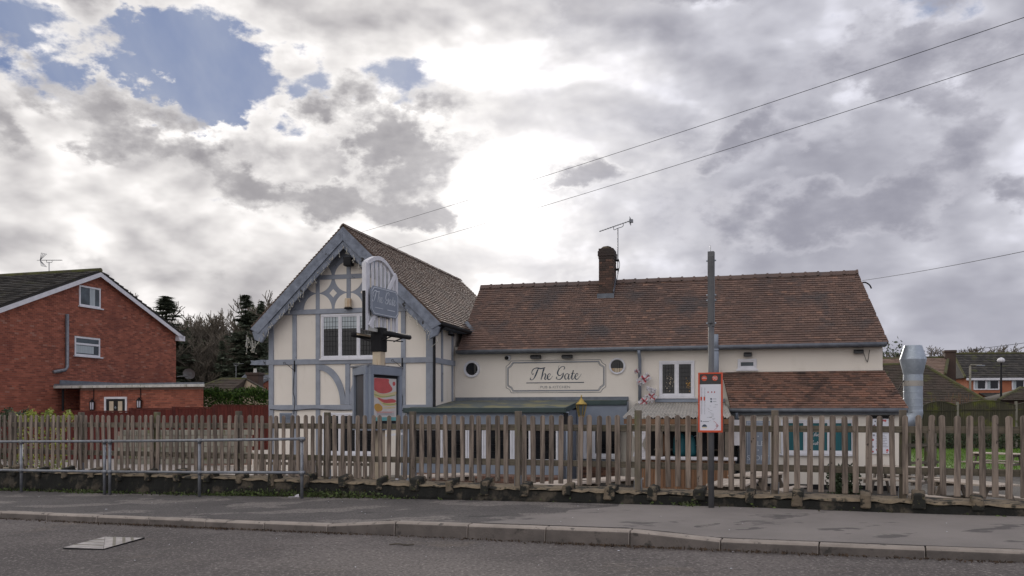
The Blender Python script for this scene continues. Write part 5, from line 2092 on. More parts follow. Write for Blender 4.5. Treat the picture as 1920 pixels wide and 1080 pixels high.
for yy_, sgn in ((-.075, 1), (.075, -1)):
    a, b, c_, d_ = .085, gw - .07, zsb + .30, zsb + .83
    k = .09
    pl = [(a + k, c_), (b - k, c_), (b, c_ + k), (b, d_ - k), (b - k, d_), (a + k, d_), (a, d_ - k), (a, c_ + k)]
    pq = sgp('plaque', MB().prism(pl, min(yy_, yy_ - .02 * sgn), max(yy_, yy_ - .02 * sgn)), 'bluegrey', gp)
    if sgn > 0:
        mb = MB()
        for i in range(8):
            p0, p1 = pl[i], pl[(i + 1) % 8]
            cxm_, czm_ = (a + b) / 2, (c_ + d_) / 2
            p0 = (cxm_ + (p0[0] - cxm_) * .94, czm_ + (p0[1] - czm_) * .90)
            p1 = (cxm_ + (p1[0] - cxm_) * .94, czm_ + (p1[1] - czm_) * .90)
            mb.bar((p0[0], yy_ - .022, p0[1]), (p1[0], yy_ - .022, p1[1]), .004, .012, (0, 0, 1) if abs(p1[0] - p0[0]) > abs(p1[1] - p0[1]) else (1, 0, 0))
        sgp('plaque_line', mb, 'pale_letter', gp)
        mb = gate_lettering(MB(), (a + b) / 2 + .035, (c_ + d_) / 2 - .02, .215, yy_ - .0235, 1.35)
        mb.box(a + .14, (a + b) / 2 - .08, yy_ - .0235, yy_ - .0205, c_ + .13, c_ + .142)
        mb.box((a + b) / 2 + .08, b - .14, yy_ - .0235, yy_ - .0205, c_ + .13, c_ + .142)
        sgp('sign_lettering', mb, 'pale_letter', gp)
# trough lights along both faces
for yy_, lab in ((-.34, 0), (.34, 1)):
    zt2 = zz(626.5, 16.2)
    lg = empty('trough_light', None, None)
    lg.parent = r
    mb = MB()
    mb.sm = True
    mb.tube([(.16, yy_, zt2), (gw - .08, yy_, zt2)], .048, 12)
    sgp('tube', mb, 'black', lg)
    mb = MB()
    mb.bar((.22, yy_ * .86, zt2 + .008), (gw - .04, yy_ * .86, zt2 + .008), .075, .03)
    sgp('lens', mb, 'post_cream' if lab else 'black', lg)
    mb = MB()
    for x_ in (.40, .80):
        mb.tube([(x_, yy_, zt2 - .04), (x_, yy_ * .45, zt2 - .10)], .012, 6)
    mb.tube([(.40, yy_ * .45, zt2 - .10), (.95, yy_ * .8, zt2 - .09)], .010, 6)
    sgp('stay', mb, 'black', lg)
# V shaped poster case at the post's foot
zc1, zc0 = zz(685, 15.8), zz(808, 15.8)
case = empty('poster_case', None, None)
case.parent = r
apx = (-.02, -.10)
for sgn, L_, an in ((-1, 1.08, R(2)), (1, .82, R(49))):
    # face heading from the apex
    d_ = Vector((math.cos(an), sgn * math.sin(an), 0))
    nrm_ = Vector((d_.y, -d_.x, 0)) * (1 if sgn < 0 else -1)
    if sgn < 0:
        nrm_ = Vector((0, -1, 0)) if an < .2 else nrm_
        nrm_ = Vector((-math.sin(an) * 1.0, -math.cos(an), 0))
    else:
        nrm_ = Vector((-math.sin(an), math.cos(an), 0))
    A = Vector((apx[0], apx[1], 0))

    def pt(x_, dd, z_):
        p_ = A + d_ * x_ + nrm_ * dd
        return Vector((p_.x, p_.y, z_))

    def slab(x0_, x1_, z0_, z1_, d0_, d1_):
        vs = [pt(x_, dd, z_) for z_ in (z0_, z1_) for x_, dd in ((x0_, d0_), (x1_, d0_), (x1_, d1_), (x0_, d1_))]
        return MB().add(vs, [(0, 1, 2, 3), (7, 6, 5, 4), (0, 4, 5, 1), (1, 5, 6, 2), (2, 6, 7, 3), (3, 7, 4, 0)])

    sgp('case_body', slab(.0, L_, zc0, zc1, -.10, -.001), 'bluegrey', case)
    fw = .11
    for (a_, b_, c_, e_) in ((0, L_, zc1 - .15, zc1), (0, L_, zc0, zc0 + .12), (0, fw, zc0 + .12, zc1 - .15), (L_ - fw * .8, L_, zc0 + .12, zc1 - .15)):
        sgp('case_frame', slab(a_, b_, c_, e_, .0, .055), 'bluegrey', case, .006)
    gx0, gx1, gz0, gz1 = fw + .002, L_ - fw * .8 - .002, zc0 + .122, zc1 - .152
    if sgn > 0:
        sgp('case_glass', slab(gx0, gx1, gz0, gz1, .0, .012), 'case_glass', case)
    else:
        sgp('case_back', slab(gx0, gx1, gz0, gz1, .0, .010), 'black', case)
        bx = .055
        x0_, x1_, z0_, z1_ = gx0 + bx, gx1 - bx, gz0 + bx, gz1 - bx
        po = sgp('poster', slab(x0_, x1_, z0_, z1_, .0105, .014), 'poster_pale', case)
        PW, PH = x1_ - x0_, z1_ - z0_

        def blobp(name, pts, mat, dd):
            vs = [pt(x0_ + a_ * PW, dd, z0_ + b_ * PH) for a_, b_ in spline_closed(pts)]
            m_ = MB().add(vs, [tuple(range(len(vs)))])
            sgp(name, m_, mat, case)

        def spline_closed(pts):
            P = [Vector((*p_, 0)) for p_ in pts]
            n_ = len(P)
            out = []
            for i in range(n_):
                a_, b_, c_, e_ = P[i - 1], P[i], P[(i + 1) % n_], P[(i + 2) % n_]
                for k_ in range(4):
                    t_ = k_ / 4
                    v_ = .5 * ((2 * b_) + (c_ - a_) * t_ + (2 * a_ - 5 * b_ + 4 * c_ - e_) * t_ * t_ + (3 * b_ - a_ - 3 * c_ + e_) * t_ ** 3)
                    out.append((min(.995, max(.005, v_.x)), min(.995, max(.005, v_.y))))
            return out

        blobp('poster_field', [(.01, .99), (.01, .72), (.35, .64), (.7, .68), (.82, .76), (.66, .9), (.62, .99)], 'poster_red', .0150)
        blobp('poster_bun', [(.02, .70), (.3, .63), (.72, .66), (.98, .70), (.96, .62), (.5, .55), (.05, .54)], 'poster_bun', .0152)
        blobp('poster_leaf', [(.05, .62), (.4, .575), (.9, .62), (.92, .60), (.45, .55), (.05, .59)], 'poster_leaf', .0156)
        blobp('poster_field', [(.15, .545), (.45, .50), (.8, .52), (.98, .48), (.9, .43), (.55, .41), (.28, .46)], 'poster_red', .0154)
        blobp('poster_bun', [(.2, .50), (.45, .42), (.95, .43), (.98, .37), (.7, .345), (.4, .36)], 'poster_bun', .0158)
        blobp('poster_leaf', [(.4, .42), (.7, .395), (.97, .415), (.95, .39), (.7, .37), (.42, .39)], 'poster_leaf', .0160)
        blobp('poster_fry', [(.04, .38), (.2, .40), (.36, .33), (.34, .24), (.12, .22), (.02, .30)], 'poster_amber', .0156)
        blobp('poster_bun', [(.4, .31), (.7, .325), (.95, .33), (.9, .30), (.5, .285)], 'poster_bun', .0152)
        blobp('poster_stamp', [(.84, .92), (.92, .93), (.96, .88), (.9, .83), (.83, .86)], 'poster_red', .0152)
        for k in range(5):
            sgp('poster_text', slab(x0_ + PW * .12, x0_ + PW * (.9 - .1 * (k % 2)), z0_ + PH * (.205 - k * .018), z0_ + PH * (.213 - k * .018), .0145, .0152), 'poster_red' if k < 2 else 'print_grey', case)
        sgp('poster_band', slab(x0_ + .002, x1_ - .002, z0_ + .002, z0_ + PH * .085, .0145, .0155), 'poster_teal', case)
sgp('case_top', MB().prism_z([(-.06, -.12), (1.09, -.20), (1.09, .05), (.58, .55), (.46, .60)], zc1 + .001, zc1 + .03), 'galv', case)

# ------------------------------------------------------------------ galvanised extract duct
DU = Frame(0, 0, 0)
DY = 25.3
dux = (1712 - 960) / FPX * DY
f = Frame(dux, DY, PUB.phi, EYE - (800 - HOR) * DY / FPX)
zd = lambda v: EYE - (v - HOR) * DY / FPX
kx = DY / FPX
r = f.root('extract_duct', 'shiny galvanised extract duct with a cone cowl beside the low tiled roof', 'duct')
for nm, prof in (('cowl', [(17 * kx, zd(702)), (23.5 * kx, zd(674.5)), (23.5 * kx, zd(673.5)), (15.5 * kx, zd(648))]),
                 ('collar', [(17.2 * kx, zd(718)), (17.2 * kx, zd(702.2))]),
                 ('clamp_band', [(17.6 * kx, zd(724)), (17.6 * kx, zd(714))]),
                 ('duct_pipe', [(16.8 * kx, zd(770)), (16.8 * kx, zd(718.5))])):
    mb = MB()
    mb.sm = True
    mb.lathe(prof, n=36)
    o = part(f, r, nm, mb, 'corr' if nm == 'clamp_band' else 'zinc')
    m_ = o.modifiers.new('edge', 'EDGE_SPLIT')
    m_.split_angle = R(25)
for k in range(3):
    z_ = zd(735 + k * 13)
    mb = MB().lathe([(17.0 * kx, z_ - .012), (17.25 * kx, z_), (17.0 * kx, z_ + .012)], n=30, cap=False)
    part(f, r, 'seam', mb, 'zinc')
mb = MB()
mb.sm = True
mb.tube(spline([(0, 0, zd(768)), (0, 0, zd(778)), (-.15, -.02, zd(789)), (-.42, -.05, zd(793)), (-.75, -.06, zd(794))], 3), 16.8 * kx, 24)
part(f, r, 'elbow', mb, 'zinc')
mb = MB()
mb.tube(spline([(-.26, -.1, zd(713)), (-.34, -.12, zd(722)), (-.42, -.14, zd(731)), (-.55, -.14, zd(733))], 4), .012, 5)
part(f, r, 'cable', mb, 'black')

# ------------------------------------------------------------------ corrugated shelter and bar
TS = -2.3
s0, s1 = PUB.s(1166, TS), PUB.s(1372, TS)
stp0, stp1 = PUB.s(1192, TM - .1), PUB.s(1362, TM - .1)
zs1 = PUB.z(1270, 756, 9, TM - .1)
zs0 = PUB.z(1260, 783.5, 8.4, TS)
f = PUB.sub((s0 + s1) / 2, TS, ZG)
of = (s0 + s1) / 2
r = f.root('bar_shelter', 'timber outdoor bar under a grey corrugated roof against the pub', 'shelter')
mb = MB()
nc = 150
for k in range(nc + 1):
    fx_ = k / nc
    zc_ = .022 * math.sin(k * 2 * pi / 5)
    xa = s0 + (s1 - s0) * fx_ - of
    xb = stp0 + (stp1 - stp0) * fx_ - of
    mb.v += [(xa, 0, zs0 + zc_), (xb, TM - .1 - TS, zs1 + zc_ * .9)]
    if k:
        i = 2 * k
        mb.f.append((i - 2, i, i + 1, i - 1))
        mb.t.append(.5)
mb.sm = True
part(f, r, 'corrugated_roof', mb, 'corr')
part(f, r, 'fascia_board', MB().box(s0 - of + .05, s1 - of, .02, .055, zs0 - .16, zs0 - .03), 'warm_wood')
part(f, r, 'valance', MB().box(s0 - of + .35, s1 - of - .2, .06, .08, zs0 - .32, zs0 - .165), 'post_cream')
# rosettes of bunting on the valance
for k in range(9):
    x_ = s0 - of + .6 + k * .3
    part(f, r, 'pennant', MB().prism([(x_ - .05, zs0 - .20), (x_, zs0 - .31), (x_ + .05, zs0 - .20)], .045, .058), ('flag_red', 'ink', 'flag_white')[k % 3])
zcn = PUB.z(1280, 861, 8.5, TS + .1)
bs0, bs1 = PUB.s(1192, TS + .1) - of, PUB.s(1382, TS + .1) - of
part(f, r, 'counter', MB().box(bs0, bs1, -.08, .45, zcn - .03, zcn + .045), 'flag_white', bevel=.015)
part(f, r, 'bar_apron', MB().box(bs0 + .1, bs1 - .05, .02, .06, zcn - .16, zcn - .032), 'warm_wood')
nb = 27
rn = random.Random(4)
for k in range(nb):
    a_ = bs0 + .12 + (bs1 - bs0 - .2) * k / nb
    b_ = bs0 + .12 + (bs1 - bs0 - .2) * (k + 1) / nb - .008
    part(f, r, 'board', MB().box(a_, b_, .03 + rn.uniform(0, .012), .06, ZG + .03, zcn - .162), 'warm_wood')
for x_ in (s0 - of + .45, s1 - of - .12, (s0 + s1) / 2 - of - .4):
    part(f, r, 'post', MB().box(x_ - .05, x_ + .05, .09, .19, zcn + .046, zs0 - .03), 'table_leg')
part(f, r, 'back_wall', MB().box(bs0, bs1 + .1, 3.2, 3.25, ZG, zs0 + .05), 'dark_in')
part(f, r, 'side_wall', MB().box(bs1 + .02, bs1 + .07, .5, 3.19, ZG, zs0 - .02), 'dark_in')
part(f, r, 'back_shelf', MB().box(bs0 + .2, bs1, 2.8, 3.19, zcn + .1, zcn + .14), 'table_leg')
# white drapes tied at the end of the bar
for (ua, ub, tie) in ((1192, 1205, .35), (1205, 1213, .35)):
    pass
xa = PUB.s(1187, TS + .05) - of
mb = MB()
nn = 10
L_, Rr = [], []
for k in range(nn + 1):
    tt = k / nn
    z_ = zcn + .05 + (zs0 - .30 - zcn) * tt
    pinch = 1 - .72 * math.exp(-((tt - .42) / .22) ** 2)
    L_.append((xa + .17 - .17 * pinch, z_))
    Rr.append((xa + .19 + .17 * pinch, z_))
for k in range(nn):
    mb.prism([L_[k], Rr[k], Rr[k + 1], L_[k + 1]], -.035 + .01 * (k % 2), .01)
part(f, r, 'drape', mb, 'flag_white')
xb = PUB.s(1381, TS + .3) - of
mb = MB()
mb.prism([(xb - .08, zcn + .35), (xb + .10, zcn + .35), (xb + .12, zcn + .70), (xb + .12, zs0 - .05), (xb - .06, zs0 - .05)], .25, .30)
part(f, r, 'drape', mb, 'flag_white')
# things on the bar: colourful bottles, coat of teal, black sign
rn = random.Random(6)


def barthing(u, w_, h_, mat, name, label, cat, prof=None, back=.7):
    x_ = PUB.s(u, TS + back) - of
    ff = f.sub(x_, back, zcn + .046)
    m_ = MB()
    m_.sm = True
    m_.lathe([(a_ * w_, zcn + .046 + b_ * h_) for a_, b_ in (prof or [(.5, 0), (.5, .55), (.2, .72), (.16, 1)])], n=12)
    o = link(name, m_.mesh(name, zcn + .046), mat)
    o.location = (*f.w(x_, back), zcn + .046)
    tag(o, label, cat)


part(f, r, 'bar_stand', MB().box(bs0 + .2, bs1 - .05, .46, .95, ZG + .3, zcn + .04), 'table_leg')
barthing(1240, .30, .58, 'warm_wood', 'beer_barrel', 'brown upright keg on the bar beside the white drape', 'barrel', [(.4, 0), (.5, .3), (.5, .7), (.4, 1)])
barthing(1274, .36, .62, 'teal', 'parasol_cover', 'teal cloth bundle standing on the outdoor bar', 'cover', [(.42, 0), (.5, .2), (.46, .7), (.3, .95), (.1, 1)])
barthing(1296, .26, .55, 'teal', 'parasol_cover', 'smaller dark teal cloth bundle beside the large teal one', 'cover', [(.42, 0), (.5, .2), (.42, .7), (.25, .95), (.1, 1)])
# black round emblem board and black OPEN board behind the bar
for (u, kind) in ((1307, 0), (1365, 1)):
    x_ = PUB.s(u, TS + .85) - of
    ff = f.sub(x_, .85, zcn + .046)
    rr = ff.root('bar_board', 'black board with a pale round emblem behind the bar' if kind == 0 else 'black board with white letters at the duct end of the bar', 'board')
    part(ff, rr, 'board_panel', MB().box(-.24, .24, -.01, .012, zcn + .046, zcn + .70), 'black')
    if kind == 0:
        mb = MB()
        mb.tube([(.13 * math.cos(k * pi / 10), -.013, zcn + .45 + .13 * math.sin(k * pi / 10)) for k in range(21)], .008, 5)
        part(ff, rr, 'emblem_ring', mb, 'print_grey')
    else:
        text_part(ff, rr, 'lettering', 'D', .17, .03, -.013, zcn + .37, 'flag_white')
        mb = MB().prism(arc(.03, zcn + .58, .05, 0, 360, 14)[:-1], -.014, -.0105)
        part(ff, rr, 'emblem', mb, 'flag_white')
        mb = MB().prism([(-.02, zcn + .31), (.03, zcn + .26), (.08, zcn + .31)], -.014, -.0105)
        part(ff, rr, 'emblem', mb, 'flag_white')

# grey ale and sport panel and the floral menu on the lean-to wall
TLp = TLW - .05
sa, za = q(1399, 789, TLp - .6)
sb_, zb2 = q(1444, 873, TLp - .6)
f = PUB.sub((sa + sb_) / 2, TLp - .6, zb2)
r = f.root('painted_board', 'grey board lettered in white beside the teal blind window', 'sign board')
w_ = (sb_ - sa) / 2
part(f, r, 'board_panel', MB().box(-w_, w_, -.02, .02, zb2, za), 'bluegrey', bevel=.01)
part(f, r, 'board_leg', MB().box(-w_ - .14, -w_ - .03, -.04, .03, ZG, zb2 + .5), 'galv')
mb = MB()
for x_ in (-w_ + .03, w_ - .03):
    mb.box(x_ - .004, x_ + .004, -.024, -.0205, zb2 + .04, za - .04)
for z_ in (zb2 + .04, za - .04, za - .13):
    mb.box(-w_ + .03, w_ - .03, -.024, -.0205, z_ - .004, z_ + .004)
part(f, r, 'border', mb, 'pale_letter')
zt2 = lambda v: PUB.z(1421, v, (sa + sb_) / 2, TLp - .6)
text_part(f, r, 'lettering', 'ALE', .20, .0, -.024, zt2(836), 'pale_letter', spread=1.05)
text_part(f, r, 'lettering', 'SPORT', .20, .0, -.024, zt2(863), 'pale_letter', spread=1.0)
for v_ in (818, 844):
    part(f, r, 'ornament', MB().prism([(-.02, zt2(v_)), (0, zt2(v_) - .025), (.02, zt2(v_)), (0, zt2(v_) + .025)], -.024, -.0205), 'pale_letter')
sa, za = q(1634, 785, TLp)
sb_, zb2 = q(1674, 851, TLp)
f = PUB.sub((sa + sb_) / 2, TLp, zb2)
r = f.root('menu_board', 'white menu board edged with flowers on the lean-to wall', 'sign board')
w_ = (sb_ - sa) / 2
part(f, r, 'board_panel', MB().box(-w_, w_, -.015, .045, zb2, za), 'paper')
part(f, r, 'top_rail', MB().box(-w_ - .03, w_ + .03, -.03, .045, za + .002, za + .09), 'black')
mb = MB()
rn = random.Random(77)
for k in range(12):
    mb.box(-w_ * .6, w_ * rn.uniform(.2, .6), -.019, -.0155, za - .28 - k * .045, za - .268 - k * .045)
part(f, r, 'menu_lines', mb, 'print_grey')
for k in range(26):
    x_ = rn.choice((-1, 1)) * w_ * rn.uniform(.7, .95) if rn.random() < .55 else rn.uniform(-w_, w_) * .9
    z_ = rn.choice((za - rn.uniform(.03, .2), zb2 + rn.uniform(.03, .2))) if abs(x_) < w_ * .7 else rn.uniform(zb2 + .05, za - .05)
    mb = MB().prism(arc(x_, z_, rn.uniform(.015, .035), 0, 360, 7)[:-1], -.019, -.0155)
    part(f, r, 'flower', mb, rn.choice(('flag_red', 'ink', 'poster_red', 'print_grey')))


# ------------------------------------------------------------------ picnic tables
def picnic(name):
    r = empty(name, None, 'picnic table')
    for k in range(5):
        y_ = -.36 + k * .148
        o = link('table_plank', MB().box(-.82, .82, y_, y_ + .138, .715, .755).mesh('table_plank'), 'table_wood', r, .004)
    for sy in (-1, 1):
        for k in range(2):
            y_ = sy * .72 + (k - 1) * .14
            link('bench_plank', MB().box(-.82, .82, y_, y_ + .13, .425, .465).mesh('bench_plank'), 'table_wood', r, .004)
    for sx in (-.60, .60):
        link('cross_beam', MB().bar((sx, -.84, .38), (sx, .84, .38), .045, .09).mesh('cross_beam'), 'table_leg', r)
        link('top_batten', MB().bar((sx, -.36, .67), (sx, .36, .67), .045, .085).mesh('top_batten'), 'table_leg', r)
        for sy in (-1, 1):
            link('leg', MB().bar((sx + .045, sy * .58, 0), (sx + .045, sy * .22, .70), .04, .09, (0, 1, 0)).mesh('leg'), 'table_leg', r)
    return r


def copy_tree(o, parent=None):
    c = o.copy()
    COL.objects.link(c)
    c.parent = parent
    for ch in list(o.children):
        copy_tree(ch, c)
    return c


pt0 = picnic('picnic_table')
spots = [(1868, 30.5, -.62, 'picnic table on the lawn in front of the mossy board fence'),
         (1690, 22.8, -.55, 'picnic table beside the floral menu board'),
         (1822, 17.6, -1.05, 'picnic table nearest the fence, under the mossy fence end'),
         (1420, 20.0, 1.2, 'picnic table below the grey lettered board'),
         (1135, 18.4, 1.0, 'picnic table in front of the bar shelter drapes'),
         (830, 19.6, .9, 'picnic table below the blue bay windows'),
         (1375, 17.6, 1.4, 'picnic table close behind the bus stop pole'),
         (1048, 17.4, 1.2, 'picnic table below the lantern post')]
for i, (u, y, a, lab) in enumerate(spots):
    o = pt0 if i == 0 else copy_tree(pt0)
    x = (u - 960) / FPX * y
    o.location = (x, y, zland(x, y))
    o.rotation_euler = (0, 0, a - PUB.phi)
    tag(o, lab, 'picnic table', 'picnic tables in the pub garden')

# ================================================================== brick house beyond the car park
HP = R(17)
HX, HY = (108 - 960) / FPX * 38.0, 38.0
HS = Frame(HX, HY, HP, .05)                # origin where the gable wall meets the front of the side extension
hr = HS.root('brick_house', 'red brick house with white verges and a flat roofed side extension', 'house')


def hp(name, mb, mat, parent=None, bevel=0.0, kind=None):
    return part(HS, hr, name, mb, mat, parent, bevel, kind)


t_ap = HS.t_of(181, 0)
t_bk = HS.t_of(330, 0)
hs2 = t_bk - t_ap
t_fr = t_ap - hs2
z_ap = HS.z(181, 514, 0, t_ap) + .06
z_ev = HS.z(335, 633, 0, t_bk) + .20
hsl = (z_ap - z_ev) / hs2
HW = 9.5
# walls: gable faces the pub, at s = 0
mb = MB()
mb.prism_x([(t_fr, .0), (t_bk, .0), (t_bk, z_ev), (t_ap, z_ap), (t_fr, z_ev)], -HW, -.012)
hwall = hp('house_wall', mb, 'mortar')
win1 = [HS.t_of(148, 0), HS.t_of(188, 0)]
zw_a, zw_b = HS.z(148, 534, 0, win1[0]), HS.z(148, 572.5, 0, win1[0])
win2 = [HS.t_of(139.5, 0), HS.t_of(187, 0)]
zv_a, zv_b = HS.z(139, 630, 0, win2[0]), HS.z(139, 666, 0, win2[0])
bm_ = MB()
brick_wall(bm_, (-.012, t_fr, 0), (0, 1, 0), t_bk - t_fr, .0, z_ap, inside=lambda x, z: z < z_ap - abs(x - hs2) * hsl - .02,
           holes=((win1[0] - t_fr, win1[1] - t_fr, zw_b, zw_a), (win2[0] - t_fr, win2[1] - t_fr, zv_b, zv_a)), seed=2)
hp('bricks', bm_, 'brick', hwall, kind='stuff')


def gable_window(t0, t1, z0, z1, transom, glass):
    r = empty('window', None, None)
    r.parent = hr
    fw = .075
    mb = MB()
    mb.box(-.03, .035, t0, t1, z1 - fw, z1)
    mb.box(-.03, .035, t0, t1, z0, z0 + fw)
    mb.box(-.03, .034, t0, t0 + fw, z0 + fw, z1 - fw)
    mb.box(-.03, .034, t1 - fw, t1, z0 + fw, z1 - fw)
    if transom:
        mb.box(-.03, .036, t0 + fw, t1 - fw, transom - .045, transom + .045)
    hp('frame', mb, 'white', r, .006)
    hp('sill', MB().box(-.02, .10, t0 - .05, t1 + .12, z0 - .055, z0 - .003), 'white', r)
    for (a, b) in ([(z0 + fw, z1 - fw)] if not transom else [(z0 + fw, transom - .045), (transom + .045, z1 - fw)]):
        hp('pane', MB().box(-.02, .002, t0 + fw, t1 - fw, a, b), glass, r)
    return r, fw


r_, fw = gable_window(win1[0], win1[1], zw_b, zw_a, None, 'glass_blue')
hp('net_curtain', MB().box(.0025, .005, win1[0] + (win1[1] - win1[0]) * .5, win1[1] - fw - .25, zw_b + fw, zw_a - fw), 'net', r_)
r_, fw = gable_window(win2[0], win2[1], zv_b, zv_a, zv_b + (zv_a - zv_b) * .62, 'glass_blue')
hp('blind', MB().box(.0025, .005, win2[0] + fw + .02, win2[1] - fw - .3, zv_b + fw + .05, zv_b + (zv_a - zv_b) * .54), 'net', r_)
# soil pipe
tp = HS.t_of(126, .07)
mb = MB()
mb.sm = True
zp = lambda v: HS.z(126, v, .07, tp)
mb.tube([(.07, tp, zp(589)), (.07, tp, zp(688)), (.07, tp - .12, zp(694)), (.07, tp - .75, zp(699))], .075, 12)
hp('soil_pipe', mb, 'galv')
# roof: front slope towards the road, tiles, verges
hang = math.atan(hsl)
EO = .35
for sg in (-1, 1):
    e_t = t_ap + sg * (hs2 + EO)
    e_z = z_ap + .10 - (hs2 + EO) * hsl
    up = Vector((0, -sg * math.cos(hang), math.sin(hang)))
    nn_ = Vector((0, sg * math.sin(hang), math.cos(hang)))
    Lr = (hs2 + EO) / math.cos(hang)
    a, b = Vector((-HW - .2, e_t, e_z)), Vector((.22, e_t, e_z))
    vs = [a, b, b + up * Lr, a + up * Lr]
    mb = MB().add(vs + [v_ - nn_ * .08 for v_ in vs], [(0, 1, 2, 3), (7, 6, 5, 4), (0, 4, 5, 1), (1, 5, 6, 2), (2, 6, 7, 3), (3, 7, 4, 0)])
    rf = hp('roof', mb, 'tile_dark')
    tl_ = MB()
    if sg < 0:
        tile_roof(tl_, a + nn_ * .02, b + nn_ * .02, up, Lr - .05, .30, .34, .05, seed=22, wob=.01)
    else:
        tile_roof(tl_, b + nn_ * .02, a + nn_ * .02, up, Lr - .05, .30, .34, .05, seed=23, wob=.01)
    hp('roof_tiles', tl_, 'tile_dark', rf, kind='stuff')
    # verge board
    mb = MB()
    p0 = Vector((.22, e_t - sg * 0, e_z)) - nn_ * .085
    p1 = Vector((.22, t_ap, z_ap + .10 - .085 / math.cos(hang)))
    d_ = (p1 - p0).normalized()
    w_ = .18
    q0, q1 = p0 - nn_ * w_, p1 - Vector((0, 0, w_ / math.cos(hang)))
    vs = [p0, q0, q1, p1]
    mb.add(vs + [v_ + Vector((.03, 0, 0)) for v_ in vs], [(0, 1, 2, 3), (7, 6, 5, 4), (0, 4, 5, 1), (1, 5, 6, 2), (2, 6, 7, 3), (3, 7, 4, 0)])
    hp('verge_board', mb, 'white', rf)
    mb = MB()
    mb.add([p0 - Vector((.22, 0, 0)) - nn_ * .02, p0 - nn_ * .02, p1 - Vector((0, 0, .02)), p1 - Vector((.22, 0, .02))], [(0, 1, 2, 3)])
    hp('soffit', mb, 'white', rf)
    if sg > 0:
        mb = MB().box(-.02, .25, t_bk - .05, t_bk + EO + .05, e_z - .32, e_z - .06)
        hp('eave_box', mb, 'white', rf)
mb = MB()
mb.sm = True
mb.tube([(-HW - .2, t_ap, z_ap + .10), (.24, t_ap, z_ap + .10)], .115, 10)
hp('ridge', mb, 'moss_ridge')
# side extension with the front door
ES = HS.s(387, 0)
zfa = HS.z(250, 724, ES / 2, 0)
sx0 = HS.s(150, .0)
ETB = 5.2
EBR = HS.s(383, ETB)                       # the far corner is splayed back towards the house
mb = MB().prism_z([(sx0 + .012, .012), (ES - .15, .012), (EBR - .2, ETB), (sx0 + .012, ETB)], .0, zfa - .07)
ext = hp('extension_wall', mb, 'mortar')
d0, d1 = HS.s(196, 0), HS.s(238.5, 0)
zd1 = HS.z(217, 744, (d0 + d1) / 2, 0)
bm_ = MB()
brick_wall(bm_, (sx0 + .012, .012, 0), (1, 0, 0), ES - .15 - sx0 - .012, .0, zfa - .09, holes=((d0 - sx0 - .012, d1 - sx0 - .012, 0, zd1),), seed=5)
brick_wall(bm_, (.012, 1.2, 0), (1, 0, 0), sx0, .0, zfa - .09, seed=6)
hp('bricks', bm_, 'brick', ext, kind='stuff')
hp('porch_back', MB().box(.0, sx0 + .01, 1.212, 1.4, .0, zfa - .08), 'mortar', ext)
hp('extension_roof', MB().prism_z([(.02, -.22), (ES + .06, -.22), (EBR - .1, ETB), (.02, ETB)], zfa + .0, zfa + .12), 'lead')
hp('fascia', MB().box(.02, ES + .08, -.26, -.222, zfa - .07, zfa + .045), 'dirty_white', bevel=.008)
hp('wall_flashing', MB().box(.002, .04, .1, t_bk - 1.4, zfa + .12, zfa + .30), 'lead')
for u in (104, 118):
    mb = MB()
    mb.tube([(HS.s(u, -.05), -.05, zfa - .1), (HS.s(u, -.05), -.05, 0)], .05, 8)
    hp('rain_pipe', mb, 'black')
dr = empty('front_door', None, None)
dr.parent = hr
fw = .09
mb = MB()
mb.box(d0, d1, -.03, .08, zd1 - fw, zd1)
mb.box(d0, d0 + fw, -.029, .08, .05, zd1 - fw)
mb.box(d1 - fw, d1, -.029, .08, .05, zd1 - fw)
hp('frame', mb, 'white', dr)
hp('leaf', MB().box(d0 + fw, d1 - fw, -.004, .05, .05, zd1 - fw), 'dark_in', dr)
wl_ = (d1 - d0 - 2 * fw)
for k in (.16, .62):
    hp('door_pane', MB().box(d0 + fw + wl_ * k, d0 + fw + wl_ * (k + .22), -.008, -.0045, zd1 - 1.0, zd1 - fw - .10), 'post_cream', dr)
hp('knocker', MB().lathe([(.01, zd1 - .52), (.045, zd1 - .46), (.01, zd1 - .40)], (d0 + fw + wl_ * .5, -.02, 0), 8), 'zinc', dr)
for k in range(9):
    x_ = d0 - .08 + k * .11
    hp('soldier_brick', MB().box(x_, x_ + .09, -.016, .02, zd1 + .015, zd1 + .22, .2 + .5 * random.random()), 'brick', ext)
for (u, v0, v1) in ((172.5, 754, 768), (260.5, 751, 764)):
    s_ = HS.s(u, -.12)
    za, zb2 = HS.z(u, v0, s_, -.12), HS.z(u, v1, s_, -.12)
    f = HS.sub(s_, -.12, zb2)
    r = f.root('coach_lamp', 'black coach lamp on the brick wall ' + ('nearer the porch recess' if u < 200 else 'on the hedge side of the door'), 'lamp', 'coach lamps beside the house door')
    mb = MB()
    for k in range(6):
        a_ = k * pi / 3
        mb.tube([(.10 * math.cos(a_), .10 * math.sin(a_), za), (.085 * math.cos(a_), .085 * math.sin(a_), zb2)], .012, 5)
    mb.lathe([(.09, zb2 - .04), (.10, zb2)], n=10)
    mb.lathe([(.125, za), (.03, za + .10), (.01, za + .15)], n=10)
    part(f, r, 'cage', mb, 'black')
    part(f, r, 'glass', MB().lathe([(.07, zb2 + .005), (.085, za - .005)], n=8), 'paper')
    mb = MB()
    mb.tube([(0, .02, za + .1), (0, .09, za + .1), (0, .10, zfa - .1)], .016, 6)
    part(f, r, 'stem', mb, 'black')
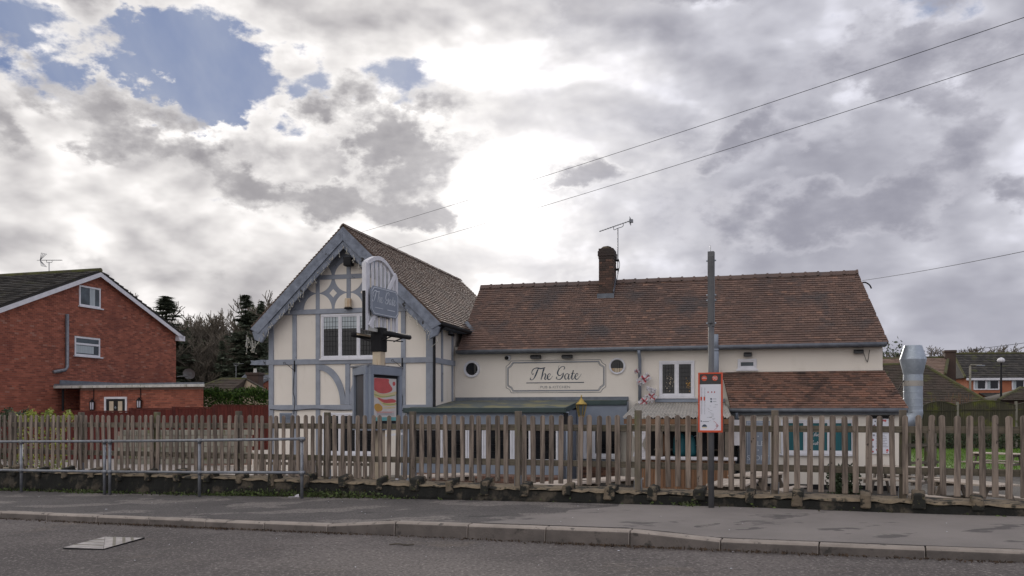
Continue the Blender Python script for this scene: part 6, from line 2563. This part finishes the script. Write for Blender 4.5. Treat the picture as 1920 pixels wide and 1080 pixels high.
# house aerial and satellite dish
ta = t_ap
ax_ = HS.w(HS.s(92, t_ap), t_ap)
za = HS.z(92, 510, HS.s(92, t_ap), t_ap)
aerial('tv_aerial', 'aerial on the ridge of the red brick house', (*ax_, za - .1), .55, (-.52, .75, -.05), HS.phi, 0)
sx, tt_ = HS.w(.35, t_bk + .2)
zdsh = HS.z(341, 701, .35, t_bk + .2)
f = HS.sub(.35, t_bk + .2, zdsh - .3)
r = f.root('satellite_dish', 'grey satellite dish on the back corner of the brick house', 'satellite dish')
mb = MB()
mb.sm = True
n = 20
vs = [(.30, 0, zdsh)]
for i in range(1, 5):
    for k in range(n):
        rr = i / 4
        vs.append((.30 + .38 * rr * math.cos(2 * pi * k / n), -.12 * rr * rr + .1 - .06 * math.sin(2 * pi * k / n) * rr, zdsh + .27 * rr * math.sin(2 * pi * k / n)))
fs = [(0, 1 + k, 1 + (k + 1) % n) for k in range(n)] + [(1 + i * n + k, 1 + (i + 1) * n + k, 1 + (i + 1) * n + (k + 1) % n, 1 + i * n + (k + 1) % n) for i in range(3) for k in range(n)]
mb.add(vs, fs)
part(f, r, 'dish', mb, 'dish')
mb = MB()
mb.tube([(-.3, -.2, zdsh - .15), (.2, .05, zdsh - .1)], .025, 6)
mb.tube([(.3, .08, zdsh - .25), (.25, -.35, zdsh - .05)], .015, 5)
part(f, r, 'arm', mb, 'dish')


# ------------------------------------------------------------------ boarded fences
def board_fence(pts, name, label, mat, postmat, bay=1.83, bw=.14, seed=1, gravel=None, arch=None, boards_part=True):
    """pts: list of (x,y,z0,z1) along the line; one panel mesh of boards per bay, posts and cap rails"""
    rn = random.Random(seed)
    f = Frame(pts[0][0], pts[0][1], 0, pts[0][2])
    r = f.root(name, label, 'fence')
    for (a, b) in zip(pts[:-1], pts[1:]):
        A, B = Vector(a[:2]), Vector(b[:2])
        d = (B - A)
        L = d.length
        d.normalize()
        nrm = Vector((d.y, -d.x))
        nb = max(1, round(L / bay))
        for i in range(nb):
            f0, f1 = i / nb, (i + 1) / nb
            lerp = lambda k, j: a[j] + (b[j] - a[j]) * k
            z0m, z1m = lerp((f0 + f1) / 2, 2), lerp((f0 + f1) / 2, 3)
            mb = MB()
            nn = int((L / nb - .1) / (bw - .01))
            for k in range(nn):
                x0 = L * f0 + .05 + (L / nb - .1) * k / nn
                x1 = L * f0 + .05 + (L / nb - .1) * (k + 1) / nn + .012
                P0 = A + d * x0 - Vector(pts[0][:2]) + nrm * .02
                P1 = A + d * x1 - Vector(pts[0][:2]) + nrm * .004
                kk_ = (k + .5) / nn
                zt = z1m + rn.uniform(-.006, .006) - .03 + (arch * (math.sin(pi * kk_) - .35) if arch else 0)
                th = Vector((nrm.x, nrm.y)) * -.012
                vs = [(P0.x, P0.y, z0m), (P1.x, P1.y, z0m), (P1.x, P1.y, zt), (P0.x, P0.y, zt)]
                vs += [(v[0] + th.x, v[1] + th.y, v[2]) for v in vs]
                mb.add(vs, [(0, 1, 2, 3), (7, 6, 5, 4), (0, 4, 5, 1), (1, 5, 6, 2), (2, 6, 7, 3), (3, 7, 4, 0)], rn.random() * .999 + .0005)
            pn_ = part(f, r, 'panel', mb, mat, kind='stuff')
            ca, cb = A + d * (L * f0 + .05) - Vector(pts[0][:2]), A + d * (L * f1 - .05) - Vector(pts[0][:2])
            nseg = 10 if arch else 1
            mb = MB()
            for g in range(nseg):
                k0, k1 = g / nseg, (g + 1) / nseg
                h = lambda k: z1m + (arch * (math.sin(pi * k) - .35) if arch else 0)
                c0, c1 = ca + (cb - ca) * k0, ca + (cb - ca) * k1
                mb.bar((c0.x, c0.y, h(k0)), (c1.x, c1.y, h(k1)), .07, .045)
            part(f, r, 'cap_rail', mb, mat, pn_)
            if arch:
                mb = MB()
                mb.bar((ca.x + nrm.x * .03, ca.y + nrm.y * .03, z1m - .32), (cb.x + nrm.x * .03, cb.y + nrm.y * .03, z1m - .32), .03, .05)
                part(f, r, 'batten', mb, mat, pn_)
            pp_ = A + d * (L * f0) - Vector(pts[0][:2])
            mb = MB()
            mb.box(pp_.x - .05, pp_.x + .05, pp_.y - .05, pp_.y + .05, z0m - .1, lerp(f0, 3) + (.10 if arch else .06))
            part(f, r, 'post', mb, postmat)
    return r


def at(u, v, y):
    return ((u - 960) / FPX * y, y, EYE - (v - HOR) * y / FPX)


rp = []
for u, v, y in ((-60, 781, 27.5), (120, 774.5, 29.5), (245, 768, 31.5), (400, 763, 34.0), (512, 757, 36.0)):
    x, y_, z = at(u, v, y)
    rp.append((x, y_, max(zland(x, y_) - .05, z - 1.8), z))
board_fence(rp, 'red_fence', 'dark red boarded fence between the car park and the brick house', 'red_wood', 'red_wood', seed=3)
# block retaining wall in front of the red fence
bwf = Frame(*at(215, 800, 28.0)[:2], R(-10), -.2)
r = bwf.root('block_wall', 'low mossy concrete block wall at the back of the car park', 'wall')
rn = random.Random(8)
for j in range(6):
    for i in range(9):
        x0 = i * .45 + (.22 if j % 2 else 0)
        part(bwf, r, 'block', MB().box(x0, x0 + .435, rn.uniform(-.012, .012), .2, -.15 + j * .185, -.15 + j * .185 + .172), 'block_wall', bevel=.01)
part(bwf, r, 'core', MB().box(.0, 4.2, .03, .19, -.2, .9), 'mortar')
# low picket fence before the gable
f = Frame(*at(478, 850, 24.0)[:2], R(12), -.4)
r = f.root('low_picket_fence', 'low weathered picket fence in front of the timbered gable', 'fence')
me = picket_mesh(.075, .72, 0)
for i in range(26):
    o = link('picket', me, 'fence_wood', r, .004)
    o.location = (i * .145 + random.uniform(-.006, .006), 0, random.uniform(-.01, .02))
for z_ in (.12, .48):
    part(f, r, 'rail', MB().box(-.05, 3.7, .013, .05, -.4 + z_, -.4 + z_ + .075), 'rail_wood')
for i in (-.03, 1.8, 3.65):
    part(f, r, 'post', MB().box(i - .04, i + .04, .055, .135, -.5, .36), 'post_wood')
# garden rail by the lawn
f = Frame(*at(1688, 850, 27)[:2], R(-30), -.6)
r = f.root('garden_rail', 'small weathered garden rail fence beside the lawn', 'fence')
for i in range(5):
    part(f, r, 'post', MB().box(i * .42 - .045, i * .42 + .045, -.04, .04, -.65, .85 + .1 * (i % 2)), 'post_wood')
for z_ in (-.1, .45):
    part(f, r, 'rail', MB().box(-.1, 1.8, -.07, -.042, z_, z_ + .09), 'rail_wood')

# cream steps handrail at the gable door
f = Frame(*at(705, 840, 24.5)[:2], PUB.phi, ZG)
r = f.root('hand_rail', 'short cream handrail by the gable steps', 'handrail')
zr = lambda v: EYE - (v - HOR) * 24.5 / FPX
mb = MB()
mb.bar((-.1, 0, zr(819)), (.75, .1, zr(813)), .08, .06)
part(f, r, 'rail', mb, 'white')
for x_ in (0.0, .62):
    part(f, r, 'post', MB().box(x_ - .03, x_ + .03, -.02, .05, ZG, zr(819)), 'white')
# front step blocks
part(f, r, 'step', MB().box(-.5, .5, .3, 1.0, ZG, ZG + .35), 'conc_post')

# mossy boarded fence at the right with concrete posts
gp_ = []
for u, v, y in ((1655, 761, 42), (1795, 757, 43.5), (1905, 756, 44.5), (2080, 756, 46)):
    x, y_, z = at(u, v, y)
    gp_.append((x, y_, zland(x, y_) - .05, z))
board_fence(gp_, 'mossy_fence', 'green stained boarded fence with arched tops behind the lawn', 'green_wood', 'conc_post', bay=2.9, seed=4, arch=.22)
# lawn
lw = sheet('lawn', span((14, 30, 16)), span((31, 43, 14)), lambda x, y: zland(x, y) + .015, 'lawn')
rn = random.Random(15)
mb = MB()
for i in range(9000):
    x, y = rn.uniform(14, 29), rn.uniform(31, 42.8)
    z = zland(x, y) + .012
    a_ = rn.random() * 6.28
    h = rn.uniform(.05, .11)
    w_ = .02
    mb.add([(x - w_ * math.cos(a_), y - w_ * math.sin(a_), z), (x + w_ * math.cos(a_), y + w_ * math.sin(a_), z), (x + rn.gauss(0, .03), y + rn.gauss(0, .03), z + h)], [(0, 1, 2)])
tag(link('grass', mb.mesh('grass'), 'grass'), 'bright green lawn grass beyond the picnic tables', 'grass', kind='stuff')


# ------------------------------------------------------------------ hedges, shrubs
def foliage_box(c, sx, sy, sz, n, size, mat, name, label, cat, seed, rz=0.0, lumpy=.18):
    rn = random.Random(seed)
    mb = MB()
    pts = []
    for i in range(n):
        f_ = rn.random()
        x, y = rn.uniform(-1, 1), rn.uniform(-1, 1)
        z = rn.random()
        k = rn.random()
        if k < .45:
            y = -1 + abs(rn.gauss(0, .12))
        elif k < .8:
            z = 1 - abs(rn.gauss(0, .08))
        l_ = 1 + lumpy * (math.sin(x * 7 + seed) * .5 + math.sin(x * 17 + z * 5) * .3 + rn.gauss(0, .2))
        pts.append((x * sx, y * sy * l_, z * sz * (1 + lumpy * .5 * math.sin(x * 9 + y * 3) + lumpy * .4 * rn.gauss(0, .5))))
    leaf_cloud(mb, pts, size, rn)
    r = empty(name, label, cat, c, rz)
    o = link('foliage', mb.mesh('foliage'), mat, r)
    mb = MB()
    for i in range(9):
        x = -sx + 2 * sx * (i + .5) / 9
        mb.tube([(x, 0, 0), (x + rn.gauss(0, .1), 0, sz * .6)], [.03, .012], 5)
    link('stems', mb.mesh('stems'), 'bark', r)['kind'] = 'stuff'
    return r


x, y, z = at(446, 760, 40)
foliage_box((x, y, z - 1.0), 3.0, .7, 1.62, 15000, .055, 'hedge', 'hedge', 'clipped dark green hedge between the house and the gable', 'hedge', 4, -.25)
x, y, z = at(85, 790, 25)
foliage_box((x, y, -.2), .75, .5, 1.66, 2200, .045, 'shrub_y', 'shrub', 'yellow green leafed shrub before the brick house', 'shrub', 5, 0, .12)
x, y, z = at(8, 780, 26)
foliage_box((x, y, -.2), .7, .5, 1.72, 2200, .045, 'shrub_d', 'shrub', 'dark grey green shrub at the edge of the view', 'shrub', 6, 0, .12)
x, y, z = at(1580, 880, 23.3)
foliage_box((x, y, ZG), .34, .28, .62, 900, .06, 'shrub_d', 'potted_shrub', 'small dark shrub at the foot of the lean-to wall', 'shrub', 7, 0, .4)
x, y, z = at(1830, 830, 43)
foliage_box((x, y - .5, zland(x, y) - .05), 4.5, .4, .7, 5000, .06, 'shrub_d', 'border_planting', 'dark low planting along the mossy boarded fence', 'planting', 9, -.1, .4)
rn = random.Random(3)
x, y, z = at(1800, 765, 44.5)
r = empty('bare_shrub', 'bare reddish stems rising over the mossy fence', 'shrub', (x, y, z - 1.9))
mb = MB()
for i in range(60):
    a_ = rn.gauss(0, .6)
    b_ = a_ + rn.gauss(0, .35)
    mb.tube([(a_, 0, 0), (b_, rn.gauss(0, .1), rn.uniform(1.9, 2.75))], [.016, .006], 4)
link('stems', mb.mesh('stems'), 'warm_wood', r)


# ------------------------------------------------------------------ neighbouring buildings
def bungalow(name, label, fr, s0, s1, t0, t1, zb, ze, zr, hipL, hipR, tile, wall, tw=.3, gauge=.33, seed=1, th=.045, verge=None):
    """block with a ridge along s; hips cut the ridge at either end"""
    r = fr.root(name, label, 'house')
    tm = (t0 + t1) / 2
    w = part(fr, r, 'wall', MB().box(s0 + .3, s1 - .3, t0 + .3, t1 - .3, zb, ze), wall)
    a, b, c, d = Vector((s0, t0, ze)), Vector((s1, t0, ze)), Vector((s1, t1, ze)), Vector((s0, t1, ze))
    e, g = Vector((s0 + hipL, tm, zr)), Vector((s1 - hipR, tm, zr))
    rf = part(fr, r, 'roof', MB().add([a, b, c, d, e, g], [(0, 1, 5, 4), (1, 2, 5), (2, 3, 4, 5), (3, 0, 4), (3, 2, 1, 0)]), tile if not verge else verge)
    up = Vector((0, tm - t0, zr - ze))
    L = up.length
    n_ = Vector((0, -up.z, up.y)).normalized() * .02
    mb = MB()
    tile_roof(mb, a + n_, b + n_, up, L, tw, gauge, th, left=lambda y: hipL * y / L, right=lambda y: (s1 - s0) - hipR * y / L, seed=seed, wob=.008)
    part(fr, r, 'roof_tiles', mb, tile, rf, kind='stuff')
    if hipR > .5:
        up2_ = Vector((-hipR, 0, zr - ze))
        L2_ = up2_.length
        n2_ = Vector((zr - ze, 0, hipR)).normalized() * .02
        half_ = (t1 - t0) / 2
        mb = MB()
        tile_roof(mb, b + n2_, c + n2_, up2_, L2_, tw, gauge, th, left=lambda y: half_ * y / L2_, right=lambda y: 2 * half_ - half_ * y / L2_, seed=seed + 1, wob=.008)
        part(fr, r, 'roof_tiles', mb, tile, rf, kind='stuff')
    mb = MB()
    mb.sm = True
    mb.tube([e, g], .12, 8)
    part(fr, r, 'ridge', mb, 'moss_ridge', rf)
    for p_, q_ in ((b, g), (a, e)):
        if (p_ - q_).x != 0:
            mb = MB()
            mb.tube([p_ + Vector((0, 0, .03)), q_ + Vector((0, 0, .03))], .11, 8)
            part(fr, r, 'hip', mb, 'moss_ridge' if tile != 'slate' else 'slate', rf)
    return r, rf


def chimney(fr, r, s_, t_, w, z0, z1, pots=0):
    c = part(fr, r, 'chimney', MB().box(s_ - w / 2, s_ + w / 2, t_ - w / 2, t_ + w / 2, z0, z1 - .18), 'brick_old')
    part(fr, r, 'chimney_head', MB().box(s_ - w * .58, s_ + w * .58, t_ - w * .58, t_ + w * .58, z1 - .18, z1), 'brick_old', c, .02)
    for k in range(pots):
        mb = MB()
        mb.lathe([(.13, z1), (.10, z1 + .25), (.12, z1 + .30)], (s_, t_, 0), 10)
        part(fr, r, 'chimney_pot', mb, 'dirty_white', c)
    return c


# two low roofs beyond the hedge
yb = 58.0
fr = Frame(*at(392, 720, yb)[:2], R(8), .2)
zv = lambda v, y: EYE - (v - HOR) * y / FPX
r, rf = bungalow('bungalow', 'bungalow with mossy brown roof and stone gable behind the hedge', fr, -1.6, 1.45, 0, 5.0, .2, zv(736, yb), zv(711.5, yb + 2.5), 1.3, -.0, 'tile_moss', 'stone_gable', seed=31)
sg0 = Vector((1.46, 2.5, zv(711.5, yb + 2.5)))
part(fr, r, 'gable', MB().add([(1.46, -.4, .3), (5.0, -1.0, .3), (5.0, -1.0, zv(745, yb)), tuple(sg0)], [(0, 1, 2, 3)]), 'stone_gable')
part(fr, r, 'verge', MB().bar(tuple(sg0), (5.1, -1.0, zv(744, yb)), .10, .12), 'tile_moss')
chimney(fr, r, 1.75, 3.2, .85, 2.5, zv(699, yb + 3), 1)
f2, r2 = aerial('tv_aerial', 'white aerial beside the mossy bungalow roof', (fr.w(.45, 3)[0], fr.w(.45, 3)[1], zv(712, yb + 3)), 1.0, (-.2, .55, .02), fr.phi, 2)
yb = 66.0
fr = Frame(*at(440, 735, yb)[:2], R(8), .2)
r, rf = bungalow('bungalow', 'bungalow with pale slate roof behind the hedge', fr, -.6, 3.1, 0, 6.0, .2, zv(736, yb), zv(702.5, yb + 3), .2, 1.2, 'slate', 'brick', seed=35)
part(fr, r, 'gable', MB().add([(1.6, -1.2, .3), (4.6, -1.2, .3), (4.6, -1.2, zv(722, yb)), (3.4, -1.2, zv(711, yb)), (1.6, -1.2, zv(735, yb))], [(0, 1, 2, 3, 4)]), 'brick')
part(fr, r, 'verge', MB().bar((1.5, -1.25, zv(736, yb)), (3.4, -1.25, zv(709.5, yb)), .10, .16), 'slate')

# hipped roof right behind the pub
yb = 50.0
fr = Frame(*at(1660, 760, yb)[:2], R(20), -.2)
sA, zA = fr.p(1668, 686, 4)
r, rf = bungalow('bungalow', 'bungalow with broad dark hipped roof behind the extract duct', fr, -4.5, fr.s(1868, 0), 0, 9.0, -.2, fr.p(1760, 764, 0)[1], fr.p(1690, 684, 4.5)[1], 2.5, fr.s(1868, 0) - fr.s(1728, 4.5), 'tile_moss', 'brick_old', tw=.2, gauge=.2, th=.03, seed=41)
# tan roof with chimney
yb = 62.0
fr = Frame(*at(1660, 760, yb)[:2], R(14), -.2)
r, rf = bungalow('house', 'house with plain tan roof and a brown end chimney', fr, -3.0, fr.s(1772, 0), 0, 7.0, -.2, fr.p(1760, 702, 0)[1], fr.p(1700, 672, 3.5)[1], .0, -(fr.s(1778, 3.5) - fr.s(1772, 0)), 'tile_tan', 'brick_old', seed=44)
chimney(fr, r, fr.s(1780, 3.4), 3.4, .72, 1.5, fr.p(1780, 657, 3.4)[1])
# two storey house with white windows
yb = 74.0
fr = Frame(*at(1810, 760, yb)[:2], R(6), -.2)
ze = fr.p(1860, 708, 0)[1]
r, rf = bungalow('house', 'orange brick house with white windows and dark tiled roof', fr, 0, fr.s(2010, 0), 0, 8.0, -.2, ze, fr.p(1860, 663, 4)[1], .5, .5, 'tile_dark', 'orange_wall', seed=47)
part(fr, r, 'fascia', MB().box(.1, fr.s(2000, 0), -.02, .05, ze - .22, ze - .02), 'white', rf)
for (ua, ub) in ((1825, 1873.5), (1897, 1945)):
    wr_ = empty('window', None, None)
    wr_.parent = r
    a_, b_ = fr.s(ua, .28), fr.s(ub, .28)
    z1_, z0_ = fr.p(1850, 711, .28)[1], fr.p(1850, 731, .28)[1]
    m_ = (a_ + b_) / 2
    fw = .10
    mb = MB()
    mb.box(a_, b_, .22, .31, z1_ - fw, z1_)
    mb.box(a_, b_, .22, .31, z0_, z0_ + fw)
    for x_ in (a_, m_ - fw, b_ - fw):
        mb.box(x_, x_ + fw * (1.6 if x_ == m_ - fw else 1), .221, .31, z0_ + fw, z1_ - fw)
    part(fr, r, 'frame', mb, 'white', wr_)
    for (c_, d_) in ((a_ + fw, m_ - fw), (m_ + fw * .6, b_ - fw)):
        part(fr, r, 'pane', MB().box(c_, d_, .26, .285, z0_ + fw, z1_ - fw), 'glass', wr_)
        part(fr, r, 'curtain', MB().box(c_, c_ + (d_ - c_) * .3, .25, .258, z0_ + fw, z1_ - fw), 'net', wr_)
part(fr, r, 'porch_roof', MB().prism_x([(-2.0, fr.p(1860, 748, -2)[1]), (.28, fr.p(1860, 738, .3)[1]), (.28, fr.p(1860, 736.5, .3)[1]), (-2.0, fr.p(1860, 746, -2)[1])], fr.s(1838, 0), fr.s(2000, 0)), 'tile_dark')
yb = 56.0
fr = Frame(*at(1935, 760, yb)[:2], R(10), -.2)
r, rf = bungalow('garage', 'low brown roof at the edge of the view below the orange house', fr, fr.s(1872, 0), fr.s(2050, 0), 0, 6, -.2, fr.p(1900, 751, 0)[1], fr.p(1930, 728, 3)[1], 2.4, 1, 'tile_moss', 'brick_old', seed=49)

# street lamps
for (u, vt, vb, y, kind, lab) in ((1819, 686, 770, 52, 0, 'pale street lamp with a side arm in front of the orange house'), (1877, 680, 770, 58, 1, 'dark street lamp with a white round head before the orange house')):
    x, y_, z = at(u, vt, y)
    f = Frame(x, y_, 0, zland(x, y_))
    r = f.root('street_lamp', lab, 'street lamp', 'street lamps beyond the mossy fence')
    mb = MB()
    mb.sm = True
    mb.tube([(0, 0, f.zb), (0, 0, z)], [.09, .06], 8)
    part(f, r, 'column', mb, 'conc_post' if kind == 0 else 'black')
    if kind == 0:
        mb = MB()
        mb.tube([(0, 0, z), (.06, 0, z + .06), (.7, 0, z + .04)], .045, 6)
        part(f, r, 'arm', mb, 'conc_post')
        part(f, r, 'lantern', MB().box(.35, .85, -.09, .09, z - .03, z + .05), 'galv', bevel=.02)
    else:
        mb = MB()
        mb.sm = True
        mb.lathe([(.06, z), (.19, z + .03), (.25, z + .14), (.17, z + .28), (.04, z + .34)], n=14)
        part(f, r, 'lantern', mb, 'white')

# ------------------------------------------------------------------ overhead wires
def wire(pts, label, r_=.0062):
    mb = MB()
    A, B = Vector(pts[0]), Vector(pts[1])
    P = []
    for k in range(17):
        t_ = k / 16
        p_ = A.lerp(B, t_)
        p_.z -= pts[2] * 4 * t_ * (1 - t_)
        P.append(p_)
    mb.tube(P, r_, 5)
    o = link('overhead_wire', mb.mesh('overhead_wire'), 'black')
    tag(o, label, 'cable', 'overhead cables')


wire((at(640, 446, 36), at(2040, -8, 14), .12), 'highest overhead cable crossing the sky from behind the gable')
wire((at(700, 478, 36), at(2040, 62, 14.5), .12), 'middle overhead cable crossing the sky just below the highest')
wire((at(1617, 526, 29), at(2040, 446, 16), .05), 'short overhead cable running from the end of the main ridge')
sx_, zx_ = q(1622, 531, TR)
mb = MB()
mb.tube(spline([(q(1614, 531, TR)[0], TR, q(1614, 531, TR)[1]), (q(1622, 529.5, TR)[0], TR, q(1622, 529.5, TR)[1]), (q(1630, 534, TR)[0], TR, q(1630, 534, TR)[1]), (q(1634, 541, TR)[0], TR, q(1634, 541, TR)[1])], 5), .022, 6)
solo(PUB, 'cable_hook', mb, 'black', 'bent black cable end at the tip of the main ridge', 'cable')
wire((at(1700, 668, 90), at(2000, 632, 70), .1), 'thin far cable above the orange house', .02)


# ------------------------------------------------------------------ trees
def bare_tree(seed, h, spread, twigs=900):
    rn = random.Random(seed)
    tr, tw = MB(), MB()
    tips = []

    def grow(p, d, ln, r, lev):
        n = 3
        pts, rs = [p.copy()], [r]
        q_ = p.copy()
        dd = d.copy()
        for i in range(n):
            dd = (dd + Vector((rn.gauss(0, .12), rn.gauss(0, .12), rn.gauss(.05, .08)))).normalized()
            q_ = q_ + dd * ln / n
            pts.append(q_.copy())
            rs.append(r * (1 - .5 * (i + 1) / n))
        rs2 = [max(x_, .021) for x_ in rs]
        (tr if lev < 3 else tw).tube(pts, rs2, 6 if lev < 2 else 3, caps=False)
        if lev >= 5:
            return
        k = (5 if lev == 0 else 4 if lev < 3 else 4)
        for i in range(k):
            f_ = .35 + .65 * (i + rn.random()) / k
            j = min(int(f_ * n), n - 1)
            b = pts[j].lerp(pts[j + 1], f_ * n - j)
            a_ = rn.random() * 6.28
            side = Vector((math.cos(a_), math.sin(a_), 0)) * spread
            nd = (dd * .75 + side * rn.uniform(.5, 1) + Vector((0, 0, .22))).normalized()
            grow(b, nd, ln * rn.uniform(.52, .72), rs[j] * .55, lev + 1)

    grow(Vector((0, 0, 0)), Vector((0, 0, 1)), h * .42, h * .020, 0)
    return tr.mesh('trunk'), tw.mesh('crown')


def conifer(seed, h, w, droop=.25):
    rn = random.Random(seed)
    cr = MB()
    for j in range(520):
        f_ = 1 - math.sqrt(rn.random()) if j > 40 else .9 + .1 * rn.random()
        z = h * (.06 + .94 * f_)
        rr = w * (1 - f_) ** .8 * (.8 + .25 * math.sin(f_ * 31)) + .12
        if True:
            a_ = rn.random() * 6.28
            L_ = rr * rn.uniform(.55, 1.1)
            d = Vector((math.cos(a_), math.sin(a_), 0))
            for m_ in range(9):
                t_ = (m_ + rn.random()) / 9
                p = d * L_ * t_ + Vector((0, 0, z - droop * L_ * t_ + .30 * L_ * t_ * t_))
                s_ = d.cross(Vector((0, 0, 1)))
                for sd in (-1, 1):
                    e = (d * .6 + s_ * sd * rn.uniform(.5, 1) + Vector((0, 0, rn.uniform(-.45, .1)))).normalized()
                    k_ = (.42 + .2 * (1 - f_)) * rn.uniform(.6, 1.2) * (h / 13)
                    g = e.cross(Vector((rn.gauss(0, 1), rn.gauss(0, 1), 1))).normalized() * k_ * .3
                    cr.add([p - g, p + e * k_ * .5 + g * .2, p + e * k_, p + g], [(0, 1, 2, 3)], rn.random() * .999 + .0005)
    tr = MB()
    tr.tube([(0, 0, -.5), (0, 0, h * .97)], [h * .02, .02], 7)
    return tr.mesh('trunk'), cr.mesh('crown')


BTM = [bare_tree(s_, 10, .8) for s_ in (1, 2, 3, 4)]
CFM = [conifer(3, 13, 2.6), conifer(5, 13, 2.9, .35)]


def plant(u, v, y, kind, var, label, group, h0, wide=1.0, zbase=None):
    x = (u - 960) / FPX * y
    zt = EYE - (v - HOR) * y / FPX
    zb = zland(x, y) if zbase is None else zbase
    r = empty('bare_tree' if kind == 0 else 'conifer_tree', label, 'tree', (x, y, zb), random.random() * 6, group)
    k = (zt - zb) / h0
    r.scale = (k * wide, k * wide, k)
    me = (BTM if kind == 0 else CFM)[var]
    a = link('trunk', me[0], 'bark', r)
    b = link('crown', me[1], 'twig' if kind == 0 else 'needles', r)
    return r


HTC = [max((v.co.z for v in m_[1].vertices)) for m_ in CFM]
HT = [max((v.co.z for v in m_[1].vertices)) for m_ in BTM]
plant(311, 556, 80, 1, 0, 'dark spreading conifer just behind the brick house verge', 'conifers of the wood', 13, 2.1)
plant(461, 554, 80, 1, 1, 'tall dark conifer of the wood nearest the gable, the taller one', 'conifers of the wood', 13, 1.45)
plant(489, 565, 81, 1, 0, 'slim dark conifer half hidden by the gable bargeboard', 'conifers of the wood', 13, .9)
plant(416, 640, 80, 1, 1, 'small conifer low in the middle of the bare wood', 'conifers of the wood', 13, 1.0)
bt = [(268, 553, 84, 'bare tree rising above the brick house verge', 1.0), (338, 592, 92, 'bare tree behind the spreading conifer', .9), (352, 610, 96, 'thin bare tree at the low edge of the wood', 1.0),
      (378, 588, 90, 'bare tree left of the twin trunks in the wood', 1.0), (390, 582, 95, 'tallest bare tree in the middle of the wood', .9), (405, 596, 88, 'bare tree with twin dark trunks in the wood', .8),
      (425, 585, 97, 'bare tree before the tall conifer', 1.0), (443, 575, 90, 'bare tree touching the tall conifer', .9), (476, 570, 90, 'bare tree between the two wood conifers', .8), (500, 556, 93, 'bare tree showing above the gable foot', 1.1),
      (366, 630, 82, 'low bare tree above the mossy bungalow', 1.2), (432, 625, 84, 'low bare tree above the bungalow chimney', 1.2)]
for i, (u, v, y, lab, w_) in enumerate(bt):
    plant(u, v, y, 0, i % 4, lab, 'bare trees of the wood', HT[i % 4], w_)
bt = [(1665, 668, 110, 'bare tree peeping out beside the pub eave'), (1755, 657, 110, 'bare round tree between duct cowl and chimney'), (1800, 651, 105, 'broad bare tree over the orange house gable'), (1822, 660, 112, 'bare tree crown just above the orange house verge'),
      (1862, 657, 120, 'bare tree crown over the middle of the orange house roof'), (1790, 690, 100, 'lower bare tree beside the brown chimney')]
for i, (u, v, y, lab) in enumerate(bt):
    plant(u, v - 5, y * .85, 0, (i + 1) % 4, lab, 'bare trees behind the right houses', HT[(i + 1) % 4], 1.7)
# ivy and scrub filling the wood
rn = random.Random(42)
mb = MB()
pts = []
for i in range(26000):
    u = rn.uniform(322, 530)
    y = rn.uniform(84, 100)
    top = 640 + 26 * math.sin(u * .05) - 30 * math.exp(-((u - 470) / 30) ** 2) + 14 * math.sin(u * .21)
    f_ = rn.random()
    v = top + (770 - top) * f_ ** .75 + rn.gauss(0, 6)
    pts.append(at(u, v, y))
leaf_cloud(mb, pts, .17, rn)
tag(link('undergrowth', mb.mesh('undergrowth'), 'ivy'), 'dense dark ivy and scrub filling the wood', 'undergrowth', kind='stuff')
mb = MB()
for i in range(900):
    u = rn.uniform(325, 530)
    x, y, z = at(u, rn.uniform(640, 740), rn.uniform(80, 90))
    a_ = rn.gauss(0, .8)
    L_ = rn.uniform(.6, 2.2)
    m1 = (x + L_ * .4 * math.sin(a_), y, z + L_ * .55)
    mb.tube([(x, y, z), m1, (m1[0] + L_ * .5 * math.sin(a_ + rn.gauss(0, .8)), y, z + L_)], [.035, .02, .012], 3, caps=False)
tag(link('brushwood', mb.mesh('brushwood'), 'twig'), 'tangled grey brown bare brushwood in front of the wood', 'brushwood', kind='stuff')
x, y, z = at(1668, 690, 95)
foliage_box((x, y, z - 4), 1.6, 1.2, 5.0, 1500, .16, 'needles', 'evergreen_bush', 'small evergreen bush showing beside the pub eave', 'bush', 33, 0, .5)
